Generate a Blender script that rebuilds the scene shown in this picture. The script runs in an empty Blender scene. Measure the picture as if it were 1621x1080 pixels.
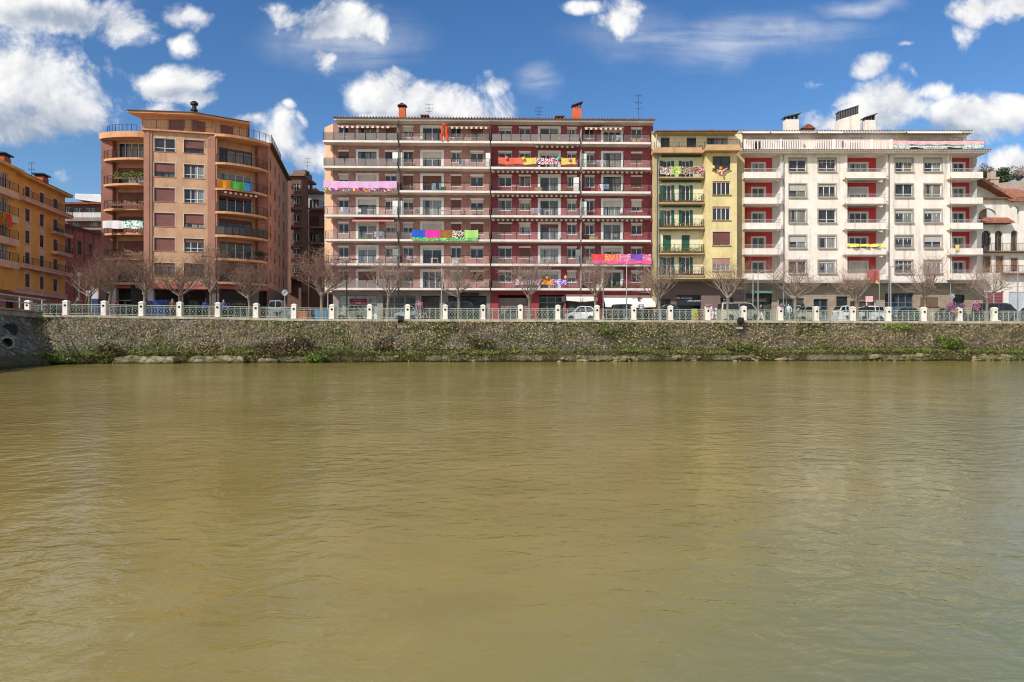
import bpy, bmesh, math, random
from mathutils import Vector, Matrix
R = math.radians
S = bpy.context.scene
col = S.collection
# ---------------------------------------------------------------- camera, sky, sun
F, CX, HY, HC = 1080.6, 810.5, 535.0, 2.26          # focal length and horizon of the 1621 px frame, eye height over the water
cd = bpy.data.cameras.new('camera'); cam = bpy.data.objects.new('camera', cd); col.objects.link(cam)
cam.location = (0, 0, HC); cam.rotation_euler = (R(90), 0, 0)
cd.sensor_width = 36; cd.lens = F / 1621 * 36; cd.shift_y = -(540 - HY) / 1621
cd.clip_start = .1; cd.clip_end = 6000
S.camera = cam
SUN_AZ, SUN_EL = R(43), R(37)                        # the sun stands behind the camera's left shoulder
sl = bpy.data.lights.new('sun', 'SUN'); sl.energy = 3.7; sl.angle = R(.5); sl.color = (1, .95, .885)
sun = bpy.data.objects.new('sun', sl); col.objects.link(sun)
sdir = Vector((math.sin(SUN_AZ) * math.cos(SUN_EL), math.cos(SUN_AZ) * math.cos(SUN_EL), -math.sin(SUN_EL)))
sun.rotation_euler = sdir.to_track_quat('-Z', 'Y').to_euler(); sun.location = (-60, -60, 80)
S.view_settings.view_transform = 'Standard'; S.view_settings.look = 'None'
S.view_settings.gamma = 1; S.view_settings.use_curve_mapping = False; S.view_settings.exposure = 0.2
S.cycles.max_bounces = 6; S.cycles.transparent_max_bounces = 12
S.cycles.use_denoising = True; S.cycles.filter_width = 1.1
W = bpy.data.worlds.new('World'); S.world = W; W.use_nodes = True
SKY_STRENGTH = .15

class NT:
    """small helper to wire shader nodes"""
    def __init__(s, tree): s.t = tree; s.n = tree.nodes; s.l = tree.links
    def new(s, kind, **kw):
        nd = s.n.new(kind)
        for k, v in kw.items(): setattr(nd, k, v)
        return nd
    def put(s, sock, v):
        if hasattr(v, 'is_output') or isinstance(v, bpy.types.NodeSocket): s.l.new(v, sock)
        elif v is not None: sock.default_value = v
    def math(s, op, a, b=None, c=None, clamp=False):
        nd = s.new('ShaderNodeMath', operation=op, use_clamp=clamp)
        for i, v in enumerate((a, b, c)):
            if v is not None: s.put(nd.inputs[i], v)
        return nd.outputs[0]
    def vec(s, op, a, b=None, sc=None):
        nd = s.new('ShaderNodeVectorMath', operation=op)
        s.put(nd.inputs[0], a)
        if b is not None: s.put(nd.inputs[1], b)
        if sc is not None: s.put(nd.inputs['Scale'], sc)
        return nd.outputs['Value'] if op in ('LENGTH', 'DOT_PRODUCT', 'DISTANCE') else nd.outputs[0]
    def mix(s, f, a, b, mode='MIX'):
        nd = s.new('ShaderNodeMix', data_type='RGBA', blend_type=mode)
        s.put(nd.inputs[0], f); s.put(nd.inputs[6], a); s.put(nd.inputs[7], b)
        return nd.outputs[2]
    def noise(s, v, scale, detail=3, rough=.55, dist=0.0):
        nd = s.new('ShaderNodeTexNoise'); s.put(nd.inputs['Vector'], v)
        nd.inputs['Scale'].default_value = scale; nd.inputs['Detail'].default_value = detail
        nd.inputs['Roughness'].default_value = rough; nd.inputs['Distortion'].default_value = dist
        return nd.outputs[0]
    def ramp(s, v, lo, hi, a=0.0, b=1.0, smooth=True):
        nd = s.new('ShaderNodeMapRange', interpolation_type='SMOOTHSTEP' if smooth else 'LINEAR')
        s.put(nd.inputs[0], v)
        for i, q in enumerate((lo, hi, a, b)): s.put(nd.inputs[i + 1], q)
        return nd.outputs[0]
    def voronoi(s, v, scale, feature='F1', rnd=1.0):
        nd = s.new('ShaderNodeTexVoronoi', feature=feature); s.put(nd.inputs['Vector'], v)
        nd.inputs['Scale'].default_value = scale; nd.inputs['Randomness'].default_value = rnd
        return nd

def lin(h, k=1.0):
    """sRGB hex to linear RGBA"""
    o = []
    for i in (0, 2, 4):
        c = int(h[i:i + 2], 16) / 255
        o.append(k * (c / 12.92 if c <= .04045 else ((c + .055) / 1.055) ** 2.4))
    return (*o, 1)

# clouds: x, y, rx, ry, weight on the plane one unit ahead (in pixels of focal length F), all at infinity in the sky
CLOUDS = [(70, 20, 170, 42, 1), (200, 40, 70, 30, .95), (295, 22, 55, 22, .9), (290, 58, 34, 20, .8), (55, 130, 130, 75, 1.15), (110, 165, 95, 60, 1.1),
 (0, 195, 150, 50, 1.05), (275, 122, 75, 30, 1), (322, 148, 34, 20, .9), (250, 170, 40, 18, .55), (450, 18, 55, 24, .8), (530, 35, 95, 45, 1.05), (590, 35, 50, 30, .85),
 (512, 95, 28, 30, .8), (600, 145, 80, 36, 1.05), (690, 165, 120, 42, 1.15), (650, 185, 140, 34, 1.1), (770, 190, 60, 26, .8), (775, 130, 42, 18, .75), (440, 215, 48, 40, 1),
 (495, 238, 45, 30, .95), (400, 195, 60, 18, .8), (458, 178, 16, 14, .8), (482, 190, 14, 10, .6), (930, 5, 60, 16, .85), (985, 25, 42, 34, .9), 
 (1410, 172, 95, 46, 1.15), (1510, 185, 110, 40, 1.1), (1600, 178, 70, 30, 1), (1310, 192, 60, 24, .95), (1460, 150, 60, 26, 1), (1560, 22, 80, 34, .95), (1520, 62, 40, 38, .85), (1620, 15, 80, 30, .9),
 (1432, 80, 24, 12, .75), (1375, 108, 48, 22, .75), (1432, 122, 22, 16, .7), (1300, 135, 30, 12, .6), (1610, 255, 60, 26, 1), (100, 285, 18, 22, .5), (845, 130, 24, 22, .4), ]
WISPS = [(1130, 58, 250, 50), (1210, 52, 200, 30), (1360, 12, 80, 20), (850, 130, 40, 26), (540, 60, 150, 60)]
SHADE = [(30, 205, 190, 60), (110, 200, 120, 40), (680, 192, 150, 22), (1480, 205, 170, 22), (500, 40, 60, 40), (100, 30, 120, 22), (280, 140, 60, 16), (450, 250, 60, 25)]

def build_world():
    t = NT(W.node_tree); t.n.clear()
    out = t.new('ShaderNodeOutputWorld'); bg = t.new('ShaderNodeBackground')
    t.l.new(bg.outputs[0], out.inputs[0])
    sky = t.new('ShaderNodeTexSky', sky_type='NISHITA', sun_disc=False)
    sky.sun_elevation = SUN_EL; sky.sun_rotation = SUN_AZ + math.pi
    sky.altitude = 60; sky.air_density = 1.0; sky.dust_density = .35; sky.ozone_density = 2.6
    hs = t.new('ShaderNodeHueSaturation'); t.l.new(sky.outputs[0], hs.inputs['Color'])
    hs.inputs['Saturation'].default_value = 1.26; hs.inputs['Value'].default_value = .76; hs.inputs['Hue'].default_value = .506
    geo = t.new('ShaderNodeTexCoord').outputs['Generated']
    sep = t.new('ShaderNodeSeparateXYZ'); t.l.new(geo, sep.inputs[0])
    y = t.math('MAXIMUM', t.math('ABSOLUTE', sep.outputs[1]), .12)
    u = t.math('DIVIDE', sep.outputs[0], y); v = t.math('DIVIDE', sep.outputs[2], y)
    cmb = t.new('ShaderNodeCombineXYZ'); t.l.new(u, cmb.inputs[0]); t.l.new(v, cmb.inputs[1])
    uv0 = cmb.outputs[0]
    wob = t.new('ShaderNodeTexNoise'); t.l.new(uv0, wob.inputs['Vector']); wob.inputs['Scale'].default_value = 9; wob.inputs['Detail'].default_value = 3
    uv = t.vec('ADD', uv0, t.vec('SCALE', t.vec('SUBTRACT', wob.outputs['Color'], (.5, .5, .5)), sc=.07))
    def blobs(lst, uv):
        acc = None
        for b in lst:
            c = ((b[0] - CX) / F, (HY - b[1]) / F, 0); q = (F / b[2], F / b[3], 0)
            d = t.vec('LENGTH', t.vec('MULTIPLY', t.vec('SUBTRACT', uv, c), q))
            w = b[4] if len(b) > 4 else 1
            m = t.math('MULTIPLY_ADD', d, -w * .72, w)
            acc = m if acc is None else t.math('MAXIMUM', acc, m)
        return acc
    M = blobs(CLOUDS, uv)
    f1 = t.noise(uv0, 9, 12, .62, .3)
    f2 = t.noise(t.vec('ADD', uv0, (-.014, .02, 0)), 9, 6, .58, .3)
    dens = t.math('ADD', M, t.math('MULTIPLY', t.math('SUBTRACT', f1, .5), 2.1))
    alpha = t.ramp(dens, .28, .76)
    ws = t.noise(t.vec('MULTIPLY', uv0, (2.2, 14, 1)), 2.2, 6, .6, .6)
    alpha = t.math('MAXIMUM', alpha, t.math('MULTIPLY', t.math('MULTIPLY', t.ramp(blobs(WISPS, uv), .15, 1.1), .62), t.ramp(ws, .2, .7)))
    # unseen bright cumulus added behind the camera as fill light for the facades
    rear = t.math('MULTIPLY', t.ramp(sep.outputs[1], -.02, -.2), t.ramp(t.noise(t.vec('MULTIPLY', geo, (1, 1, 1.8)), 2.3, 7, .58, .3), .36, .58))
    alpha = t.math('MAXIMUM', alpha, t.math('MULTIPLY', rear, .9))
    lit = t.math('MULTIPLY_ADD', t.math('SUBTRACT', f1, f2), 2.6, .80, clamp=True)
    sh = t.math('MULTIPLY', t.ramp(blobs(SHADE, uv), .1, .9), .74)
    lum = t.math('SUBTRACT', lit, sh, clamp=True)
    cc = t.mix(lum, (2.2, 2.6, 3.3, 1), (5.9, 5.85, 5.8, 1))
    colr = t.mix(t.math('MULTIPLY', alpha, t.ramp(v, .0, .1)), hs.outputs[0], cc)
    t.l.new(colr, bg.inputs[0]); bg.inputs[1].default_value = SKY_STRENGTH
build_world()

# ---------------------------------------------------------------- helpers
def tag(o, label=None, cat=None, group=None, kind=None):
    if label: o['label'] = label
    if cat: o['category'] = cat
    if group: o['group'] = group
    if kind: o['kind'] = kind
    return o
def empty(name, loc, label=None, cat=None, group=None):
    o = bpy.data.objects.new(name, None); col.objects.link(o); o.location = loc; o.empty_display_size = .3
    return tag(o, label, cat, group)
def link(name, me, parent=None, loc=(0, 0, 0), rz=0.0):
    o = bpy.data.objects.new(name, me); col.objects.link(o)
    if parent: o.parent = parent
    o.location = loc; o.rotation_euler = (0, 0, rz)
    return o
def copy_tree(o, parent=None):
    c = o.copy(); col.objects.link(c)
    if parent: c.parent = parent
    for ch in list(o.children): copy_tree(ch, c)
    return c

class MB:
    def __init__(s): s.v = []; s.f = []; s.m = []; s.mi = 0
    def face(s, pts, mi=None):
        b = len(s.v); s.v += [tuple(p) for p in pts]; s.f.append(tuple(range(b, b + len(pts)))); s.m.append(s.mi if mi is None else mi)
    def raw(s, v, f, mi=None):
        b = len(s.v); s.v += [tuple(p) for p in v]
        for q in f: s.f.append(tuple(i + b for i in q)); s.m.append(s.mi if mi is None else mi)
    def box(s, x0, x1, y0, y1, z0, z1, mi=None):
        s.raw([(x0, y0, z0), (x1, y0, z0), (x1, y1, z0), (x0, y1, z0), (x0, y0, z1), (x1, y0, z1), (x1, y1, z1), (x0, y1, z1)],
              [(0, 3, 2, 1), (4, 5, 6, 7), (0, 1, 5, 4), (1, 2, 6, 5), (2, 3, 7, 6), (3, 0, 4, 7)], mi)
    def prism(s, pts, z0, z1, mi=None):
        """pts: plan polygon (x, y), counter-clockwise"""
        n = len(pts)
        s.raw([(x, y, z0) for x, y in pts] + [(x, y, z1) for x, y in pts],
              [tuple(range(n - 1, -1, -1)), tuple(range(n, 2 * n))] + [(i, (i + 1) % n, n + (i + 1) % n, n + i) for i in range(n)], mi)
    def slab_y(s, pts, y0, y1, mi=None):
        """pts: (x, z) outline extruded from y0 to y1"""
        n = len(pts)
        s.raw([(x, y0, z) for x, z in pts] + [(x, y1, z) for x, z in pts],
              [tuple(range(n)), tuple(range(2 * n - 1, n - 1, -1))] + [(i, n + i, n + (i + 1) % n, (i + 1) % n) for i in range(n)], mi)
    def tube(s, pts, rads, n=5, mi=None, cap=True):
        pts = [Vector(p) for p in pts]
        if not hasattr(rads, '__len__'): rads = [rads] * len(pts)
        b = len(s.v); up = None
        for i, p in enumerate(pts):
            d = (pts[min(i + 1, len(pts) - 1)] - pts[max(i - 1, 0)])
            if d.length < 1e-9: d = Vector((0, 0, 1))
            d.normalize()
            a = d.cross(Vector((0, 0, 1)) if abs(d.z) < .9 else Vector((1, 0, 0))).normalized()
            c = d.cross(a)
            for k in range(n):
                t = 2 * math.pi * k / n
                s.v.append(tuple(p + (a * math.cos(t) + c * math.sin(t)) * rads[i]))
        for i in range(len(pts) - 1):
            for k in range(n):
                q = b + i * n; s.f.append((q + k, q + (k + 1) % n, q + n + (k + 1) % n, q + n + k)); s.m.append(s.mi if mi is None else mi)
        if cap:
            s.f.append(tuple(range(b, b + n))); s.m.append(s.mi if mi is None else mi)
            e = b + (len(pts) - 1) * n
            s.f.append(tuple(range(e + n - 1, e - 1, -1))); s.m.append(s.mi if mi is None else mi)
    def lathe(s, c, prof, n=12, mi=None, axis='z'):
        b = len(s.v)
        for r, h in prof:
            for k in range(n):
                t = 2 * math.pi * k / n; x, y = r * math.cos(t), r * math.sin(t)
                p = (x, y, h) if axis == 'z' else ((x, h, y) if axis == 'y' else (h, x, y))
                s.v.append((c[0] + p[0], c[1] + p[1], c[2] + p[2]))
        for i in range(len(prof) - 1):
            for k in range(n):
                q = b + i * n; s.f.append((q + k, q + (k + 1) % n, q + n + (k + 1) % n, q + n + k)); s.m.append(s.mi if mi is None else mi)
        for i in (0, len(prof) - 1):
            if prof[i][0] > 1e-4: s.f.append(tuple(range(b + i * n, b + i * n + n))); s.m.append(s.mi if mi is None else mi)
    def ell(s, c, r, n=8, m=5, mi=None):
        prof = [(max(1e-5, math.sin(math.pi * i / m)), -math.cos(math.pi * i / m)) for i in range(m + 1)]
        b = len(s.v); s.lathe((0, 0, 0), prof, n, mi)
        for i in range(b, len(s.v)): x, y, z = s.v[i]; s.v[i] = (c[0] + x * r[0], c[1] + y * r[1], c[2] + z * r[2])
    def leaves(s, rnd, c, r, n, size, mis=(0,), shell=.35):
        for _ in range(n):
            while True:
                p = Vector((rnd.uniform(-1, 1), rnd.uniform(-1, 1), rnd.uniform(-1, 1)))
                if shell < p.length < 1: break
            q = Vector((c[0] + p.x * r[0], c[1] + p.y * r[1], c[2] + p.z * r[2]))
            s.leaf(rnd, q, size * rnd.uniform(.6, 1.4), rnd.choice(mis))
    def leaf(s, rnd, q, sz, mi=0, thin=.5):
        a = Vector((rnd.gauss(0, 1), rnd.gauss(0, 1), rnd.gauss(0, 1))).normalized()
        b = a.cross(Vector((rnd.gauss(0, 1), rnd.gauss(0, 1), rnd.gauss(0, 1)))).normalized()
        a *= sz; b *= sz * thin
        s.face([q - a, q - b * .9, q + a, q + b * .9], mi)
    def mesh(s, name, mats, smooth=False):
        me = bpy.data.meshes.new(name); me.from_pydata(s.v, [], s.f)
        for m in (mats if isinstance(mats, (list, tuple)) else [mats]): me.materials.append(m)
        me.polygons.foreach_set('material_index', s.m)
        if smooth: me.polygons.foreach_set('use_smooth', [True] * len(s.f))
        me.update(); return me
    def build(s, name, mats, parent=None, loc=(0, 0, 0), rz=0.0, smooth=False):
        return link(name, s.mesh(name, mats, smooth), parent, loc, rz)

def at(px, py, Y): return Vector(((px - CX) / F * Y, Y, HC + (HY - py) / F * Y))

# ---------------------------------------------------------------- materials
MC = {}
def mat(name, c, rough=.8, var=.14, streak=0.0, bump=.0, bscale=6.0, metal=0.0, spec=.4, nscale=.7, brick=None, coat=0.0, dirt=None, speck=0.0):
    """procedural paint, plaster, stone or metal: base colour with clouds of tone, rain streaks and fine grain"""
    if name in MC: return MC[name]
    c = lin(c) if isinstance(c, str) else c
    m = bpy.data.materials.new(name); m.use_nodes = True; t = NT(m.node_tree)
    b = t.n['Principled BSDF']
    pos = t.new('ShaderNodeNewGeometry').outputs['Position']
    f = t.noise(pos, nscale, 4, .6)
    g = t.noise(pos, nscale * 9, 3, .6)
    lo = tuple(x * (1 - var * 1.6) for x in c[:3]) + (1,); hi = tuple(min(1, x * (1 + var)) for x in c[:3]) + (1,)
    cl = t.mix(t.ramp(t.math('MULTIPLY_ADD', g, .35, t.math('MULTIPLY', f, .65)), .32, .68), lo, hi)
    if brick:
        mp = t.new('ShaderNodeMapping'); t.l.new(pos, mp.inputs[0]); mp.inputs['Rotation'].default_value = (R(90), 0, 0)
        bk = t.new('ShaderNodeTexBrick'); t.l.new(mp.outputs[0], bk.inputs['Vector'])
        bk.inputs['Scale'].default_value = 1; bk.inputs['Brick Width'].default_value = brick[0]; bk.inputs['Row Height'].default_value = brick[1]
        bk.inputs['Mortar Size'].default_value = brick[2]; bk.inputs['Color1'].default_value = (1, 1, 1, 1); bk.inputs['Color2'].default_value = (.78, .78, .78, 1)
        bk.inputs['Mortar'].default_value = brick[3] if len(brick) > 3 else (1.2, 1.2, 1.2, 1)
        cl = t.mix(.8, cl, bk.outputs[0], 'MULTIPLY')
    if streak:
        mp = t.new('ShaderNodeMapping'); t.l.new(pos, mp.inputs[0]); mp.inputs['Scale'].default_value = (1.3, 1.3, .09)
        s1 = t.ramp(t.noise(mp.outputs[0], 1.6, 5, .65), .5, .78)
        cl = t.mix(t.math('MULTIPLY', s1, streak), cl, dirt or (.12, .1, .08, 1))
    if speck:
        s2 = t.ramp(t.noise(pos, 22, 2, .7), .5, .7)
        cl = t.mix(t.math('MULTIPLY', s2, speck), cl, tuple(x * .4 for x in c[:3]) + (1,))
    t.l.new(cl, b.inputs['Base Color']); b.inputs['Roughness'].default_value = rough; b.inputs['Metallic'].default_value = metal
    b.inputs['Specular IOR Level'].default_value = spec; b.inputs['Coat Weight'].default_value = coat; b.inputs['Coat Roughness'].default_value = .05
    if bump:
        bp = t.new('ShaderNodeBump'); bp.inputs['Strength'].default_value = bump; bp.inputs['Distance'].default_value = .03
        t.l.new(t.noise(pos, bscale, 4, .65), bp.inputs['Height']); t.l.new(bp.outputs[0], b.inputs['Normal'])
    MC[name] = m; return m

def glass_mat(name, dark, curt, amount, tint=(.9, .95, 1), coat=1.0):
    """window pane: dark room, for some windows a pleated curtain behind it, and a glossy sheet over both"""
    m = bpy.data.materials.new(name); m.use_nodes = True; t = NT(m.node_tree); b = t.n['Principled BSDF']
    oi = t.new('ShaderNodeObjectInfo'); tc = t.new('ShaderNodeTexCoord').outputs['Object']
    sx = t.new('ShaderNodeSeparateXYZ'); t.l.new(tc, sx.inputs[0])
    rnd = oi.outputs['Random']
    fold = t.noise(t.vec('MULTIPLY', t.vec('ADD', tc, (3.1, 0, 0)), (14, 1, .6)), 1.0, 2, .5)
    cu = t.mix(t.ramp(fold, .3, .7), tuple(x * .45 for x in curt[:3]) + (1,), curt)
    tone = t.math('FRACT', t.math('MULTIPLY', rnd, 29.3)); cu = t.mix(t.ramp(tone, .45, .95), cu, t.mix(1.0, cu, (.75, .62, .42, 1), 'MULTIPLY')); cu = t.mix(t.ramp(tone, .35, .05), cu, t.mix(1.0, cu, (.35, .42, .38, 1), 'MULTIPLY'))
    # curtain drawn over part of the width
    side = t.math('FRACT', t.math('MULTIPLY', rnd, 7.31))
    edge = t.math('GREATER_THAN', t.math('ABSOLUTE', t.math('SUBTRACT', sx.outputs[0], .55)), t.math('MULTIPLY', side, .65))
    has = t.math('LESS_THAN', t.math('FRACT', t.math('MULTIPLY', rnd, 13.7)), amount)
    room = t.mix(t.ramp(t.noise(t.vec('ADD', tc, oi.outputs['Location']), 1.3, 2), .35, .7), dark, tuple(x * 2.2 for x in dark[:3]) + (1,))
    cl = t.mix(t.math('MULTIPLY', t.math('MULTIPLY', has, edge), .85), room, cu)
    t.l.new(cl, b.inputs['Base Color']); b.inputs['Roughness'].default_value = .6; b.inputs['Specular IOR Level'].default_value = 0
    b.inputs['Coat Weight'].default_value = coat; b.inputs['Coat Roughness'].default_value = .03; b.inputs['Coat IOR'].default_value = 1.5; b.inputs['Coat Tint'].default_value = (*tint, 1)
    bp = t.new('ShaderNodeBump'); bp.inputs['Strength'].default_value = .06; bp.inputs['Distance'].default_value = .05
    t.l.new(t.noise(t.vec('ADD', tc, oi.outputs['Location']), 1.1, 1), bp.inputs['Height']); t.l.new(bp.outputs[0], b.inputs['Coat Normal'])
    return m
def sheet_glass(name, tint, alpha):
    """thin see-through balcony glass"""
    m = bpy.data.materials.new(name); m.use_nodes = True; t = NT(m.node_tree); b = t.n['Principled BSDF']; o = t.n['Material Output']
    b.inputs['Base Color'].default_value = tint; b.inputs['Roughness'].default_value = .25
    tr = t.new('ShaderNodeBsdfTransparent'); mx = t.new('ShaderNodeMixShader'); mx.inputs[0].default_value = alpha
    t.l.new(tr.outputs[0], mx.inputs[1]); t.l.new(b.outputs[0], mx.inputs[2]); t.l.new(mx.outputs[0], o.inputs[0])
    return m
GLASS = glass_mat('window_glass', (.018, .02, .024, 1), (.36, .36, .34, 1), .52)
SHOPGLASS = glass_mat('shop_glass', (.02, .022, .022, 1), (.10, .10, .09, 1), .3, coat=.45)
BALGLASS = sheet_glass('balcony_glass', (.34, .33, .31, 1), .12)
BALGREY = sheet_glass('balcony_panel', (.27, .23, .21, 1), .62)
WHITE = mat('white_paint', (.74, .73, .70, 1), .5, .06, .12)
CREAM = mat('cream_trim', (.62, .55, .47, 1), .7, .08, .25)
SLABW = mat('balcony_edge', (.74, .67, .60, 1), .75, .10, .28, dirt=(.2, .16, .13, 1))
DARKMET = mat('dark_metal', (.028, .027, .027, 1), .45, .1, metal=.3)
GREYMET = mat('grey_metal', (.27, .28, .28, 1), .4, .1, metal=.5)
BROWNSH = mat('brown_shutter', lin('73463a'), .6, .1, .15)
DKSH = mat('dark_shutter', lin('4a2c26'), .6, .1)
GREYSH = mat('grey_shutter', lin('b9b4ac'), .6, .06, .1)
GREENSH = mat('green_shutter', lin('2a5a48'), .5, .1)
TILE = mat('roof_tile', lin('8a4d3a'), .85, .3, .2, bump=.6, bscale=9, nscale=2.5)
BRICKCH = mat('chimney_brick', lin('c4613c'), .85, .2, .2, bump=.3)
CONC = mat('concrete', lin('a39c90'), .9, .2, .5, bump=.3)
STONE = mat('pillar_stone', lin('9d958b'), .8, .12, .25, bump=.1, brick=(1.2, .45, .012, (.6, .6, .6, 1)))
ASPH = mat('asphalt', (.07, .068, .066, 1), .9, .25, bump=.2, bscale=30, speck=.3)
PAVE = mat('pavement_tiles', (.30, .28, .26, 1), .85, .15, speck=.2)
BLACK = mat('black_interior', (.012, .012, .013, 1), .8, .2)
# ---------------------------------------------------------------- facade kit
class Plane:
    """a facade plane: x runs along it, -y is outward, z up from the street"""
    def __init__(s, root, p, ang, zb):
        s.root, s.o, s.a, s.zb = root, Vector((p[0], p[1])), ang, zb
        s.dx = Vector((math.cos(ang), math.sin(ang))); s.nn = Vector((math.sin(ang), -math.cos(ang)))
    def u(s, px, d=0.0):
        p = s.o + s.nn * d; r = Vector(((px - CX) / F, 1)); t = p.dot(s.nn) / r.dot(s.nn)
        return (r * t - s.o).dot(s.dx)
    def wp(s, u, d=0.0): return s.o + s.dx * u + s.nn * d
    def z(s, py, u=0.0, d=0.0): return HC + (HY - py) / F * s.wp(u, d).y - s.zb
    def put(s, name, me, u=0.0, d=0.0, z=0.0, parent=None):
        if parent is not None: return link(name, me, parent, (u, -d, z))
        w = s.wp(u, d) - Vector(s.root.location[:2])
        return link(name, me, s.root, (w.x, w.y, z), s.a)
    def build(s, name, mb, mats, u=0.0, d=0.0, z=0.0, smooth=False): return s.put(name, mb.mesh(name, mats, smooth), u, d, z)

def wall_mb(x0, x1, z0, z1, holes, depth=.22, thick=0.0, mb=None, y=0.0):
    """wall sheet with rectangular openings and their reveals"""
    mb = mb or MB()
    holes = [(max(h[0], x0), min(h[1], x1), max(h[2], z0), min(h[3], z1)) for h in holes if h[1] > x0 and h[0] < x1 and h[3] > z0 and h[2] < z1]
    xs = sorted({x0, x1, *[h[0] for h in holes], *[h[1] for h in holes]}); zs = sorted({z0, z1, *[h[2] for h in holes], *[h[3] for h in holes]})
    for i in range(len(xs) - 1):
        k = 0
        while k < len(zs) - 1:
            inside = lambda k: any(h[0] <= (xs[i] + xs[i + 1]) / 2 <= h[1] and h[2] <= (zs[k] + zs[k + 1]) / 2 <= h[3] for h in holes)
            if inside(k): k += 1; continue
            j = k
            while j + 1 < len(zs) - 1 and not inside(j + 1): j += 1
            mb.face([(xs[i], y, zs[k]), (xs[i + 1], y, zs[k]), (xs[i + 1], y, zs[j + 1]), (xs[i], y, zs[j + 1])]); k = j + 1
    for a, b, c, d in holes:
        e = y + depth
        mb.face([(a, y, c), (a, e, c), (a, e, d), (a, y, d)]); mb.face([(b, y, c), (b, y, d), (b, e, d), (b, e, c)])
        mb.face([(a, y, c), (b, y, c), (b, e, c), (a, e, c)]); mb.face([(a, y, d), (a, e, d), (b, e, d), (b, y, d)])
    return mb

WM = {}
def window(P, x0, x1, z0, z1, n=2, fm=None, shutter=0.0, sm=None, sill=None, trim=None, box=None, rec=.16, d=0.0, glass=None, trans=0, grille=None, sidesh=None, low=0.0):
    """window in its opening: frame > pane, shutter, sill, surround, grille; meshes are shared by size"""
    w, h = round(x1 - x0, 2), round(z1 - z0, 2); fm = fm or WHITE
    key = (w, h, n, fm.name, trans, low)
    if key not in WM:
        f = MB(); b = .05; y0, y1 = rec - .05, rec + .02
        f.box(0, w, y0, y1, 0, b); f.box(0, w, y0, y1, h - b, h); f.box(0, b, y0, y1, b, h - b); f.box(w - b, w, y0, y1, b, h - b)
        for k in range(1, n):
            x = w * k / n; f.box(x - .034, x + .034, y0 - .005, y1, b, h - b)
        if low: f.box(b, w - b, y0 + .004, y1, low, low + .06)
        if trans:
            for k in range(n):
                a, c = w * k / n + .05, w * (k + 1) / n - .05
                f.box((a + c) / 2 - .018, (a + c) / 2 + .018, y0 + .012, y1, h * .5, h - b)
                f.box(a, c, y0 + .012, y1, h * .72, h * .72 + .035)
        g = MB(); g.box(.02, w - .02, rec, rec + .02, .02, h - .02)
        WM[key] = (f.mesh('window', fm), g.mesh('pane', glass or GLASS))
    o = P.put('window', WM[key][0], x0, d, z0)
    link('pane', WM[key][1], o)
    if shutter > .02:
        k2 = (w, round(shutter, 2), h, (sm or GREYSH).name)
        if k2 not in WM:
            s = MB(); zb_ = h * (1 - shutter); ns = max(3, int(h * shutter / .09))
            for i in range(ns):
                a = zb_ + (h - zb_) * i / ns; s.box(.03, w - .03, rec - .085, rec - .06, a, a + (h - zb_) / ns * .92)
            s.box(.03, w - .03, rec - .062, rec - .056, zb_, h)
            WM[k2] = s.mesh('roller_shutter', sm or GREYSH)
        link('roller_shutter', WM[k2], o)
    if sill:
        k3 = (w, 'sill', sill[0], sill[1], sill[2].name)
        if k3 not in WM:
            s = MB(); s.box(-.1, w + .1, -sill[0], rec - .06, -sill[1], -.002); WM[k3] = s.mesh('sill', sill[2])
        link('sill', WM[k3], o)
    if trim:
        k4 = (w, h, 'trim', trim[0], trim[1].name, bool(trim[2]))
        if k4 not in WM:
            s = MB(); e = trim[0]; y0, y1 = -.035, rec - .07
            s.box(-e, .004, y0, y1, -.004 if trim[2] else -e, h + e); s.box(w - .004, w + e, y0, y1, -.004 if trim[2] else -e, h + e); s.box(.004, w - .004, y0, y1, h - .004, h + e)
            if not trim[2]: s.box(.004, w - .004, y0, y1, -e, .004)
            WM[k4] = s.mesh('surround', trim[1])
        link('surround', WM[k4], o)
    if box:
        k5 = (w, h, 'box', box.name)
        if k5 not in WM:
            s = MB(); s.box(-.06, w + .06, -.05, rec - .08, h - .002, h + .2); WM[k5] = s.mesh('shutter_box', box)
        link('shutter_box', WM[k5], o)
    if grille:
        k6 = (w, 'grille', grille)
        if k6 not in WM:
            s = MB(); gh = grille
            s.box(.02, w - .02, -.02, 0, gh - .03, gh); s.box(.02, w - .02, -.02, 0, .03, .06); x = .05
            while x < w - .25: s.tube([(x, -.01, .05), (x + .2, -.01, gh - .02)], .012, 4); s.tube([(x + .2, -.01, .05), (x, -.01, gh - .02)], .012, 4); x += .2
            WM[k6] = s.mesh('grille', GREYMET)
        link('grille', WM[k6], o)
    if sidesh:
        k7 = (w, h, 'side', sidesh.name)
        if k7 not in WM:
            s = MB(); q = w * .34
            for a in (-q, w):
                s.box(a, a + q, -.05, -.012, 0, h)
                z = .08
                while z < h - .1: s.box(a + .05, a + q - .05, -.062, -.05, z, z + .05); z += .09
            WM[k7] = s.mesh('shutter', sidesh)
        link('shutter', WM[k7], o)
    return o

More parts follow.
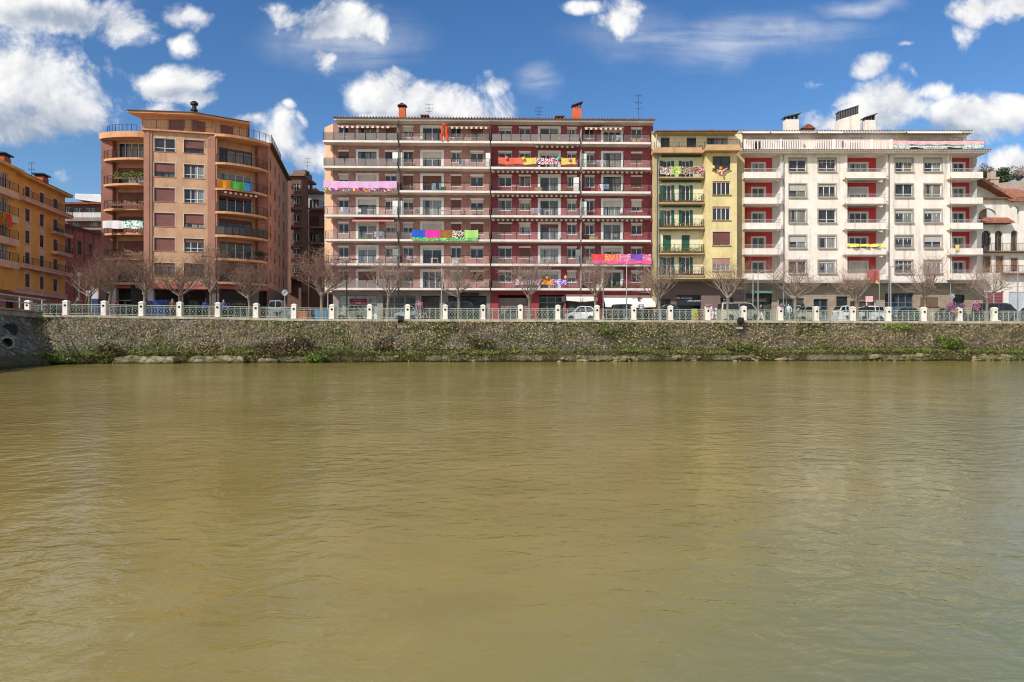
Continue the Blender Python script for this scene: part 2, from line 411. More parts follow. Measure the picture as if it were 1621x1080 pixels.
def railing_mb(pts, h, bars=.14, rb=.011, rail=.022, post=1.3, z=0.0, panel=None):
    """balcony rail along a plan path; returns (metal MB, panel MB or None)"""
    m = MB(); g = MB() if panel else None
    for i in range(len(pts) - 1):
        a, b = Vector((*pts[i], 0)), Vector((*pts[i + 1], 0)); L = (b - a).length
        if L < .01: continue
        m.tube([a + Vector((0, 0, z + h)), b + Vector((0, 0, z + h))], rail, 4); m.tube([a + Vector((0, 0, z + .08)), b + Vector((0, 0, z + .08))], rail * .7, 4)
        n = max(1, round(L / post))
        for k in range(n + 1):
            p = a.lerp(b, k / n); m.tube([p + Vector((0, 0, z)), p + Vector((0, 0, z + h))], rail * 1.5, 4)
        if bars:
            q = max(1, int(L / bars))
            for k in range(1, q):
                p = a.lerp(b, k / q); m.tube([p + Vector((0, 0, z + .08)), p + Vector((0, 0, z + h))], rb, 3, cap=False)
        if panel:
            for k in range(n):
                p, r = a.lerp(b, (k + .05) / n), a.lerp(b, (k + .95) / n); t = (b - a).normalized().cross(Vector((0, 0, 1))) * .008
                zz = (z + .1, z + h - .06)
                g.raw([p - t + Vector((0, 0, zz[0])), r - t + Vector((0, 0, zz[0])), r - t + Vector((0, 0, zz[1])), p - t + Vector((0, 0, zz[1])),
                       p + t + Vector((0, 0, zz[0])), r + t + Vector((0, 0, zz[0])), r + t + Vector((0, 0, zz[1])), p + t + Vector((0, 0, zz[1]))],
                      [(0, 1, 2, 3), (7, 6, 5, 4), (0, 4, 5, 1), (3, 2, 6, 7), (0, 3, 7, 4), (1, 5, 6, 2)])
    return m, g

def awning_mb(w, out, drop, val=.22, n=None):
    """fabric awning: sloping sheet with a scalloped valance"""
    m = MB()
    m.slab_y([(0, 0), (w, 0), (w, .02), (0, .02)], 0, .0) if False else None
    m.raw([(0, 0, 0), (w, 0, 0), (w, -out, -drop), (0, -out, -drop), (0, 0, .025), (w, 0, .025), (w, -out, -drop + .025), (0, -out, -drop + .025)],
          [(0, 1, 2, 3), (7, 6, 5, 4), (0, 4, 5, 1), (3, 2, 6, 7), (0, 3, 7, 4), (1, 5, 6, 2)])
    n = n or max(2, int(w / .28))
    for k in range(n):
        a, b = w * k / n, w * (k + 1) / n; mi = k % 2
        q = [(a, -drop), (b, -drop), (b, -drop - val * .72), ((a + b) / 2, -drop - val), (a, -drop - val * .72)]
        m.slab_y(q[::-1], -out - .012, -out, mi)
    return m

def antenna(parent, loc, h, seed=0):
    m = MB(); rnd = random.Random(seed); m.tube([(0, 0, 0), (0, 0, h)], .022, 5)
    for z in (h * .97, h * .72):
        m.tube([(-.45, 0, z), (.45, 0, z)], .014, 4)
        for k in range(6): x = -.42 + k * .165; m.tube([(x, 0, z - .15 - .03 * (k % 2)), (x, 0, z + .15)], .009, 4)
    m.tube([(-.4, 0, h * .5), (.4, .1, h * .5)], .02, 4)
    return m.build('antenna', DARKMET, parent, loc)

def chimney(parent, loc, w, dpt, h, m, cap=None, capm=None):
    b = MB(); b.box(-w / 2, w / 2, -dpt / 2, dpt / 2, -1.2, h); o = b.build('chimney', m, parent, loc)
    c = MB()
    if cap == 'hood':
        for sx in (-1, 1): c.box(sx * w * .45 - .05, sx * w * .45 + .05, -dpt * .4, dpt * .4, h, h + .3)
        c.slab_y([(-w * .7, h + .3), (w * .7, h + .3), (0, h + .62)], -dpt * .7, dpt * .7)
    elif cap == 'flat':
        for sx in (-1, 1): c.box(sx * w * .42 - .05, sx * w * .42 + .05, -dpt * .4, dpt * .4, h, h + .25)
        c.box(-w * .62, w * .62, -dpt * .62, dpt * .62, h + .25, h + .36)
    elif cap == 'slant':
        for sx, hh in ((-1, .3), (-.3, .42), (.3, .55), (1, .68)): c.box(sx * w * .44 - .05, sx * w * .44 + .05, -dpt * .4, dpt * .4, h, h + hh)
        c.slab_y([(-w * .62, h + .25), (w * .66, h + .72), (w * .66, h + .82), (-w * .62, h + .35)], -dpt * .65, dpt * .65)
    if cap: c.build('chimney_cap', capm or DARKMET, o)
    return o

def text_mesh(s, size, m, depth=.01, align='CENTER'):
    cu = bpy.data.curves.new('lettering', 'FONT'); cu.body = s; cu.size = size; cu.extrude = depth; cu.align_x = align; cu.resolution_u = 2
    o = bpy.data.objects.new('lettering', cu); col.objects.link(o)
    dg = bpy.context.evaluated_depsgraph_get(); me = bpy.data.meshes.new_from_object(o.evaluated_get(dg))
    bpy.data.objects.remove(o); me.materials.clear(); me.materials.append(m)
    me.transform(Matrix.Rotation(R(90), 4, 'X')); return me

ZS = 4.0                                              # street level above the water
rnd = random.Random(7)
def root_at(name, px, Y, label, cat):
    return empty(name, ((px - CX) / F * Y, Y, ZS), label, cat)
def solid(P, name, x0, x1, d0, d1, z0, z1, m):
    b = MB(); b.box(x0, x1, -d1, -d0, z0, z1); return P.build(name, b, m)

# ---------------------------------------------------------------- long block, brown half and dark red half
def long_block():
    root = root_at('apartment_block', 527, 80, 'long eight-storey block of stacked balconies, brown on one half and dark red on the other', 'apartment block')
    P = Plane(root, root.location[:2], .0237, ZS); U = P.u
    brown = mat('brown_brickwork', lin('b5857a'), .85, .18, .45, bump=.25, bscale=14, brick=(.5, .16, .02, (.8, .78, .76, 1)))
    red = mat('dark_red_render', lin('94494d'), .85, .18, .45, bump=.05)
    side = mat('sunlit_brown_render', lin('d3ae8c'), .85, .08, .25)
    sy = [222.5, 263.2, 301.5, 340.3, 378.9, 417.5, 456.3]; D = 1.35
    zf = [P.z(y, 0, D) for y in sy]; top = P.z(192, 0, .9)
    split = U(776.5); xe = U(1034)
    wins = [(536, 552, 's'), (567, 596, 'd'), (610, 627, 's'), (638, 654, 's'), (669, 699, 'd'), (714, 730, 's'), (745, 765, 's'),
            (789.5, 810, 's'), (822, 840, 's'), (855, 884, 'd'), (898, 912.5, 's'), (926, 941, 's'), (955, 983, 'd'), (999.5, 1016, 's')]
    holes = []; spec = []
    for k, z in enumerate(zf):
        for i, (a, b, t) in enumerate(wins):
            x0, x1 = U(a), U(b); z0 = z + (.03 if t == 'd' or (k == 0 and i in (2, 9)) else .84); z1 = z + (2.06 if k else 1.98)
            holes.append((x0, x1, z0, z1)); spec.append((k, i, t, x0, x1, z0, z1))
    gz = zf[-1] - .35
    for a, b, m, nm in ((U(527), split, brown, 'brown_wall'), (split, xe, red, 'red_wall')):
        P.build(nm, wall_mb(a, b, gz, top, holes), m)
    # splayed end of the brown wall, sunlight painted in as a lighter beige
    e = MB(); x = U(527); e.raw([(x, 0, gz), (x - 1.35, 1.5, gz), (x - 1.35, 1.5, top), (x, 0, top)], [(0, 1, 2, 3)])
    e.raw([(x - 1.35, 1.5, gz), (x - 1.35, 12, gz), (x - 1.35, 12, top), (x - 1.35, 1.5, top)], [(0, 1, 2, 3)]); P.build('end_wall', e, side)
    r = random.Random(31)
    closed = {(2, 3): 1, (2, 4): .55, (2, 5): 1, (3, 5): 1, (3, 0): .1, (4, 6): 1, (1, 13): 1, (2, 13): 1, (4, 7): 1, (5, 8): 1, (0, 6): .5, (6, 2): .35, (6, 3): .5, (6, 6): 1, (3, 12): .35, (0, 2): .5}
    for k, i, t, x0, x1, z0, z1 in spec:
        sh = closed.get((k, i), r.choice([0, 0, 0, .08, .15, .2, .12, .3, .42, .6]))
        brownish = (i < 7 and sh >= .5) or (k, i) in ((1, 13), (2, 13), (4, 7), (5, 8)) or r.random() < .15
        window(P, x0, x1, z0, z1, n=(3 if t == 'd' and r.random() < .4 else 2), fm=DARKMET if (k, i) in ((1, 0), (1, 1), (1, 2), (3, 1), (4, 4), (2, 12), (1, 12)) else WHITE, shutter=sh, sm=BROWNSH if brownish else CREAM,
               box=WHITE if t == 's' else None, trim=(.27, WHITE, True) if t == 'd' else None, sill=(.05, .06, WHITE) if z0 - zf[k] > .5 else None)
    # balconies
    secs = [(511, 629.5), (632.5, 775.5), (777.5, 918), (921, 1030)]
    for k, z in enumerate(zf):
        for q, (a, b) in enumerate(secs):
            x0, x1 = U(a, D) if q else U(511 + k * .9, D), U(b, D); s = MB()
            s.box(0, x1 - x0, -D, -.002, -.2, 0); s.box(0, x1 - x0, -D - .03, -D, -.2, .05, 1)
            o = P.build('balcony', s, [SLABW, SLABW], x0, 0, z)
            style = 'panel' if (q == 0 and k in (0, 1, 6)) or (q in (2,) and k == 0) else ('glass' if (q, k) in ((1, 0), (1, 1), (3, 0), (0, 4), (1, 3), (3, 1), (2, 3)) else r.choice(['bars', 'glass', 'bars']))
            m, g = railing_mb([(.04, -.05), (.04, -D + .04), (x1 - x0 - .04, -D + .04), (x1 - x0 - .04, -.05)], .97, bars=None if style != 'bars' else .13, rb=.009, rail=.02, post=1.15 if style == 'panel' else 1.45, panel=style != 'bars')
            rl = m.build('railing', DARKMET, o)
            if g and g.v: g.build('railing_panel', BALGREY if style == 'panel' else BALGLASS, o)
    # dividers, meter cupboards and downpipes on the balcony line
    for a in (631, 776.5, 919.5):
        m = MB(); m.tube([(0, -D - .02, .2), (0, -D - .02, top)], .055 if a == 631 else .035, 6)
        P.build('downpipe', m, DARKMET, U(a, D))
        for k, z in enumerate(zf):
            dv = MB(); dv.box(-.03, .03, -D + .1, -.004, .004, 2.1 if k else 1.6); P.build('balcony_divider', dv, WHITE if a != 776.5 else CREAM, U(a, D * .6), 0, z)
    for a, k in ((626, 1), (635, 1), (626, 3), (635, 3), (626, 5), (773, 1), (912, 2), (924, 3), (924, 1), (915, 5)):
        c = MB(); c.box(-.3, .3, -.95, -.35, .004, 1.75); c.box(-.27, .27, -.965, -.95, .1, 1.65); P.build('storage_cupboard', c, WHITE if k != 5 else GREYMET, U(a, .65), 0, zf[k])
    # awnings folded under the slabs above
    strip_w = mat('awning_cream', lin('d9c6b4'), .8, .06); strip_r = mat('awning_brown', lin('6e3a3a'), .8, .06)
    for a, b, k in ((779, 917, 2), (779, 917, 3), (779, 917, 4), (848, 912, 1), (922, 1021, 2), (922, 1021, 4), (926, 988, 0), (540, 620, 0), (706, 775, 0)):
        zz = (zf[k - 1] - .22) if k else top - .45; w = U(b, .9) - U(a, .9)
        P.build('awning', awning_mb(w, .95, .1, .26), [strip_w, strip_r], U(a, .9), .0, zz)
    pink = mat('awning_pink', lin('c9837f'), .8, .06)
    w = U(624, 1.3) - U(558, 1.3); P.build('awning', awning_mb(w, 1.55, .42, .14), [pink, pink], U(558, 1.3), 0, zf[3] - .24)
    # eaves, roof, chimneys
    z = top; x0, x1 = U(529, 1.3), U(1036, 1.3)
    f = MB(); f.box(x0, x1, -1.35, 12, z, z + .28); P.build('eaves', f, SLABW)
    g = MB(); g.lathe((0, 0, 0), [(.07, 0), (.07, x1 - x0)], 6, axis='x'); P.build('gutter', g, GREYMET, x0, 1.42, z + .22)
    rf = MB(); zz = z + .282; hh = 1.55; a0, a1 = x0 - .1, x1 + .1
    rf.raw([(a0, -1.5, zz), (a1, -1.5, zz), (a1, 12.2, zz), (a0, 12.2, zz), (a0 + 5, 5.3, zz + hh), (a1 - 5, 5.3, zz + hh)], [(0, 1, 5, 4), (1, 2, 5), (2, 3, 4, 5), (3, 0, 4), (3, 2, 1, 0)])
    n = int((a1 - a0) / .34)
    for k in range(n): x = a0 + (k + .5) * (a1 - a0) / n; rf.lathe((x, -1.62, zz + .03), [(.09, 0), (.09, .5)], 6, axis='y')
    roof = P.build('roof', rf, TILE)
    rl = lambda px, d: roof  # chimneys stand on the roof
    for px, w, ytop, ybot, cap in ((637, .8, 166, 188, 'hood'), (672.5, .8, 181.5, 188, 'flat'), (913, 1.05, 166, 190, 'slant'), (886, .9, 183, 189, 'flat')):
        d = -1.4; x = U(px, d); zt = P.z(ytop, x, d); zb_ = zz + hh * (1.5 + 1.4) / 6.8
        chimney(roof, (x, 1.4, zb_ - .3), w, .7, max(.4, zt - zb_ + .3 - .5), BRICKCH, cap, mat('chimney_lid', lin('5c4038'), .8))
    antenna(roof, (U(1011, -2), 2, zz + .8), 3.3); antenna(roof, (U(679, -2), 2, zz + 1.0), 1.8, 2); antenna(roof, (U(853, -2), 2, zz + .8), 1.7, 4)
    # ground floor
    G = U; zt = gz; grey = STONE
    redp = mat('red_pillar', lin('9c3a40'), .7, .12, .2)
    piers = [(527, 536, grey), (597, 606, grey), (658, 667, grey), (696, 709.5, grey), (770, 777, grey), (777, 789, redp), (836, 853, redp), (893, 896, DARKMET), (945, 956, redp), (1030, 1035, redp)]
    P.build('shop_floor_wall', wall_mb(U(527), split, -.3, zt, [(U(a), U(b), 0, zt - .42) for a, b in ((536, 597), (606, 658), (667, 696), (709.5, 770))], .5), grey)
    P.build('shop_floor_wall', wall_mb(split, xe, -.3, zt, [(U(a), U(b), 0, zt - .32) for a, b in ((789, 836), (853, 893), (896, 945), (956, 1030))], .5), redp)
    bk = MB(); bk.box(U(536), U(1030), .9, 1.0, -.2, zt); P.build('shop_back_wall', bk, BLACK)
    def front(a, b, n, fm, kick=.4, trans=None, head=None, glass=None, hh=None):
        x0, x1 = U(a) + .01, U(b) - .01; H = hh or (zt - .5); f = MB(); y = .3
        f.box(x0, x1, y, y + .1, H - .1, H); f.box(x0, x1, y, y + .1, 0, kick)
        for k in range(n + 1): x = x0 + (x1 - x0) * k / n; f.box(max(x0, x - .05), min(x1, x + .05), y, y + .1, kick, H - .1)
        if trans: f.box(x0, x1, y + .004, y + .1, trans, trans + .09)
        o = P.build('shopfront', f, fm)
        g = MB(); g.box(x0 + .01, x1 - .01, y + .06, y + .08, .02, H - .05); gl = g.build('pane', glass or SHOPGLASS, o); return o
    sgl = glass_mat('frosted_shop_glass', (.25, .26, .25, 1), (.45, .45, .43, 1), .9)
    front(536, 597, 4, WHITE, 1.1, 2.3, glass=sgl); front(606, 658, 3, GREYMET, .7, 2.2); front(667, 696, 2, mat('door_wood', lin('6b3f33'), .6), .25, 2.3)
    front(709.5, 770, 4, DARKMET, .5, 2.4); front(853, 893, 3, mat('brushed_steel', lin('7b7a76'), .5), .2, 2.4); front(896, 945, 2, DARKMET, .4); front(956, 1030, 4, DARKMET, .4)
    cl_ = P.build('shop_sign', (lambda m: (m.box(U(722), U(758), -.06, -.003, zt - .40, zt - .06), m)[1])(MB()), DARKMET); link('lettering', text_mesh('CAFE L', .3, mat('sign_red', lin('a83a3a'), .6), .004), cl_, (U(740), -.066, zt - .34))
    gsh = MB(); x0, x1 = U(789), U(836)
    for k in range(26): gsh.box(x0 + .01, x1 - .01, .28, .32, k * .115, k * .115 + .105)
    P.build('garage_shutter', gsh, mat('shutter_taupe', lin('8b7670'), .6))
    s = MB(); s.box(U(554), U(581), -.1, -.003, zt - 1.45, zt - .8); sg = P.build('shop_sign', s, mat('maroon_board', lin('5e1a24'), .5))
    for k, (tx, sz) in enumerate((('ERAKUSKETA', .2), ('ETXEA', .2))):
        link('lettering', text_mesh(tx, sz, mat('sign_pink', lin('c79aa0'), .6), .004), sg, ((U(567.5)), -.106, zt - 1.08 - k * .3))
    # white awning over the bar, and the narrow one next to it
    wa = mat('awning_white', lin('efe4da'), .8, .05); tx = mat('lettering_brown', lin('5a4a42'), .7)
    w = U(1036, 1.2) - U(956.5, 1.2); aw = P.build('awning', awning_mb(w, 1.7, 1.15, .42, 1), [wa, wa], U(957, 1.2), 0, zt - .35)
    link('lettering', text_mesh('V in', .34, tx, .004), aw, (w * .53, -1.72, -1.5)); link('lettering', text_mesh('PPP', .38, tx, .004), aw, (w * .69, -1.72, -1.5))
    ik = MB(); ik.slab_y([(0, 0), (.32, 0), (.32, .75), (0, .75)], -.01, 0); ik.slab_y([(-.05, .8), (.3, .5), (.75, .5), (.35, 1.0)], -.012, 0); ik.slab_y([(-.6, .62), (-.1, .5), (-.12, .6), (-.5, .75)], -.011, 0)
    ob = ik.build('awning_emblem', tx, aw, (w * .66, -.95, -1.05)); ob.rotation_euler = (R(-56), 0, 0); ob.location = (w * .67, -1.22, -.80)
    w = U(945, .9) - U(896.5, .9); an = P.build('awning', awning_mb(w, 1.1, .5, .42, 1), [wa, wa], U(896.5, .9), 0, zt - .25); link('lettering', text_mesh('TABERNA', .28, tx, .004), an, (w * .5, -1.12, -1.08))
    lt = MB(); lt.box(-.25, .25, -.2, 0, 0, .6); P.build('wall_lamp_box', lt, GREYMET, U(892), 0, zt - 1.1)
    return P, zf, D

# ---------------------------------------------------------------- yellow house
def yellow_house():
    root = root_at('yellow_house', 1036, 80, 'narrow yellow house with dark green shutters and plant-filled iron balconies', 'apartment building')
    P = Plane(root, root.location[:2], 0, ZS); U = P.u
    yel = mat('yellow_render', lin('d9c68f'), .85, .10, .4); pale = mat('pale_yellow_render', lin('e4dab8'), .85, .08, .2); gry = mat('grey_yellow_render', lin('b6a479'), .85, .1, .3)
    d2 = 1.15; top = P.z(214, 0); gz = P.z(441, 0); ter = P.z(240, 0, 1)
    slabs = [280, 320.5, 360.5, 400.5, 436]; zf = [P.z(y, 0, 1.0) for y in slabs]
    holes = []; sp = []
    for k, z in enumerate(zf):
        for a, b in ((1049.5, 1062.5), (1079, 1092)):
            h = (U(a), U(b), z + .02, z + 2.2) if k else (U(a) , U(b) , z + .02, z + 2.1)
            holes.append(h); sp.append((k, h))
    P.build('loggia_wall', wall_mb(U(1032.6), U(1116), gz, ter, holes), pale)
    for k, h in sp:
        shut = k == 3
        o = window(P, *h, n=2, fm=WHITE, shutter=.98 if shut else 0, sm=GREENSH, sidesh=None if shut else GREENSH, trans=0)
    # projecting bay with five windows
    x0, x1 = U(1117, d2), U(1166.5, d2); rows = [(247.5, 269.5), (287, 308.5), (327, 348.5), (367, 388.5), (409, 429)]
    w0, w1 = U(1128, d2), U(1156, d2); hs = [(w0, w1, P.z(b, 0, d2), P.z(a, 0, d2)) for a, b in rows]
    m = wall_mb(x0, x1, gz, ter, hs); m.face([(x0, 0, gz), (x0, d2, gz), (x0, d2, ter), (x0, 0, ter)]); m.face([(x1, 0, gz), (x1, d2, gz), (x1, d2, ter), (x1, 0, ter)])
    m.face([(x0, 0, gz), (x1, 0, gz), (x1, d2, gz), (x0, d2, gz)])
    P.build('bay', m, yel, 0, d2)
    for k, h in enumerate(hs):
        window(P, *h, n=[2, 4, 4, 2, 4][k], shutter=[0, .12, .15, .92, .5][k], sm=[CREAM, mat('shutter_rose', lin('b08078'), .6), mat('shutter_rose', None), BROWNSH, mat('shutter_rose', None)][k], d=d2, sill=(.12, .1, mat('sill_brown', lin('9a7d5c'), .8)), trim=(.09, CREAM, False) if k == 3 else None, fm=WHITE if k else DARKMET)
    P.build('set_back_wall', wall_mb(U(1166), U(1178), gz, ter, []), gry, 0, .15)
    pl = MB(); pl.box(U(1032.8), U(1042), -.3, -.002, -.3, ter + .0); P.build('pilaster', pl, gry)
    m = MB(); m.tube([(0, -.45, .1), (0, -.45, top)], .06, 6); P.build('downpipe', m, GREYMET, U(1038))
    # balconies
    stonel = mat('balcony_stone', lin('b39a74'), .85, .12, .4)
    for k, z in enumerate(zf):
        a, b = U(1044, 1.0), U(1114.5, 1.0); s = MB(); s.box(0, b - a, -1.05, -.002, -.16, 0); s.box(.1, b - a - .1, -.85, -.003, -.26, -.16)
        o = P.build('balcony', s, stonel, a, 0, z)
        m_, g_ = railing_mb([(.05, -.05), (.05, -1.0), (b - a - .05, -1.0), (b - a - .05, -.05)], 1.0, bars=.15, rb=.010, rail=.018, post=1.6); m_.build('railing', DARKMET, o)
        if k in (1, 2, 4, 0):
            s = MB(); s.box(0, U(1109) - U(1047), -.5, -.002, 0, .12); P.build('folded_awning', s, mat('awning_green', lin('23513c'), .7), U(1047), 0, z + 2.52)
    # terrace parapet and attic
    s = MB(); a, b, c = U(1034.5, 1.3), U(1116, 1.3), U(1117, 1.3); band = mat('terrace_band', lin('c39d72'), .85, .12, .5)
    s.prism([(a, -1.25), (b, -1.25), (b, -.0), (a, -.0)], ter - .2, ter + .12); s.prism([(c - .3, -2.3), (U(1172, 2.2), -2.3), (U(1172, 2.2), -.0), (c - .3, 0)], ter - .22, ter + .125)
    s.box(a + .1, b - .3, -1.2, -1.08, ter + .12, ter + .42); s.box(c - .2, U(1171, 2.2), -2.25, -2.12, ter + .125, ter + .46)
    P.build('terrace_parapet', s, band)
    m_, g_ = railing_mb([(a + .15, -1.14), (b, -1.14), (b, -2.18), (U(1171, 2.2), -2.18)], 1.05, bars=.2, rail=.016, post=1.5, z=ter); m_.build('railing', DARKMET, root)
    at_ = -.6; hs = [(U(1046, at_), U(1060, at_), ter + .15, P.z(216, 0, at_)), (U(1087, at_), U(1102, at_), ter + .15, P.z(216, 0, at_)), (U(1119, at_), U(1152, at_), ter + .15, P.z(216, 0, at_))]
    P.build('attic_wall', wall_mb(U(1033), U(1178), ter, P.z(208, 0, at_), hs), pale, 0, at_)
    for k, h in enumerate(hs): window(P, *h, n=[2, 2, 4][k], d=at_, fm=[GREENSH, DARKMET, DARKMET][k], shutter=.1)
    f = MB(); z = P.z(210.5, 0, .6); a, b = U(1038, .6), U(1167, .6); f.box(a, b, -.7, 10, z, z + .14); P.build('eaves', f, gry)
    rf = MB(); z += .142
    rf.raw([(a - .1, -.85, z), (b + .1, -.85, z), (b + .1, 10, z), (a - .1, 10, z), (a + 3, 4.5, z + 1.0), (b - 3, 4.5, z + 1.0)], [(0, 1, 5, 4), (1, 2, 5), (2, 3, 4, 5), (3, 0, 4), (3, 2, 1, 0)])
    for k in range(38): rf.lathe((a + (k + .5) * (b - a) / 38, -.95, z + .03), [(.09, 0), (.09, .5)], 6, axis='y')
    rf = P.build('roof', rf, TILE); chimney(rf, (U(1129, -2), 2.5, z + .4), .6, .5, .3, TILE, 'flat', TILE)
    # set-back ground floor
    d0 = -1.25; zt = gz
    s = MB(); s.box(U(1036), U(1178), -.1, 1.3, zt - .28, zt - .002); s.box(U(1036), U(1178), -d2, -.1, zt - .16, zt - .002); P.build('overhang', s, gry)
    taupe = mat('taupe_panel', lin('77645c'), .6, .06); dk = mat('charcoal_fascia', lin('2a2c34'), .5, .06)
    P.build('shop_floor_wall', wall_mb(U(1036, d0), U(1178, d0), -.3, zt, [(U(1039, d0), U(1062, d0), 0, 2.9), (U(1071, d0), U(1109, d0), 0, 3.3), (U(1140, d0), U(1161, d0), 0, 3.0)], .4), taupe, 0, d0)
    for a, b in ((1039, 1062), (1071, 1109), (1140, 1161)):
        x0, x1 = U(a, d0) + .02, U(b, d0) - .02; f = MB(); f.box(x0, x1, .25, .32, 0, .3); f.box(x0, x1, .25, .32, 2.2, 2.28)
        for k in range(4): x = x0 + (x1 - x0) * k / 3; f.box(max(x0, x - .04), min(x1, x + .04), .25, .32, .3, 2.2)
        o = P.build('shopfront', f, DARKMET, 0, d0); g = MB(); g.box(x0, x1, .28, .3, 0, 3.3); g.build('pane', SHOPGLASS, o)
    s = MB(); s.box(U(1071, d0), U(1109, d0), -.16, -.003, 2.1, 3.35); sg = P.build('shop_sign', s, dk, 0, d0); wh = mat('sign_white', (.8, .8, .78, 1), .5)
    link('lettering', text_mesh('alda de Jorge', .38, wh, .004), sg, (U(1082, d0), -.166, 2.88)); link('lettering', text_mesh('Joko Jantokia', .34, wh, .004), sg, (U(1100, d0), -.166, 2.58))
    s = MB(); s.box(U(1109.5, .2), U(1140, .2), -.1, 0, .1, 3.2); pn = P.build('sign_board', s, taupe, 0, .2)
    pk = mat('sign_pink_white', lin('ecd9e4'), .6); q = MB(); x = U(1124.5, .2)
    def disc(cx, cz, r, n=14, y=-.105): q.slab_y([(cx + r * math.cos(2 * math.pi * i / n), cz + r * math.sin(2 * math.pi * i / n)) for i in range(n)][::-1], y - .01, y)
    for cx, cz, r in ((-.52, 1.15, .22), (.72, 1.15, .26), (.1, 1.2, .3), (-.35, 1.6, .2), (.02, 1.72, .2), (.62, 1.62, .14), (-.4, .68, .14), (.68, .66, .14), (.05, .72, .28)): disc(x + cx, cz, r)
    q.box(x - .42, x + .18, -.118, -.106, 1.42, 1.9); q.build('sign_emblem', pk, pn)
    lo = MB(); lo.box(U(1095.5, d0), U(1104.5, d0), .2, .24, .3, 1.75); P.build('poster', lo, mat('poster_lime', lin('b6b83a'), .6), 0, d0)
    w3 = MB()
    for i in range(3):
        for j in range(2): w3.box(U(1145.5, d0) + i * .3, U(1145.5, d0) + i * .3 + .22, .2, .24, 2.45 + j * .3, 2.62 + j * .3)
    P.build('shop_notice', w3, wh, 0, d0)
    return P, zf, d2

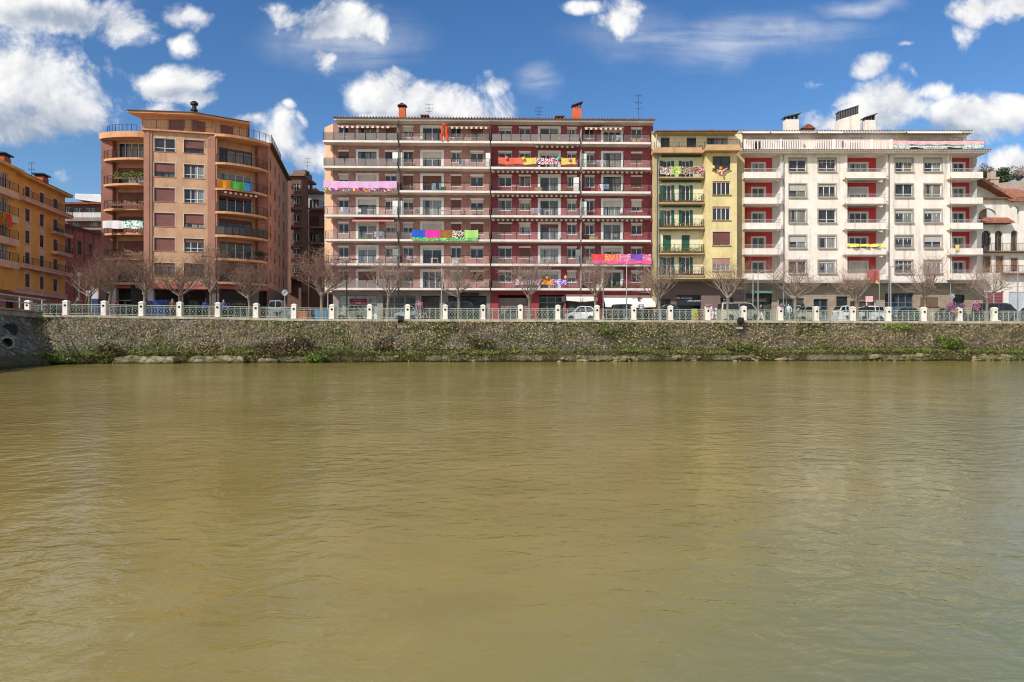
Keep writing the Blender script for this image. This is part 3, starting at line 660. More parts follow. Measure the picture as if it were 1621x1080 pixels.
# ---------------------------------------------------------------- white block with red loggias
def white_block():
    root = root_at('white_block', 1177, 80, 'white apartment block with red-backed loggias, pale parapets and a long roof terrace', 'apartment block')
    P = Plane(root, root.location[:2], 0, ZS); U = P.u
    wh = mat('off_white_render', lin('e9dccf'), .85, .09, .5); red = mat('bright_red_render', lin('b53a3d'), .75, .08, .1); gr = mat('pale_grey_render', lin('c9cac6'), .85, .06, .25)
    stone = mat('window_stone', lin('a89f92'), .8, .1, .2); orange = mat('rust_render', lin('b4593a'), .8)
    gz = P.z(445, 0); cor = P.z(243, 0); ter = P.z(238, 0, .9); dr = -1.35
    rows = [(251, 271.5), (291.5, 312), (332, 352.5), (373, 392.5), (412.5, 432.5)]
    bays = [(1240, 1337, [(1249, 1276), (1295.5, 1323)]), (1407, 1503.5, [(1417, 1445), (1463, 1490.5)])]
    r = random.Random(5)
    sh = {(0, 1, 0): .5, (0, 3, 0): .5, (0, 3, 1): .2, (1, 0, 1): .35, (1, 2, 0): .28, (1, 2, 1): .28, (1, 3, 1): .5, (0, 0, 0): .15, (1, 0, 0): .3}
    for bi, (a, b, cs) in enumerate(bays):
        hs = []
        for ri, (t, bo) in enumerate(rows):
            for ci, (c, e) in enumerate(cs): hs.append((U(c), U(e), P.z(bo, 0), P.z(t, 0), ri, ci))
        P.build('facade_wall', wall_mb(U(a), U(b), gz, cor, [h[:4] for h in hs], .24), wh)
        for h in hs:
            k = (bi, h[4], h[5])
            window(P, *h[:4], n=2 if k not in ((0, 1, 1),) else 3, shutter=sh.get(k, r.choice([0, 0, .1, .2])), sm=GREYSH, trans=1 if k in ((0, 4, 1), (1, 3, 0), (1, 2, 0), (1, 2, 1), (1, 0, 0), (1, 0, 1), (1, 4, 0), (1, 4, 1), (0, 0, 1)) else 0,
                   trim=(.14, stone, True), sill=(.2, .14, stone), rec=.2, grille=.38 if h[4] in (1, 2, 3) and k not in ((0, 2, 1), (0, 3, 1)) or k in ((0, 4, 1), (1, 4, 0), (0, 0, 1)) else None, low=.32 if h[4] == 0 or k in ((1, 1, 0), (1, 1, 1), (0, 2, 1)) else 0)
    for a, b in ((1235.5, 1240.3), (1337, 1341.5), (1402.5, 1407), (1503.2, 1507)):
        p = MB(); p.box(U(a, .08), U(b, .08), -.08, .3, gz, cor); P.build('pilaster', p, wh)
    for a in (1239.5, 1406, 1404.5 + 99):
        m = MB(); m.tube([(0, -.14, .1), (0, -.14, cor)], .055, 6); P.build('downpipe', m, GREYMET, U(a))
    # loggias
    log = [(1178.5, 1222, 1236, 1178, 1236.5, (1191, 1210)), (1337.5, 1386.5, 1403, 1338.5, 1403, (1345, 1372.5)), (1504, 1539.5, 1546.5, 1505, 1556, (1509, 1526))]
    rb = [282, 322.3, 362.5, 402.7, 442.5]; zf = [P.z(y, 0, .8) + .1 for y in rb]
    for li, (a, b, c, pa, pb, wn) in enumerate(log):
        x0, x1, x2 = U(a, dr), U(b, dr), U(c, 0)
        hs = [(U(wn[0], dr), U(wn[1], dr), z + .02, z + 2.15) for z in zf]
        P.build('loggia_wall', wall_mb(x0 - .3, x1, gz, cor, hs), red, 0, dr)
        m = MB(); m.raw([(x1, 1.35, gz), (x2, .0, gz), (x2, .0, cor), (x1, 1.35, cor)], [(0, 1, 2, 3)])
        if li == 2: m.raw([(x2, 0, gz), (x2, 11, gz), (x2, 11, cor), (x2, 0, cor)], [(0, 1, 2, 3)])
        P.build('splayed_wall', m, gr)
        for k, h in enumerate(hs):
            window(P, *h, n=3 if li == 1 else 2, d=dr, trim=(.16, gr, True), shutter=.35 if (li, k) == (1, 1) else (.9 if (li, k) == (1, 4) else 0), sm=GREYSH)
            if li != 1 or k in (0, 1, 2, 3):
                p = MB(); p.box(h[0] - .62, h[0] - .2, -.03, -.004, zf[k] + .05, zf[k] + 2.3); P.build('panel', p, orange, 0, dr)
            q0, q1 = U(pa, .85), U(pb, .85); s = MB()
            s.box(0, q1 - q0, -.85, -dr if li < 2 else 1.3, -.14, 0); s.box(0, q1 - q0, -.87, -.74, -.14, .58); s.box(0, .12, -.74, -.004, 0, .58); s.box(q1 - q0 - .12, q1 - q0, -.74, -.004, 0, .58)
            s.box(.25, q1 - q0 - .25, -.7, -.2, -.24, -.14)
            o = P.build('balcony', s, wh, q0, 0, zf[k])
            g = MB(); g.box(0, q1 - q0, -.82, -.78, .98, 1.02); g.box(0, q1 - q0, -.82, -.78, .60, .63); x = .04
            while x < q1 - q0 - .24: g.tube([(x, -.8, .61), (x + .22, -.8, 1.0)], .010, 3, cap=False); g.tube([(x + .22, -.8, .61), (x, -.8, 1.0)], .010, 3, cap=False); x += .22
            g.tube([(q1 - q0 - .04, -.8, 1.0), (q1 - q0 - .04, -.03, 1.0)], .016, 4); g.build('railing', mat('pale_metal', lin('b9b6b0'), .5, metal=.3), o)
    stripe = mat('awning_white', None)
    for li, k in ((1, 1), (1, 2), (1, 3)):
        a, b = U(1340, -.2), U(1386, -.2); P.build('awning', awning_mb(b - a, .5, .08, .2), [mat('awning_grey_green', lin(('8a8478', '23513c', '8a8478')[k - 1]), .8)] * 2, a, -.4, zf[k - 1] - .16)
    # cornice terrace
    s = MB(); a, b = U(1174, 1.1), U(1569, 1.1); s.box(a, b, -1.1, 9, cor, cor + .16); s.box(a + .1, b - .2, -.9, 9, cor - .18, cor); s.box(a - .05, b + .05, -1.2, 9, cor + .16, ter + .02); P.build('cornice', s, wh)
    tl = MB(); n = int((b - a) / .3)
    for k in range(n): tl.lathe((a + (k + .5) * (b - a) / n, -1.28, ter + .0), [(.07, 0), (.07, .35)], 6, axis='y')
    P.build('tile_edge', tl, mat('tile_edge_brown', lin('6e5a4e'), .85))
    pal = mat('balustrade_pink_white', lin('eedfd8'), .7, .05); bl = MB(); a2, b2 = U(1179, .85), U(1412, .85); zt = P.z(221.5, 0, .85)
    bl.box(a2, b2, -.9, -.8, zt - .1, zt); bl.box(a2, b2, -.9, -.8, ter + .06, ter + .14)
    n = int((b2 - a2) / .2)
    for k in range(n):
        if rnd.random() > .06: x = a2 + (k + .5) * (b2 - a2) / n; bl.box(x - .055, x + .055, -.88, -.82, ter + .14, zt - .1)
    for px in (1179, 1236, 1320, 1380, 1411): x = U(px, .85); bl.box(x - .12, x + .12, -.93, -.77, ter + .02, zt + .05)
    P.build('balustrade', bl, pal)
    m_, g_ = railing_mb([(b2, -.85), (U(1559, .85), -.85), (U(1559, .85), 3)], 1.15, bars=.2, rail=.02, post=1.6, z=ter); m_.build('railing', GREYMET, root)
    # attic set back
    at_ = -1.15; H = P.z(210, 0, at_)
    hs = [(U(px, at_), U(px + w, at_), ter + .1, ter + 2.1) for px, w in ((1190, 22), (1240, 24), (1290, 26), (1345, 20), (1440, 22), (1500, 24))]
    P.build('attic_wall', wall_mb(U(1176, at_), U(1530, at_), ter, H, hs), mat('attic_pink', lin('e3cfc0'), .8), 0, at_)
    for h in hs: window(P, *h, n=3, d=at_, fm=mat('dark_red_frame', lin('7a3434'), .6), shutter=.3, sm=CREAM)
    for a, b in ((1176, 1219), (1222, 1268), (1296, 1335), (1438, 1524)):
        w = U(b, .3) - U(a, .3); P.build('awning', awning_mb(w, 1.25, .22, .18), [stripe, stripe], U(a, .3), -1.12, H - .08)
    dv = MB(); dv.slab_y([(0, 0), (0, 1.9), (2.5, .6), (2.5, 0)][::-1], 0, .1)
    for px in (1287, 1404):
        q = MB(); q.raw([(0, 2.1, 0), (0, -.7, 0), (0, -.7, .9), (0, 2.1, 2.2), (.12, 2.1, 0), (.12, -.7, 0), (.12, -.7, .9), (.12, 2.1, 2.2)], [(0, 1, 2, 3), (7, 6, 5, 4), (0, 4, 5, 1), (1, 5, 6, 2), (2, 6, 7, 3)]); P.build('terrace_divider', q, wh, U(px, -.5), 0, ter)
    z = P.z(210.5, 0, -.5); a, b = U(1166, -.4), U(1541, -.4); f = MB(); f.box(a, b, .62, 11, z, z + .2); f.box(a - .1, b + .1, .5, .62, z + .02, z + .24); P.build('eaves', f, gr)
    rf = MB(); z += .202; rf.raw([(a - .1, .5, z + .05), (b + .1, .5, z + .05), (b + .1, 11, z + .05), (a - .1, 11, z + .05), (a + 3, 5.6, z + 1.2), (b - 3, 5.6, z + 1.2)], [(0, 1, 5, 4), (1, 2, 5), (2, 3, 4, 5), (3, 0, 4), (3, 2, 1, 0)])
    n = int((b - a) / .32)
    for k in range(n): rf.lathe((a + (k + .5) * (b - a) / n, .42, z + .07), [(.085, 0), (.085, .5)], 6, axis='y')
    roof = P.build('roof', rf, mat('roof_tile_grey', lin('7f7068'), .85, .25))
    zc = z + .6; D_ = -3
    def ch(px, w, yt, cap): chimney(roof, (U(px, D_), -D_, zc), w, .9, P.z(yt, 0, D_) - zc, wh, cap, mat('vent_grey', lin('5b5d5f'), .5))
    ch(1252, 1.6, 191, 'slant'); ch(1375, 1.2, 192, 'slant')
    lc = MB(); x = U(1341, D_); zt2 = P.z(188, 0, D_); lc.slab_y([(-1.3, -1), (1.3, -1), (1.3, zt2 - zc + .5), (-1.3, zt2 - zc - .3)], -.5, .5); o = lc.build('chimney', wh, roof, (x, -D_, zc))
    lv = MB()
    for k in range(12): xx = -1.15 + k * .2; zb2 = zt2 - zc + .1 + (xx / 1.3) * .4; lv.box(xx, xx + .1, -.45, .45, zb2, zb2 + 1.0)
    lv.slab_y([(-1.25, zt2 - zc + .65), (1.2, zt2 - zc + 1.4), (1.2, zt2 - zc + 1.5), (-1.25, zt2 - zc + .75)], -.5, .5); lv.build('louvre', mat('vent_grey', None), o)
    cu = MB(); cu.slab_y([(-.9, .2), (.9, .2), (.15, .72), (-.15, .72)], -.7, .7); cu.box(-.5, .5, -.5, .5, -.3, .2); cu.build('roof_lantern', TILE, roof, (U(1276, D_), -D_, zc + .1))
    # ground floor set back behind the overhang
    d0 = -1.3; G = lambda px: U(px, d0); zt = gz
    s = MB(); s.box(U(1177), U(1556, .0), .0, 1.35, zt - .2, zt + .003); P.build('overhang', s, gr)
    sand = mat('sandstone', lin('a3947f'), .85, .14, .3, brick=(1.4, .6, .012, (.6, .6, .6, 1)))
    op = [(1183, 1222), (1233, 1273), (1288, 1312), (1322, 1400), (1455, 1483), (1507, 1527)]
    op = [(1181, 1222, 3.5), (1233, 1273, 3.0), (1288, 1311, 2.9), (1324, 1342, 3.2), (1346, 1387, 2.7), (1401, 1446, 3.6), (1508, 1527, 3.4)]
    P.build('shop_floor_wall', wall_mb(G(1178), G(1556), -.3, zt, [(G(a), G(b), 0, h) for a, b, h in op], .35), sand, 0, d0)
    dd = [DARKMET, GREYMET, mat('blue_grey_door', lin('5b6f82'), .5), DARKMET, WHITE, mat('blue_grey_door', None), mat('teal_dark', lin('2c3f48'), .5)]
    for k, (a, b, h) in enumerate(op):
        x0, x1 = G(a) + .01, G(b) - .01; f = MB(); f.box(x0, x1, .2, .3, h - .1, h); n = (3, 3, 2, 1, 3, 4, 2)[k]; kick = (.2, .9, 1.0, .3, .7, 2.0, .2)[k]
        f.box(x0, x1, .2, .3, 0, kick); f.box(x0, x1, .205, .3, h * .68, h * .68 + .08)
        for i in range(n + 1): x = x0 + (x1 - x0) * i / n; f.box(max(x0, x - .06), min(x1, x + .06), .2, .3, kick, h - .1)
        o = P.build('shopfront', f, dd[k], 0, d0); g = MB(); g.box(x0, x1, .25, .27, 0, h - .02); g.build('pane', SHOPGLASS, o)
    cap = MB(); cap.box(-1.4, 1.4, -1.0, 0, 0, .12); cap.slab_y([(-1.4, .12), (1.4, .12), (.6, .3), (-1.2, .3)], -.95, -.05); P.build('canopy', cap, mat('canopy_green', lin('5f9384'), .5), G(1200), d0, 3.55)
    s = MB(); s.box(G(1182), G(1213), -.1, 0, 2.55, 3.0); sg = P.build('shop_sign', s, mat('sign_taupe', lin('55524b'), .6), 0, d0); link('lettering', text_mesh('RESTAURANT', .38, mat('sign_grey', lin('a8a69e'), .6), .004), sg, (G(1197), -.106, 2.64))
    s = MB(); s.box(G(1256.5), G(1272.5), -.08, 0, .9, 2.35); sg = P.build('shop_sign', s, mat('sign_green', lin('1d3a30'), .6), 0, d0)
    for tx, z_, sz in (('LIDE', 1.45, .5), ('CO', 1.05, .4), ('ETXE', 2.0, .22)): link('lettering', text_mesh(tx, sz, mat('sign_white', None), .004), sg, (G(1264), -.086, z_))
    nb = MB(); nb.box(G(1420 + 35), G(1420 + 66), -.1, -.004, 1.9, 2.0); nb.box(G(1457), G(1484), -.06, -.003, 2.0, 3.1); P.build('notice_board', nb, mat('board_brown', lin('6c5648'), .7), 0, d0)
    gf = MB(); rr = random.Random(3); x = G(1450)
    for k in range(9):
        c = x + k * .33; pts = [(c + rr.uniform(-.2, .2), -.006, .75 + rr.uniform(0, .55)) for _ in range(5)]; gf.tube(pts, .022, 3)
    P.build('graffiti', gf, mat('graffiti_white', lin('d8d2c8'), .8), 0, d0)
    return P, zf
# ---------------------------------------------------------------- peach corner tower
def arc(x0, x1, d0, dm, d1, n=9):
    """bowed plan line from (x0, d0) through depth dm to (x1, d1), as (x, -d)"""
    out = []
    for i in range(n):
        t = i / (n - 1); d = (d0 * (1 - t) + d1 * t) + (dm - (d0 + d1) / 2) * math.sin(math.pi * t) ** .55; out.append((x0 + (x1 - x0) * t, -d))
    return out

def corner_tower():
    root = root_at('corner_tower', 228, 77.6, 'peach and brick corner apartment tower with bowed balconies and a set-back penthouse', 'apartment tower')
    peach = mat('peach_render', lin('c39a7a'), .85, .12, .4); brk = mat('red_brown_brick', lin('966556'), .85, .15, .15, bump=.2, brick=(.3, .1, .012, (.85, .82, .8, 1)))
    brk2 = mat('rose_pilaster', lin('aa7a66'), .85, .1, .2); soff = mat('balcony_peach', lin('cf9a70'), .85, .1, .4)
    P = Plane(root, root.location[:2], R(13), ZS)
    A = Plane(root, ((160 - CX) / F * 79.2, 79.2), R(0), ZS)
    w = P.wp(P.u(345)); B = Plane(root, w, R(41), ZS); ub = B.u(425); w2 = B.wp(ub); C_ = Plane(root, w2, R(101.7), ZS)
    top = P.z(207, 0); gz = P.z(449, 0)
    # central front
    rows = [(219, 240), (258, 280), (297.5, 319.5), (337, 358.5), (376.5, 397.5), (416, 436.5)]
    u0, u1, us = P.u(228), P.u(345), [(P.u(244), P.u(277)), (P.u(291), P.u(323))]
    hs = [(a, b, P.z(bo, 2), P.z(t, 2), ri, ci) for ri, (t, bo) in enumerate(rows) for ci, (a, b) in enumerate(us)]
    P.build('front_wall', wall_mb(u0, u1, gz, top, [h[:4] for h in hs], .25), peach)
    closed = {(1, 0): .62, (2, 0): 1, (3, 0): 1, (4, 0): 1, (3, 1): .7, (0, 1): .6, (5, 0): .3, (1, 1): .12, (4, 1): .3}
    for h in hs:
        k = (h[4], h[5]); window(P, *h[:4], n=2 if k == (0, 0) else 3, fm=WHITE if k in ((0, 0), (1, 1), (2, 1), (4, 1)) else DARKMET, shutter=closed.get(k, 0), sm=mat('shutter_plum', lin('7d4d46'), .6), rec=.2, low=.4, trim=(.07, CREAM, False), sill=(.06, .06, brk2))
    for a, b in ((228, 241), (329, 345)):
        m = MB(); m.box(P.u(a), P.u(b), -.14, -.004, gz, top); m.box(P.u(a) + .3, P.u(b) - .25, -.2, -.14, gz, top); P.build('pilaster', m, brk2)
    m = MB(); m.tube([(0, -.2, .1), (0, -.2, top)], .06, 6); P.build('downpipe', m, brk2, P.u(343.5, .2))
    # loggia wing with bowed balconies
    fl = [249, 289.5, 329, 368, 407.5, 447]; za = [A.z(y, 0, .5) for y in fl]
    wx0, wx1 = A.u(187, -1.3), A.u(229, -1.3); hsA = [(wx0, wx1, z + .02, z + 2.15) for z in za]
    P_ = A; A.build('loggia_wall', wall_mb(A.u(176, -1.3), A.u(231, -1.3), gz, top, hsA), peach, 0, -1.3)
    A.build('end_pier', (lambda m: (m.box(A.u(160, -.5), A.u(178, -.5), .5, 6, gz, top), m)[1])(MB()), brk)
    for k, h in enumerate(hsA): window(A, *h, n=4 if k == 0 else 3, d=-1.3, fm=WHITE if k == 0 else DARKMET, shutter=[0, .4, 1, 1, 1, .4][k], sm=mat('shutter_plum', None))
    for k, z in enumerate(za):
        pts = arc(A.u(164, -.4), A.u(228, .2), -.4, .42, .3); o = None
        s = MB(); s.prism(pts + [(A.u(229, .1), 1.25), (A.u(178, -.4), 1.25), (A.u(178, -.4), .45)], -.26, 0); o = A.build('balcony', s, soff, 0, 0, z)
        m_, g_ = railing_mb([(x, y + .08) for x, y in pts], .95, bars=.16, rb=.012, rail=.02, post=3); m_.build('railing', DARKMET, o)
    s = MB(); pts = arc(A.u(156.5, -.2), A.u(231, .3), -.2, .75, .5); s.prism(pts + [(A.u(232), 6), (A.u(160, -.5), 6)], top - .45, top + .22); A.build('roof_slab', s, soff)
    pts = arc(A.u(170, -.4), A.u(218, 0), -.4, .5, .2); m_, g_ = railing_mb(pts, .85, bars=.25, z=top + .22, post=1.2); m_.build('railing', mat('blue_metal', lin('2c3a66'), .5), A.root, (A.o.x - root.location.x, A.o.y - root.location.y, 0))
    # angled loggias
    fr = [257, 297.5, 334.5, 371.5, 408.5, 446]; zb_ = [B.z(y, 0, .4) for y in fr]; dB = -1.0
    bx0, bx1 = B.u(346.5, dB), B.u(399, dB); hsB = [(bx0, bx1, z + .02, z + 2.15) for z in zb_]
    B.build('loggia_wall', wall_mb(-.6, B.u(409, dB), gz, top, hsB), peach, 0, dB)
    B.build('end_pier', (lambda m: (m.box(B.u(408.5, -.1), ub, 0, 6, gz, top), m)[1])(MB()), brk)
    for k, h in enumerate(hsB): window(B, *h, n=4, d=dB, fm=[DARKMET, WHITE, WHITE, DARKMET, WHITE, DARKMET][k], shutter=[.1, 0, .15, .2, .1, .5][k], sm=BROWNSH)
    for k, z in enumerate(zb_):
        pts = arc(-.25, ub - .15, .35, 1.25, .1)
        s = MB(); s.prism(pts + [(B.u(408, -.1), .02), (B.u(408, -.1), .98), (-.5, .98)], -.26, 0); o = B.build('balcony', s, soff, 0, 0, z)
        m_, g_ = railing_mb([(x, y + .08) for x, y in pts], .98, bars=.15, rb=.012, rail=.02, post=3, panel=k == 3); m_.build('railing', DARKMET, o)
        if g_ and g_.v: g_.build('railing_panel', mat('smoked_panel', (.06, .05, .05, 1), .5), o)
    stp = mat('awning_brown', None); B.build('awning', awning_mb(4.4, .95, .12, .28), [stp, mat('awning_cream', None)], .1, 0, zb_[1] - .28)
    s = MB(); pts = arc(-.4, ub + .1, .5, 1.4, .3); s.prism(pts + [(ub + .1, 5), (-.6, 5)], top - .3, top + .02); B.build('roof_slab', s, soff)
    m_, g_ = railing_mb([(x, y + .1) for x, y in pts], 1.0, bars=.2, z=top + .02, post=1.4); m_.build('railing', DARKMET, root, (B.o.x - root.location.x, B.o.y - root.location.y, 0), B.a)
    s = MB(); s.box(u0 - .2, u1 + .3, -.35, 5, top, top + .16); P.build('roof_slab', s, soff)
    m_, g_ = railing_mb([(u0, -.25), (u1, -.25)], 1.0, bars=.2, z=top + .16, post=1.6); m_.build('railing', DARKMET, root)
    for o in (root.children[-1],): o.rotation_euler = (0, 0, P.a)
    # long flank running away from the river
    L = 19.5; zr = top
    hsC = []
    for k in range(6):
        z = zb_[k] - .1
        for j, uu in enumerate((1.0, 5.2, 9.4, 14.2)): hsC.append((uu, uu + 1.5, z + .5, z + 2.1))
    C_.build('flank_wall', wall_mb(0, L, gz, zr, hsC), mat('flank_render', lin('bf8a68'), .85, .1, .3))
    for h in hsC: window(C_, *h, n=2, fm=DARKMET, shutter=rnd.choice([.3, 1, .6]), sm=mat('shutter_plum', None))
    s = MB(); s.box(-.3, L, -.55, .5, zr, zr + .16); C_.build('flank_eaves', s, mat('eaves_brown', lin('5b4238'), .8))
    m_, g_ = railing_mb([(0, -.3), (9, -.3)], 1.1, bars=.2, z=zr + .16, post=1.5, panel=True); m_.build('railing', DARKMET, root, (C_.o.x - root.location.x, C_.o.y - root.location.y, 0), C_.a)
    # penthouse and its roof
    e = [at(201, 177.5, 78.4), at(306, 182, 79.2), at(396, 196.5, 82.8)]; zr2 = sum(p.z for p in e) / 3 - ZS
    lo = lambda p: (p.x - root.location.x, p.y - root.location.y)
    q = [lo(p) for p in e]; front = [(q[0][0] + .9, q[0][1] + 1.4), (q[1][0], q[1][1] + 1.4), (q[2][0] - .8, q[2][1] + 1.2)]
    m = MB()
    for i in range(2):
        a, b = front[i], front[i + 1]; m.raw([(*a, top), (*b, top), (*b, zr2), (*a, zr2)], [(0, 1, 2, 3)])
    a = front[0]; m.raw([(*a, top), (a[0] + 1, a[1] + 7, top), (a[0] + 1, a[1] + 7, zr2), (*a, zr2)], [(0, 3, 2, 1)]); m.build('penthouse_wall', peach, root)
    s = MB(); s.prism(q + [(q[2][0] - 2.5, q[2][1] + 6), (q[0][0] + 1, q[0][1] + 9)], zr2, zr2 + .2); s.build('penthouse_soffit', soff, root)
    cx, cy = sum(p[0] for p in q) / 3, q[1][1] + 5
    rf = MB(); rim = [(x, y - .12) for x, y in q] + [(q[2][0] - 2.4, q[2][1] + 6), (q[0][0] + 1, q[0][1] + 9)]; n = len(rim)
    rf.raw([(x, y, zr2 + .2) for x, y in rim] + [(x, y, zr2 + .3) for x, y in rim] + [(cx, cy, zr2 + 1.1)], [(i, (i + 1) % n, n + (i + 1) % n, n + i) for i in range(n)] + [(n + i, n + (i + 1) % n, 2 * n) for i in range(n)])
    rf = rf.build('roof', mat('roof_slate', lin('5e4a42'), .8, .2), root)
    a, b = Vector(front[0]), Vector(front[1]); PQ = Plane(root, Vector(root.location[:2]) + a, math.atan2((b - a).y, (b - a).x), ZS)
    c = Vector(front[2]); PR = Plane(root, Vector(root.location[:2]) + b, math.atan2((c - b).y, (c - b).x), ZS)
    for PP, x0, x1 in ((PQ, 267, 291), (PR, 303, 325), (PR, 349, 369)):
        a_, b_ = PP.u(x0), PP.u(x1); m = MB(); m.box(a_, b_, -.06, -.003, top + .2, top + 2.05); o = PP.build('window', m, mat('shutter_plum', None)); z = top + .25
        m = MB()
        while z < top + 2.0: m.box(a_ + .06, b_ - .06, -.075, -.06, z, z + .06); z += .1
        link('roller_shutter', m.mesh('roller_shutter', BROWNSH), o)
    pot = MB()
    cm = MB(); cm.lathe((0, 0, 0), [(.3, 0), (.3, .8), (.42, .82), (.42, .95), (.26, 1.0), (.26, 1.5), (.45, 1.52), (.45, 1.75), (.2, 1.95)], 10); cm.tube([(.5, 0, 0), (.5, 0, .55), (.95, 0, .25)], .14, 6)
    pc = at(307.5, 184, 82); cm.build('chimney', DARKMET, rf, (pc.x - root.location.x, pc.y - root.location.y, zr2 + .55))
    # arcade at street level
    stone = mat('dark_pier', lin('6d5f58'), .8); wht = mat('pale_pier', lin('b9b2a8'), .8)
    bandm = mat('rose_band', lin('b3675a'), .8, .1, .2)
    s = MB(); s.box(u0 - .1, u1 + .1, -.1, 3, gz - .55, gz); P.build('fascia', s, bandm)
    s = MB(); s.box(A.u(160, -.5), A.u(229), .2, 5, gz - .4, gz - .005); A.build('fascia', s, bandm)
    s = MB(); s.box(0, ub, -.05, 5, gz - .4, gz - .005); B.build('fascia', s, bandm)
    for PP, px, w_, mm in ((A, 178, .55, wht), (A, 163, .5, stone), (P, 237, .6, wht), (P, 340, .8, stone), (B, 405, .9, stone), (P, 285, .5, stone)):
        m = MB(); m.box(-w_ / 2, w_ / 2, .25, .25 + w_, 0, gz - .4); PP.build('pier', m, mm, PP.u(px))
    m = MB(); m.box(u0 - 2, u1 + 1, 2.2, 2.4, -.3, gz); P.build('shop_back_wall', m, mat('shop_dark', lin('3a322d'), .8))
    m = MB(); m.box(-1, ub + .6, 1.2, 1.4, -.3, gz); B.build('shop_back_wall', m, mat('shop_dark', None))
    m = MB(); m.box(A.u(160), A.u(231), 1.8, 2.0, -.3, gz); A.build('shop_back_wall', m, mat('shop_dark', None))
    m = MB(); m.box(0, L, .02, .2, -.3, gz); C_.build('flank_base_wall', m, mat('flank_base', lin('6b4c40'), .8))
    for PP, a, b in ((A, 186, 222), (P, 250, 278), (P, 292, 334), (B, 350, 398)):
        y = .9 if PP is B else 1.7; x0, x1 = PP.u(a, -y), PP.u(b, -y); f = MB()
        for k in range(4): x = x0 + (x1 - x0) * k / 3; f.box(x - .04, x + .04, y, y + .07, 0, 2.7)
        f.box(x0, x1, y, y + .07, 2.65, 2.75); f.box(x0, x1, y, y + .07, 0, .25)
        o = PP.build('shopfront', f, WHITE if PP is A else DARKMET); g = MB(); g.box(x0, x1, y + .03, y + .05, .02, 2.7); g.build('pane', SHOPGLASS, o)
        if PP is B:
            link('lettering', text_mesh('R  LA TABERNA', .3, mat('sign_gold', lin('c9a866'), .5), .004), o, (x0 + 1.9, y - .02, 2.2)); link('lettering', text_mesh('JATETXEA', .26, mat('sign_gold', None), .004), o, (x0 + 2.1, y - .02, 1.85))
    return dict(P=P, A=A, B=B, C=C_, za=za, zb=zb_, top=top, PQ=PQ, PR=PR)

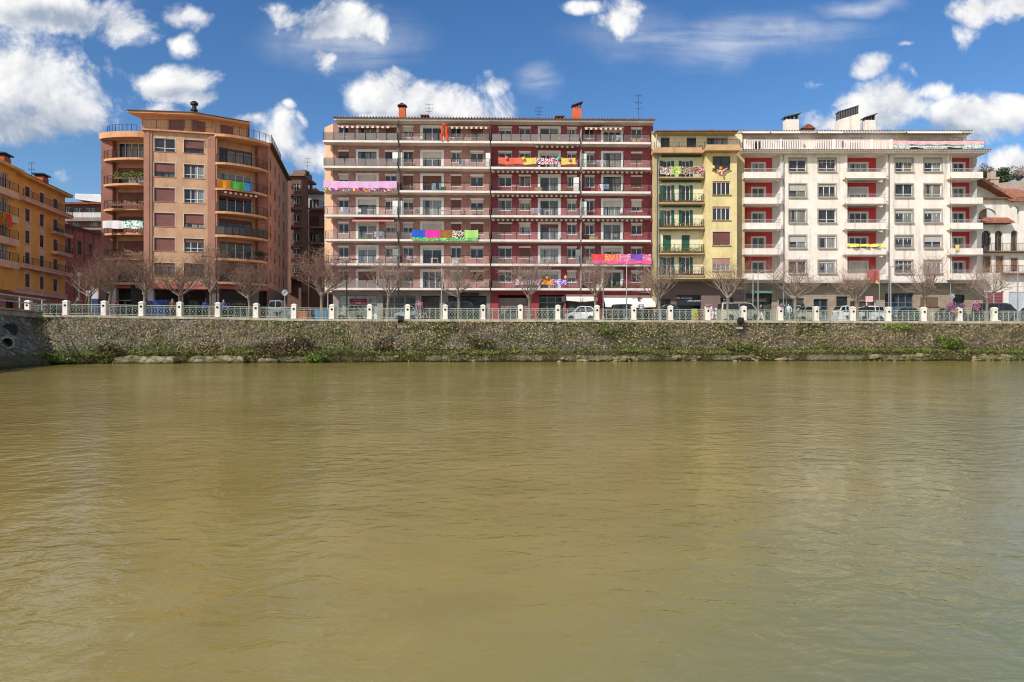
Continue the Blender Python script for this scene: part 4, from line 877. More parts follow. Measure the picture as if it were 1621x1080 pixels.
# ---------------------------------------------------------------- orange house at the end of the bridge
def orange_house():
    Z1 = 88.0; root = root_at('orange_house', 103, Z1, 'orange plastered apartment house with brown shutters and long stone balconies', 'apartment building')
    a = R(101.7); P = Plane(root, Vector(root.location[:2]), a, ZS); L0 = -24.0
    org = mat('orange_render', lin('fbac50'), .85, .10, .2); cream = mat('salmon_stone', lin('eebb98'), .85, .1, .25); rose = mat('rose_base', lin('bd7a66'), .85, .12, .3)
    U = P.u; top = P.z(312, 0, .2); uc = U(43)
    cols = [(39.5, 47.5), (62.5, 70), (84, 91)]; rows = [(295.5, 315), (331, 351), (365.5, 385.5), (399.5, 419), (434, 454.5)]
    zr = [(P.z(b, uc), P.z(t, uc)) for t, b in rows]
    hs = [(U(c), U(d), z0, z1, ri, ci) for ri, (z0, z1) in enumerate(zr) for ci, (c, d) in enumerate(cols)]
    hs += [(U(19), U(24.5), z0, z1, ri, 9) for ri, (z0, z1) in enumerate(zr) if ri in (1, 2, 4)]
    gz = zr[4][0] - .75
    P.build('front_wall', wall_mb(L0, 0, gz, top, [h[:4] for h in hs]), org)
    e = MB(); e.raw([(0, 0, 0), (0, 12, 0), (0, 12, top), (0, 0, top)], [(0, 3, 2, 1)]); P.build('end_wall', e, org)
    for h in hs:
        window(P, *h[:4], n=2, fm=DARKMET, sidesh=None, shutter=.97 if (h[4] + h[5]) % 3 else .5, sm=DKSH, trim=(.16, cream, False), sill=(.1, .1, cream))
    for ci, (c, d) in enumerate(cols[:2]):
        for ri in (1, 2, 3):
            p = MB(); p.box(U(c) - .05, U(d) + .05, -.05, -.003, zr[ri][0] - .85, zr[ri][0] - .22); P.build('panel', p, cream)
    # bay with wide windows
    d = .7; b1 = U(26, d); hb = [(U(x0, d), U(x1, d), z0 - .2, z1 + .1) for z0, z1 in zr[:4] for x0, x1 in ((-14, -4), (1, 13))]
    zbt = P.z(267, P.u(12, d), d)
    m = wall_mb(L0, b1, gz, zbt, hb); m.raw([(b1, 0, gz), (b1, d, gz), (b1, d, zbt), (b1, 0, zbt)], [(0, 1, 2, 3)]); P.build('bay', m, org, 0, d)
    for h in hb: window(P, *h, n=3, d=d, fm=WHITE)
    for z0, z1 in zr[:4]:
        s = MB(); s.box(L0, b1 - .6, -.55, -.003, z0 - 1.0, z0 - .25); o = P.build('balcony', s, cream, 0, d); m_, g_ = railing_mb([(L0, -.5), (b1 - .65, -.5)], .9, bars=.18, z=z0 - .25, post=2); m_.build('railing', DARKMET, o)
    # balconies and ledges
    def ledge(x0, x1, z0, z1, out, rail=0.0, name='balcony', mm=cream):
        s = MB(); s.box(x0, x1, -out, -.003, z0, z1); s.box(x0, x1, -out - .08, -out, z1 - .12, z1 + .02); o = P.build(name, s, mm)
        if rail: m_, g_ = railing_mb([(x0, -out + .05), (x1 - .03, -out + .05), (x1 - .03, -.03)], rail, bars=.16, z=z1 + .02, post=2); m_.build('railing', DARKMET, o)
    e1 = .75
    ledge(U(26), .5, zr[0][0] - .55, zr[0][0] - .12, .75, .85); ledge(U(26), .5, zr[3][0] - .55, zr[3][0] - .1, .75, .8)
    for ri in (1, 2): ledge(U(80), .3, zr[ri][0] - .45, zr[ri][0] - .12, .8, .9)
    ledge(L0, .15, gz - .1, gz + .5, .22, 0, 'stone_band')
    s = MB(); s.box(L0, .6, -.7, 12, top, top + .3); s.box(L0, b1 + .3, -.7 - d, -.7, zbt, zbt + .3); P.build('eaves', s, mat('eaves_gold', lin('e8b468'), .85))
    rf = MB(); z = top + .302; rf.raw([(L0, -.8, z), (.7, -.8, z), (.7, 12, z), (L0, 12, z), (L0, 5.5, z + 2.2), (-5, 5.5, z + 2.2)], [(0, 1, 5, 4), (1, 2, 5), (2, 3, 4, 5), (3, 0, 4)]); rf = P.build('roof', rf, TILE)
    for px, yt in ((65.5, 276), (4, 243)):
        dd = -1.4; x = P.u(px, dd); zt = P.z(yt, x, dd); c = MB(); c.box(-.75, .75, -.5, .5, top - .5, zt - .45)
        o = link('chimney', c.mesh('chimney', BRICKCH), rf, (x, -dd, 0)); k = MB(); k.box(-.7, .7, -.45, .45, zt - .45, zt - .2); k.box(-1, 1, -.7, .7, zt - .2, zt - .05); link('chimney_cap', k.mesh('chimney_cap', DARKMET), o)
    antenna(root, (-2.2, -3, top + .5), 3.2, 9)
    # ground floor
    P.build('shop_floor_wall', wall_mb(L0, 0, -.2, gz, [(x, x + 2.2, 0, gz - .9) for x in (-21.5, -18.2, -14.6, -11.2, -7.6, -4.0)], .5), rose)
    for x in (-21.5, -18.2, -14.6, -11.2, -7.6, -4.0):
        f = MB(); f.box(x, x + 2.2, .3, .36, 0, .5); f.box(x + 1.05, x + 1.15, .3, .36, .5, gz - .9); o = P.build('shopfront', f, DKSH); g = MB(); g.box(x, x + 2.2, .33, .35, .0, gz - .9); g.build('pane', SHOPGLASS, o)
    return P, zr

def back_buildings():
    # pink house behind
    Y = 91; root = root_at('pink_house', 100, Y, 'faded rose-red house with olive green shutters between the orange and peach buildings', 'house')
    pk = mat('rose_red_render', lin('bd6e5c'), .9, .16, .3); P = Plane(root, Vector(root.location[:2]), R(92.5), ZS); top = P.z(357, 0)
    L = P.u(152); ws = [(107.5, 111.5, 376, 400), (122.5, 129, 381, 402), (140, 145.5, 386, 406), (123, 128.5, 425, 434), (107.5, 111, 425, 434)]
    hs = [(P.u(a), P.u(b), P.z(bo, P.u(a)), P.z(t, P.u(a))) for a, b, t, bo in ws]
    P.build('front_wall', wall_mb(-1.2, L + 3, -.2, top, hs), pk)
    for h in hs: window(P, *h, n=2, fm=DKSH, shutter=.98, sm=mat('shutter_olive', lin('4a4a2c'), .7), trim=(.15, mat('rose_trim', lin('b07058'), .8), False))
    for px in (118, 133, 148): m = MB(); m.box(0, .5, -.1, -.003, -.2, top); P.build('pilaster', m, mat('rose_trim', None), P.u(px))
    s = MB(); s.box(-1.4, L + 3, -.5, 4, top, top + .2); P.build('eaves', s, mat('eaves_rose', lin('8e5a4c'), .9))
    rf = MB(); z = top + .2; rf.raw([(-1.4, -.6, z), (L + 3, -.6, z), (L + 3, 4, z + 1.0), (-1.4, 4, z + 1.0)], [(0, 1, 2, 3)]); P.build('roof', rf, TILE)
    # block far behind with white balcony rails
    Y = 128; root = root_at('far_block', 98, Y, 'brown-roofed block with white balcony railings far behind the pink house', 'apartment building')
    P = Plane(root, Vector(root.location[:2]), 0, ZS); U = P.u; x1 = U(166); dkw = mat('far_brown_wall', lin('6d4f48'), .9, .1)
    hs = [(U(a), U(b), P.z(bo), P.z(t)) for a, b, t, bo in ((101, 111, 328, 341), (117, 129, 330, 341), (136, 150, 330, 341), (113, 126, 351, 358), (140, 155, 351, 358))]
    P.build('front_wall', wall_mb(U(98), x1, 0, P.z(323), hs), dkw)
    for h in hs: window(P, *h, n=4 if h[3] - h[2] < 1 else 3, fm=WHITE)
    for ya, yb in ((345, 350), (361, 364)):
        s = MB(); s.box(U(100, 1), x1, -1.2, -.003, P.z(yb, 0, 1), P.z(ya, 0, 1)); o = P.build('balcony', s, mat('far_slab', lin('8a7a70'), .9))
        if ya < 350: m_, g_ = railing_mb([(U(100, 1), -1.1), (x1, -1.1)], .95, bars=.2, rb=.02, rail=.04, z=P.z(ya, 0, 1), post=2, panel=True); m_.build('railing', WHITE, o); g_.build('railing_panel', mat('far_panel', lin('b8b4ae'), .7), o)
    rf = MB(); z = P.z(323); rf.raw([(U(97), -1.5, z), (x1 + 1, -1.5, z), (x1 - 1, 6, z + 1.6), (U(106), 6, z + 1.6)], [(0, 1, 2, 3)]); rf.box(U(97), x1 + 1, -1.45, 8, z - .25, z - .002); P.build('roof', rf, TILE)
    s = MB(); s.slab_y([(U(108), P.z(312)), (U(148), P.z(317)), (U(157), P.z(313)), (U(148), P.z(304)), (U(108), P.z(303))], 2, 10); P.build('white_roof', s, mat('white_sheet_roof', lin('cfd3d6'), .6))
    # shaded street between tower and long block
    Y = 104; root = root_at('shaded_house', 462, Y, 'dark brown house with rounded bay windows in the shaded side street', 'apartment building')
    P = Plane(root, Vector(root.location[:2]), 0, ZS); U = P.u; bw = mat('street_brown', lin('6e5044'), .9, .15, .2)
    ys = [(291, 302), (312.5, 323), (340, 351), (370, 382), (391, 403), (421, 432)]; hs = [(U(463.5), U(474.5), P.z(b), P.z(t)) for t, b in ys]; top = P.z(282)
    d = .9; x0, x1 = U(456), U(479)
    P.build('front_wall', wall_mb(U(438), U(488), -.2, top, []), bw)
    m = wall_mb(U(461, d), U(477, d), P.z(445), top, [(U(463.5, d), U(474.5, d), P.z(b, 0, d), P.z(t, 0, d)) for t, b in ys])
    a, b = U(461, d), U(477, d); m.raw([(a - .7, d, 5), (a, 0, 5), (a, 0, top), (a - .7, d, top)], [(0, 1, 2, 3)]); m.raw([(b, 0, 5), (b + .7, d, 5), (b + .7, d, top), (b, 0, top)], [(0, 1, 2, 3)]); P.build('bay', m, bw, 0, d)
    for k, (t, bo) in enumerate(ys): window(P, U(463.5, d), U(474.5, d), P.z(bo, 0, d), P.z(t, 0, d), n=2, d=d, fm=WHITE, shutter=rnd.choice([0, .3, .1]), sm=CREAM)
    for k, (t, bo) in enumerate(ys):
        s = MB(); s.box(U(458, 1), U(479, 1), -1.25, -.95, P.z(bo, 0, 1) - .9, P.z(bo, 0, 1) - .55); P.build('ledge', s, mat('street_ledge', lin('85675a'), .9))
    s = MB(); s.box(U(455, 1), U(483, 1), -1.4, 5, top, top + .3); s.box(U(462), U(482), .5, 4, top + .3, top + 1.3); P.build('roof_slab', s, mat('street_ledge', None)); antenna(root, (U(481), 2, top + 1.2), 2.4, 5)
    tp = MB()
    for px, h in ((461, .8), (468, .6), (474, .9), (478, .7)): tp.box(U(px), U(px) + .7, 1, 1.7, top + .3, top + .6 + h)
    P.build('roof_vent', tp, DARKMET)
    root = root_at('shaded_block', 484, 108, 'dark block with a white top storey and balconies, half hidden by the long block', 'apartment building')
    P = Plane(root, Vector(root.location[:2]), 0, ZS); U = P.u; top = P.z(307); ys = [(316, 330), (343, 359), (369, 384), (395, 408), (421, 434)]
    hs = [(U(490), U(505), P.z(b), P.z(t)) for t, b in ys]
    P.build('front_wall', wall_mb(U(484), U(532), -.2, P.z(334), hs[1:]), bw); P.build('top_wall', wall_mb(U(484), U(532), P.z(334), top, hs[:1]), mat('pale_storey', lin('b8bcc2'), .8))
    for k, h in enumerate(hs): window(P, *h, n=3, fm=WHITE if k != 1 else DKSH, shutter=[.1, .8, .1, .4, .2][k], sm=DKSH)
    for k, h in enumerate(hs):
        s = MB(); s.box(U(487, 1), U(512, 1), -1.0, -.003, h[2] - .35, h[2] - .1); o = P.build('balcony', s, mat('street_ledge', None)); m_, g_ = railing_mb([(U(487, 1), -.95), (U(512, 1), -.95)], .95, z=h[2] - .1, bars=.15); m_.build('railing', DARKMET, o)
    s = MB(); s.box(U(482), U(534), -.7, 6, top, top + .25); P.build('eaves', s, bw); s = MB(); s.box(U(487), U(489), 1, 2, top + .25, P.z(288)); P.build('chimney', s, bw)
    root = root_at('street_end_house', 440, 126, 'shaded brown house closing the narrow side street behind the tower flank', 'building')
    P = Plane(root, Vector(root.location[:2]), 0, ZS); hs = [(P.u(446), P.u(454), z, z + 1.6) for z in (4, 7.2, 10.4, 13.6, 16.8)]
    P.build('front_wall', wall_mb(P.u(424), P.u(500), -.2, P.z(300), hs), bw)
    for h in hs: window(P, *h, n=2, fm=DKSH)
    s = MB(); s.box(P.u(424), P.u(500), -.4, 5, P.z(300), P.z(300) + .3); P.build('eaves', s, mat('street_ledge', None))

def villa():
    root = root_at('arched_villa', 1550, 83, 'white villa with arched loggias, terracotta eaves and a stone chimney', 'villa')
    P = Plane(root, Vector(root.location[:2]), 0, ZS); U = P.u
    wv = mat('villa_white', lin('e4dccf'), .85, .08, .4); ter = mat('villa_tile', lin('a06a54'), .85, .25, .2, bump=.5, nscale=2); wood = mat('villa_wood', lin('7c5a44'), .7)
    x1 = U(1665); top = P.z(314)
    arcs = [(1554, 1569, 365, 397, 1), (1575, 1587.5, 365, 397, 1), (1600, 1612, 365, 397, 1), (1625, 1638, 365, 397, 1), (1600, 1614, 326, 355, 0), (1549, 1578, 330, 345, 0)]
    hs = []
    for a, b, t, bo, dr in arcs: hs.append((U(a), U(b), P.z(bo), P.z(t)))
    rect = [(U(a), U(b), P.z(bo), P.z(t)) for a, b, t, bo in ((1556, 1568, 406, 432), (1576, 1588, 406, 432), (1600, 1611, 409, 430), (1628, 1640, 409, 430), (1551, 1589, 461, 500), (1597, 1640, 461, 500))]
    m = wall_mb(U(1546), x1, -.2, top, hs + rect, .4)
    for a, b, z0, z1 in hs:                                       # spandrels that turn the openings into arches
        c, r = (a + b) / 2, (b - a) / 2; hh = min(r, z1 - z0 - .2)
        for sg in (-1, 1):
            pts = [(c + sg * r, z1)] + [(c + sg * r * math.cos(t * math.pi / 12), z1 - hh + hh * math.sin(t * math.pi / 12)) for t in range(7)]
            m.slab_y(pts if sg < 0 else pts[::-1], .002, .4)
    P.build('front_wall', m, wv)
    for h, q in zip(hs, arcs):
        if q[4]:
            window(P, *h, n=2, fm=wood, rec=.3, shutter=0, glass=GLASS)
        else:
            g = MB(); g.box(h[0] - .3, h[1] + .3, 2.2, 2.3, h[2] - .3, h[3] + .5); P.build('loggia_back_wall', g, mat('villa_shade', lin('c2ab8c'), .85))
    for h in rect[:4]: window(P, *h, n=2, fm=wood, shutter=.9, sm=wood, trim=(.14, mat('villa_trim', lin('c4b6a6'), .8), True))
    for h, mm in ((rect[4], mat('garage_maroon', lin('7c3038'), .6)), (rect[5], mat('garage_white', lin('b6bec4'), .5))):
        g = MB()
        for k in range(int((h[3] - h[2]) / .18)): g.box(h[0], h[1], .2, .26, h[2] + k * .18, h[2] + k * .18 + .165)
        P.build('garage_door', g, mm)
    for za, zb_ in ((397, 398.5), (432, 433.5)):
        s = MB(); z = P.z(za, 0, .8); s.box(U(1552 if za < 400 else 1590, .8), x1, -.85, -.003, z - .16, z); o = P.build('balcony', s, wood); m_, g_ = railing_mb([(U(1570, .8), -.8), (x1, -.8)], .9, z=z, bars=.16, rb=.014); m_.build('railing', DARKMET, o)
    # tiled hood below the upper loggia
    def tiles(name, xa, xb, d0, d1, za, zb_, n):
        t = MB(); t.raw([(xa, -d0, za), (xb, -d0, za), (xb, -d1, zb_), (xa, -d1, zb_), (xa, -d0, za + .1), (xb, -d0, za + .1), (xb, -d1, zb_ + .1), (xa, -d1, zb_ + .1)], [(3, 2, 1, 0), (4, 5, 6, 7), (0, 1, 5, 4), (1, 2, 6, 5), (2, 3, 7, 6), (3, 0, 4, 7)])
        for k in range(n): x = xa + (k + .5) * (xb - xa) / n; t.tube([(x, -d0, za + .12), (x, -d1, zb_ + .12)], .09, 5)
        return P.build(name, t, ter)
    tiles('hood_roof', U(1549), U(1596), 1.1, .0, P.z(353, 0, 1), P.z(346.5), 12)
    for k in range(12):
        s = MB(); s.box(0, .12, -1.0, -.003, 0, .16); P.build('bracket', s, wood, U(1549) + k * .3, 0, P.z(354.5, 0, .6))
    # main eaves and roofs
    roof = tiles('roof', U(1590), x1, 1.0, -6, P.z(318, 0, 1), P.z(301, 0, -6), 22)
    s = MB(); s.box(U(1546), x1, -.6, -.003, top - .15, top + .05); P.build('eaves', s, wood)
    # gable sloping down to the right
    g = MB(); a, b = U(1544), U(1596); z0, z1 = P.z(286), P.z(319)
    g.slab_y([(a, top), (b, top), (b, top + .02), (a, z0 - .2)], .5, .7); P.build('gable_wall', g, wv)
    g = MB(); q = .35; g.raw([(a, -.9, z0), (b + .4, -.9, z1 - .1), (b + .4, 4, z1 - .1), (a, 4, z0), (a, -.9, z0 + q), (b + .4, -.9, z1 + q - .1), (b + .4, 4, z1 + q - .1), (a, 4, z0 + q)], [(3, 2, 1, 0), (4, 5, 6, 7), (0, 1, 5, 4), (1, 2, 6, 5), (2, 3, 7, 6), (3, 0, 4, 7)])
    for k in range(9): t = k / 8; g.tube([(a + (b - a) * t, -.95, z0 + (z1 - z0) * t + q + .05), (a + (b - a) * t, 4, z0 + (z1 - z0) * t + q + .05)], .1, 5)
    P.build('gable_roof', g, ter)
    c = MB(); x = U(1570, -2); c.box(x - .5, x + .5, 1.5, 2.6, P.z(318, 0, -2), P.z(285, 0, -2)); c.box(x - .58, x + .58, 1.42, 2.68, P.z(285, 0, -2), P.z(282, 0, -2)); c.box(x - .32, x + .32, 1.7, 2.4, P.z(282, 0, -2), P.z(272.5, 0, -2)); P.build('chimney', c, mat('chimney_pale', lin('b9a894'), .85, .2, .4))
    # big farmhouse roof behind
    root = root_at('hillside_house', 1580, 110, 'low house with a wide brown tiled roof behind the villa', 'house')
    P = Plane(root, Vector(root.location[:2]), 0, ZS); m = MB(); m.box(P.u(1576), P.u(1690), 0, 10, 0, P.z(311)); P.build('front_wall', m, wv)
    r = MB(); a, b = P.u(1574), P.u(1690); z0, z1, z2 = P.z(311, 0, 1), P.z(300, 0, -9), P.z(288, 0, -9); q = .35; r.raw([(a, -1, z0), (b, -1, z0 + .6), (b, 9, z2), (a + 1, 9, z1), (a, -1, z0 + q), (b, -1, z0 + .6 + q), (b, 9, z2 + q), (a + 1, 9, z1 + q)], [(3, 2, 1, 0), (4, 5, 6, 7), (0, 1, 5, 4), (1, 2, 6, 5), (2, 3, 7, 6), (3, 0, 4, 7)])
    P.build('roof', r, mat('old_tile', lin('a8957f'), .9, .3, .2, bump=.6, nscale=2))
    return
# ---------------------------------------------------------------- river, quay, street
def lerp_tab(tab, x):
    if x <= tab[0][0]: return tab[0][1]
    for (a, b), (c, d) in zip(tab, tab[1:]):
        if x <= c: t = (x - a) / (c - a); t = t * t * (3 - 2 * t); return b + (d - b) * t
    return tab[-1][1]
ZC = [(-60, 4.5), (-43, 4.46), (-32, 4.31), (-17.4, 4.08), (.8, 4.03), (19, 3.98), (48, 3.92), (70, 3.9)]
YR = [(-70, 65.4), (-5, 65.6), (55, 68.6), (80, 69.6)]
YF = [(-38.5, 58.2), (-33, 60.5), (-25, 61.6), (0, 64.3), (30, 66.6), (60, 68.3)]
zc = lambda x: lerp_tab(ZC, x)
yr = lambda x: lerp_tab(YR, x)
yf = lambda x: lerp_tab(YF, x)
def vnoise(x, y, s=0):
    def h(i, j):
        n = (i * 374761393 + j * 668265263 + s * 974711) & 0xffffffff; n = ((n ^ (n >> 13)) * 1274126177) & 0xffffffff; return ((n ^ (n >> 16)) & 0xffff) / 65535
    i, j = math.floor(x), math.floor(y); fx, fy = x - i, y - j; fx = fx * fx * (3 - 2 * fx); fy = fy * fy * (3 - 2 * fy)
    return (h(i, j) * (1 - fx) + h(i + 1, j) * fx) * (1 - fy) + (h(i, j + 1) * (1 - fx) + h(i + 1, j + 1) * fx) * fy
def fbm(x, y, s=0): return .5 * vnoise(x, y, s) + .28 * vnoise(x * 2.1, y * 2.1, s + 1) + .22 * vnoise(x * 4.3, y * 4.3, s + 2)

def water_material():
    """silty water: light scattered back from the depth, under a rippled reflecting surface"""
    m = bpy.data.materials.new('muddy_water'); m.use_nodes = True; t = NT(m.node_tree); t.n.remove(t.n['Principled BSDF']); out = t.n['Material Output']
    pos = t.new('ShaderNodeNewGeometry').outputs['Position']; sx = t.new('ShaderNodeSeparateXYZ'); t.l.new(pos, sx.inputs[0])
    big = t.noise(pos, .09, 4, .6, .8); mid = t.noise(t.vec('MULTIPLY', pos, (.7, 1, 1)), .4, 4, .6, .5)
    c = t.mix(t.ramp(t.math('MULTIPLY_ADD', mid, .4, t.math('MULTIPLY', big, .6)), .36, .66), (.262, .197, .050, 1), (.343, .266, .078, 1))
    # sky reflection on the near water at right, painted in as a greener tint
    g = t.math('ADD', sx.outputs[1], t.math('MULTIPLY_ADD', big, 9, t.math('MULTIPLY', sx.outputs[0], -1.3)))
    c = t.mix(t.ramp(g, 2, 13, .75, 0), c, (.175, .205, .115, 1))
    df = t.new('ShaderNodeBsdfDiffuse'); t.l.new(c, df.inputs['Color'])
    gl = t.new('ShaderNodeBsdfGlossy'); gl.inputs['Roughness'].default_value = .07; gl.inputs['Color'].default_value = (.9, .92, .92, 1)
    h1 = t.noise(t.vec('MULTIPLY', pos, (.9, 1.25, 1)), 2.6, 3, .5, .5); h2 = t.noise(t.vec('MULTIPLY', pos, (1, 1.2, 1)), 9, 3, .55, .3); h3 = t.noise(pos, .5, 3, .5, .4)
    pat = t.ramp(t.noise(pos, .16, 3, .6, .5), .34, .68, .45, 1.0)
    h = t.math('MULTIPLY_ADD', h2, .14, t.math('MULTIPLY_ADD', h1, .9, t.math('MULTIPLY', h3, 1.3)))
    bp = t.new('ShaderNodeBump'); bp.inputs['Distance'].default_value = .062; t.l.new(h, bp.inputs['Height']); t.l.new(pat, bp.inputs['Strength'])
    t.l.new(bp.outputs[0], gl.inputs['Normal'])
    fr = t.new('ShaderNodeFresnel'); fr.inputs['IOR'].default_value = 1.33; t.l.new(bp.outputs[0], fr.inputs['Normal'])
    mx = t.new('ShaderNodeMixShader'); t.l.new(t.math('MINIMUM', t.math('MULTIPLY', fr.outputs[0], 1.0), .70), mx.inputs[0]); t.l.new(df.outputs[0], mx.inputs[1]); t.l.new(gl.outputs[0], mx.inputs[2]); t.l.new(mx.outputs[0], out.inputs[0])
    return m

def masonry(name, base, dark, moss_line, moss, sc=2.6, footing=.8):
    """rubble masonry: irregular stones with dark joints, moss towards the waterline by height, lichen clouds"""
    m = bpy.data.materials.new(name); m.use_nodes = True; t = NT(m.node_tree); b = t.n['Principled BSDF']
    pos = t.new('ShaderNodeNewGeometry').outputs['Position']; sx = t.new('ShaderNodeSeparateXYZ'); t.l.new(pos, sx.inputs[0])
    p2 = t.vec('ADD', t.vec('MULTIPLY', pos, (1, 1, 1.5)), t.vec('SCALE', t.new('ShaderNodeTexNoise').outputs['Color'], sc=.0))
    v = t.voronoi(p2, sc); e = t.voronoi(p2, sc, 'DISTANCE_TO_EDGE')
    r = t.new('ShaderNodeSeparateXYZ'); t.l.new(v.outputs['Color'], r.inputs[0])
    c = t.mix(r.outputs[0], dark, base); c = t.mix(t.ramp(t.noise(pos, 1.2, 5, .65), .42, .62), c, tuple(x * .5 for x in base[:3]) + (1,))
    c = t.mix(t.ramp(e.outputs['Distance'], .0, .09, .8, 0), c, (.06, .052, .04, 1))
    nz = t.noise(pos, 1.7, 5, .65); mz = t.math('ADD', sx.outputs[2], t.math('MULTIPLY', t.math('SUBTRACT', nz, .5), 2.4))
    c = t.mix(t.ramp(mz, moss_line, moss_line + .8, .85, 0), c, moss)
    c = t.mix(t.math('MULTIPLY', t.ramp(t.noise(pos, .45, 5, .65), .44, .64), .75), c, (.085, .088, .032, 1))
    c = t.mix(t.ramp(t.math('ADD', sx.outputs[2], t.math('MULTIPLY', nz, .3)), .2, .5, .8, 0), c, (.028, .024, .012, 1))
    foot = t.math('MULTIPLY', t.ramp(t.math('ADD', sx.outputs[2], t.math('MULTIPLY', t.noise(pos, 2.6, 5, .7), .5)), .78, .9, 1, 0), t.ramp(t.math('ADD', sx.outputs[2], t.math('MULTIPLY', nz, .3)), .2, .4))
    c = t.mix(t.math('MULTIPLY', t.math('MULTIPLY', foot, t.ramp(t.noise(t.vec('MULTIPLY', pos, (1, .2, .2)), .22, 4, .7), .44, .56)), footing), c, (.30, .265, .18, 1))
    t.l.new(c, b.inputs['Base Color']); b.inputs['Roughness'].default_value = .95; b.inputs['Specular IOR Level'].default_value = .15
    bp = t.new('ShaderNodeBump'); bp.inputs['Strength'].default_value = 1; bp.inputs['Distance'].default_value = .09
    t.l.new(t.math('ADD', t.ramp(e.outputs['Distance'], 0, .16), t.math('MULTIPLY', t.noise(pos, 9, 4, .7), .5)), bp.inputs['Height']); t.l.new(bp.outputs[0], b.inputs['Normal'])
    return m

def wall_point(x, v):
    """quay wall face: v 0 at the water, 1 under the coping"""
    zt = zc(x) - .28; zl = .95 + .12 * math.sin(x * .21)
    y0, y1 = yf(x), yr(x) - .12
    if v < .2: y, z = y0 - .0, zl * (v / .2)
    elif v < .26: t = (v - .2) / .06; y, z = y0 + .55 * t, zl + .1 * t
    else: t = (v - .26) / .74; y, z = y0 + .55 + (y1 - y0 - .55) * t ** 1.15, zl + .1 + (zt - zl - .1) * t
    return y, z

